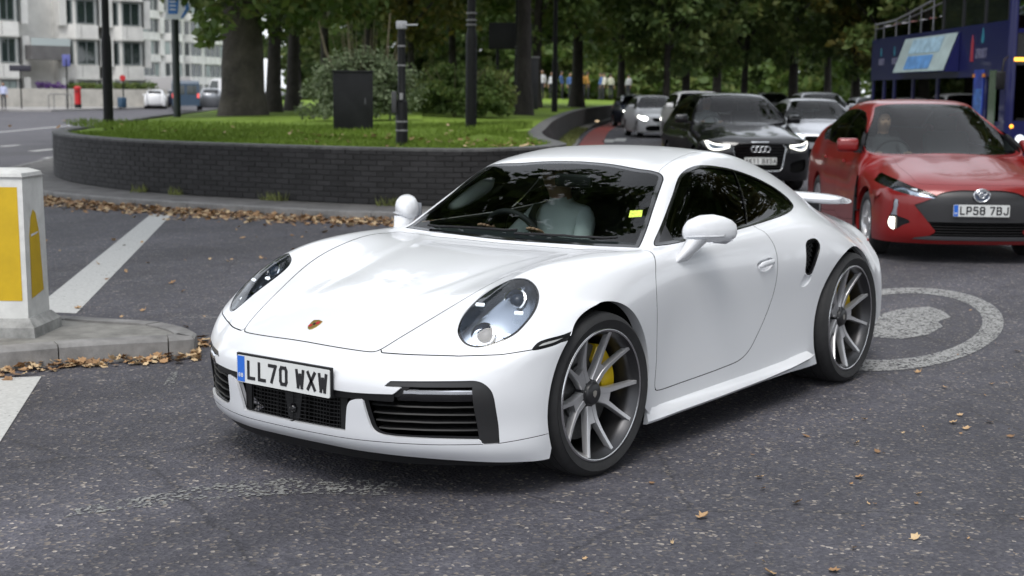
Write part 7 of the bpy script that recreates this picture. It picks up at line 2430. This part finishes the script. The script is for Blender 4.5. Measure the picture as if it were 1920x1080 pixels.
# grey hoarding, white truck box, parked vehicles beyond
hg = inst('site_hoarding', rbox_mesh('site_hoarding', (.15, 4.6, 2.6), .02, pmat('hoarding_grey', (.36, .35, .35), .7)), None, tuple(spot(316, 140, 1.44)), (0, 0, CAM_YAW + .25)); tag(hg, 'plain grey site hoarding beside the far road', 'hoarding')
def van(b, D, heading, label, paint, L_=5.2, H=2.3):
    o = empty('van', spot(b, D), heading); tag(o, label, 'van')
    prof = [(0, .35), (0, .95), (-.7, 1.15), (-1.35, H - .15), (-1.8, H), (-L_ + .1, H), (-L_, H - .2), (-L_, .4)]
    MB().prism(prof, (0, .95, 0), (1, 0, 0), (0, 0, 1), 1.9).build('body', paint, o)
    for s in (-1, 1):
        MB().prism([(-.85, 1.25), (-1.4, H - .25), (-2.2, H - .25), (-2.2, 1.25)], (0, s * .96 + .01, 0), (1, 0, 0), (0, 0, 1), .02).build('side_window', PANE, o)
        MB().box((-L_ - .01, s * .42, H - .65), (.02, .68, .62)).build('rear_window', PANE, o)
        MB().box((-L_ - .02, s * .86, 1.1), (.03, .14, .3)).build('tail_lamp', pmat('tail_lit', (.5, .05, .06), .3, emit=(1, .15, .12, .6)), o)
    MB().prism([(-.8, -.8), (-.8, .8), (-.78, .8), (-.78, -.8)], (0, 0, 1.2), (1, 0, 0), (0, 1, 0), .03).build('cowl', BLACK_PLASTIC, o)
    ty, wh = simple_wheel(.34, .20, .2)
    for x in (-.9, -L_ + 1.0):
        for s in (-1, 1):
            w = inst('wheel', wh, o, (x, s * .86, .34), (0, 0, 0 if s > 0 else math.pi)); inst('tyre', ty, w)
    return o
van(352, 104, CAM_YAW + .22, 'dark blue van driving away along the far road', pmat('van_blue', (.04, .07, .11), .3, coat=.5), 4.9, 2.15)
van(388, 150, CAM_YAW + 1.2, 'white van parked side-on by the far stone block', WHITEC, 6.0, 2.7)
for b, D, pp, pt, lab in ((296, 112, hatch_p, WHITEC, 'white car parked near the hoarding on the far road'), (318, 122, hatch_p, DARKC, 'dark car parked in front of the grey hoarding'), (398, 108, suv_p, GREYC, 'grey car on the far road beside the plane trunk')):
    family_car('parked_car', pp, lab, pt, spot(b, D), math.degrees(CAM_YAW) + 12, detail=False, nu=130, nv=46, front=None)

# ------------------------------------------------------------------ fallen leaves
def leaf_mats():
    out = []
    for i, c in enumerate(((.31, .18, .085), (.39, .25, .13), (.22, .125, .06), (.46, .31, .17), (.52, .38, .22))):
        out.append(pmat('dry_leaf_%s' % 'abcde'[i], c, .75, noise=(25, .35)))
    return out
LEAFM = leaf_mats()
def leaf_shape(rng, size, curl):
    """palmate dry plane-tree leaf, curled"""
    tips = [(0, 1.0), (.42, .62), (.78, .55), (.48, .22), (.62, -.18), (.2, -.28), (0, -.45), (-.2, -.28), (-.62, -.18), (-.48, .22), (-.78, .55), (-.42, .62)]
    V = [(0, 0, 0)]
    for x, y in tips:
        x, y = x * size * rng.uniform(.8, 1.1), y * size * rng.uniform(.8, 1.1)
        r2 = (x * x + y * y) / (size * size)
        V.append((x, y, max(0, curl * size * r2 * (.6 + .8 * rng.random()) + .25 * curl * x)))
    n = len(tips)
    F = [(0, i + 1, (i + 1) % n + 1) for i in range(n)]
    return V, F
rl = random.Random(11)
LEAF_ME = []
for i in range(12):
    V, F = leaf_shape(rl, 1.0, rl.uniform(.15, .6))
    LEAF_ME.append(mesh_of('fallen_leaf', V, F, LEAFM[i % 5]))
def leaf_pile(name, pts_fn, n, label):
    """drift of leaves nobody could count"""
    parts = [MB() for _ in range(3)]
    for i in range(n):
        x, y, z, s = pts_fn()
        V, F = leaf_shape(rl, s, rl.uniform(.05, .45))
        M = Matrix.Translation((x, y, z)) @ Matrix.Rotation(rl.uniform(0, 6.28), 4, 'Z') @ Matrix.Rotation(rl.gauss(0, .30), 4, 'X') @ Matrix.Rotation(rl.gauss(0, .25), 4, 'Y')
        parts[i % 3].add(V, F, M)
    mb = MB()
    mi = []
    for k, p in enumerate(parts):
        mi += [k * 2 % 5] * len(p.F)
        mb.add(p.V, p.F)
    o = mb.build(name, LEAFM[0])
    for m in LEAFM[1:]: o.data.materials.append(m)
    o.data.polygons.foreach_set('material_index', mi)
    tag(o, label, 'leaves', kind='stuff')
    return o
def along_wall():
    s = rl.uniform(_arc[_i] - 6.5, _arc[_i] + 6.0)
    x, y, tx, ty, nx, ny = wall_frame(s)
    d = KW + .05 + abs(rl.gauss(0, .36))
    h = max(0, .055 - (d - KW) * .16) * rl.random()
    return x + nx * d, y + ny * d, .008 + h, rl.uniform(.025, .060)
leaf_pile('leaf_litter', along_wall, 4200, 'drift of dry brown leaves in the gutter below the brick wall')
def on_lawn():
    s = rl.uniform(_arc[_i] - 3.5, _arc[_i] + 5) if rl.random() < .6 else rl.uniform(_arc[_i] + 1, _arc[_i] + 3.5)
    x, y, tx, ty, nx, ny = wall_frame(s)
    d = .25 + rl.expovariate(.5)
    return x - nx * d, y - ny * d, lawn_z(d) + .03, rl.uniform(.03, .07)
leaf_pile('leaf_litter', on_lawn, 150, 'thin scatter of fallen leaves on the walled lawn')
ner = np.array([(.9, -3.55), (.32, -2.96), (-.06, -2.78), (-.40, -2.58), (-.56, -2.46), (-.67, -2.42), (-.82, -2.55)])
nac = np.r_[0, np.cumsum(np.linalg.norm(np.diff(ner, axis=0), axis=1))]
def along_island():
    s = rl.uniform(0, nac[-1])
    if rl.random() < .35: s = rl.uniform(0, .9)
    x, y = np.interp(s, nac, ner[:, 0]), np.interp(s, nac, ner[:, 1])
    d = .03 + abs(rl.gauss(0, .085)) * (1.5 if s < 1.1 else .8)
    return x + .60 * d, y + .80 * d, .010 + max(0, .04 - d * .3) * rl.random(), rl.uniform(.018, .048)
leaf_pile('leaf_litter', along_island, 420, 'heap of crisp brown leaves against the kerb of the traffic island')
def far_side():
    t = rl.random()
    x, y = np.interp(t, [0, .5, 1], [-.88, -.9, -.62]), np.interp(t, [0, .5, 1], [-2.55, -3.0, -3.8])
    d = abs(rl.gauss(0, .12))
    return x - d * .9, y + .3 * d, .012, rl.uniform(.03, .06)
leaf_pile('leaf_litter', far_side, 60, 'thin line of dry leaves behind the tip of the traffic island')
# single leaves scattered on the carriageway
for i in range(280):
    r = rl.random()
    if r < .50: x, y = rl.uniform(-6.5, -.9), rl.uniform(-8.5, -2.6)
    elif r < .85: x, y = rl.uniform(-3.5, 2.0), rl.uniform(1.1, 3.2)
    else: x, y = rl.uniform(-8, -2.5), rl.uniform(.6, 3.5)
    if i >= 150: x, y = rl.uniform(-4.5, 2.6), rl.uniform(1.0, 3.4)
    s = rl.uniform(.02, .05) if (r < .5 and i < 150) else (rl.uniform(.014, .036) if i < 150 else rl.uniform(.007, .016))
    o = inst('fallen_leaf', rl.choice(LEAF_ME), None, (x, y, .006), (rl.gauss(0, .15), rl.gauss(0, .15), rl.uniform(0, 6.28)), (s, s * rl.uniform(.5, 1), s))
    tag(o, 'single dry leaf lying loose on the asphalt', 'leaf', 'leaves scattered on the road')
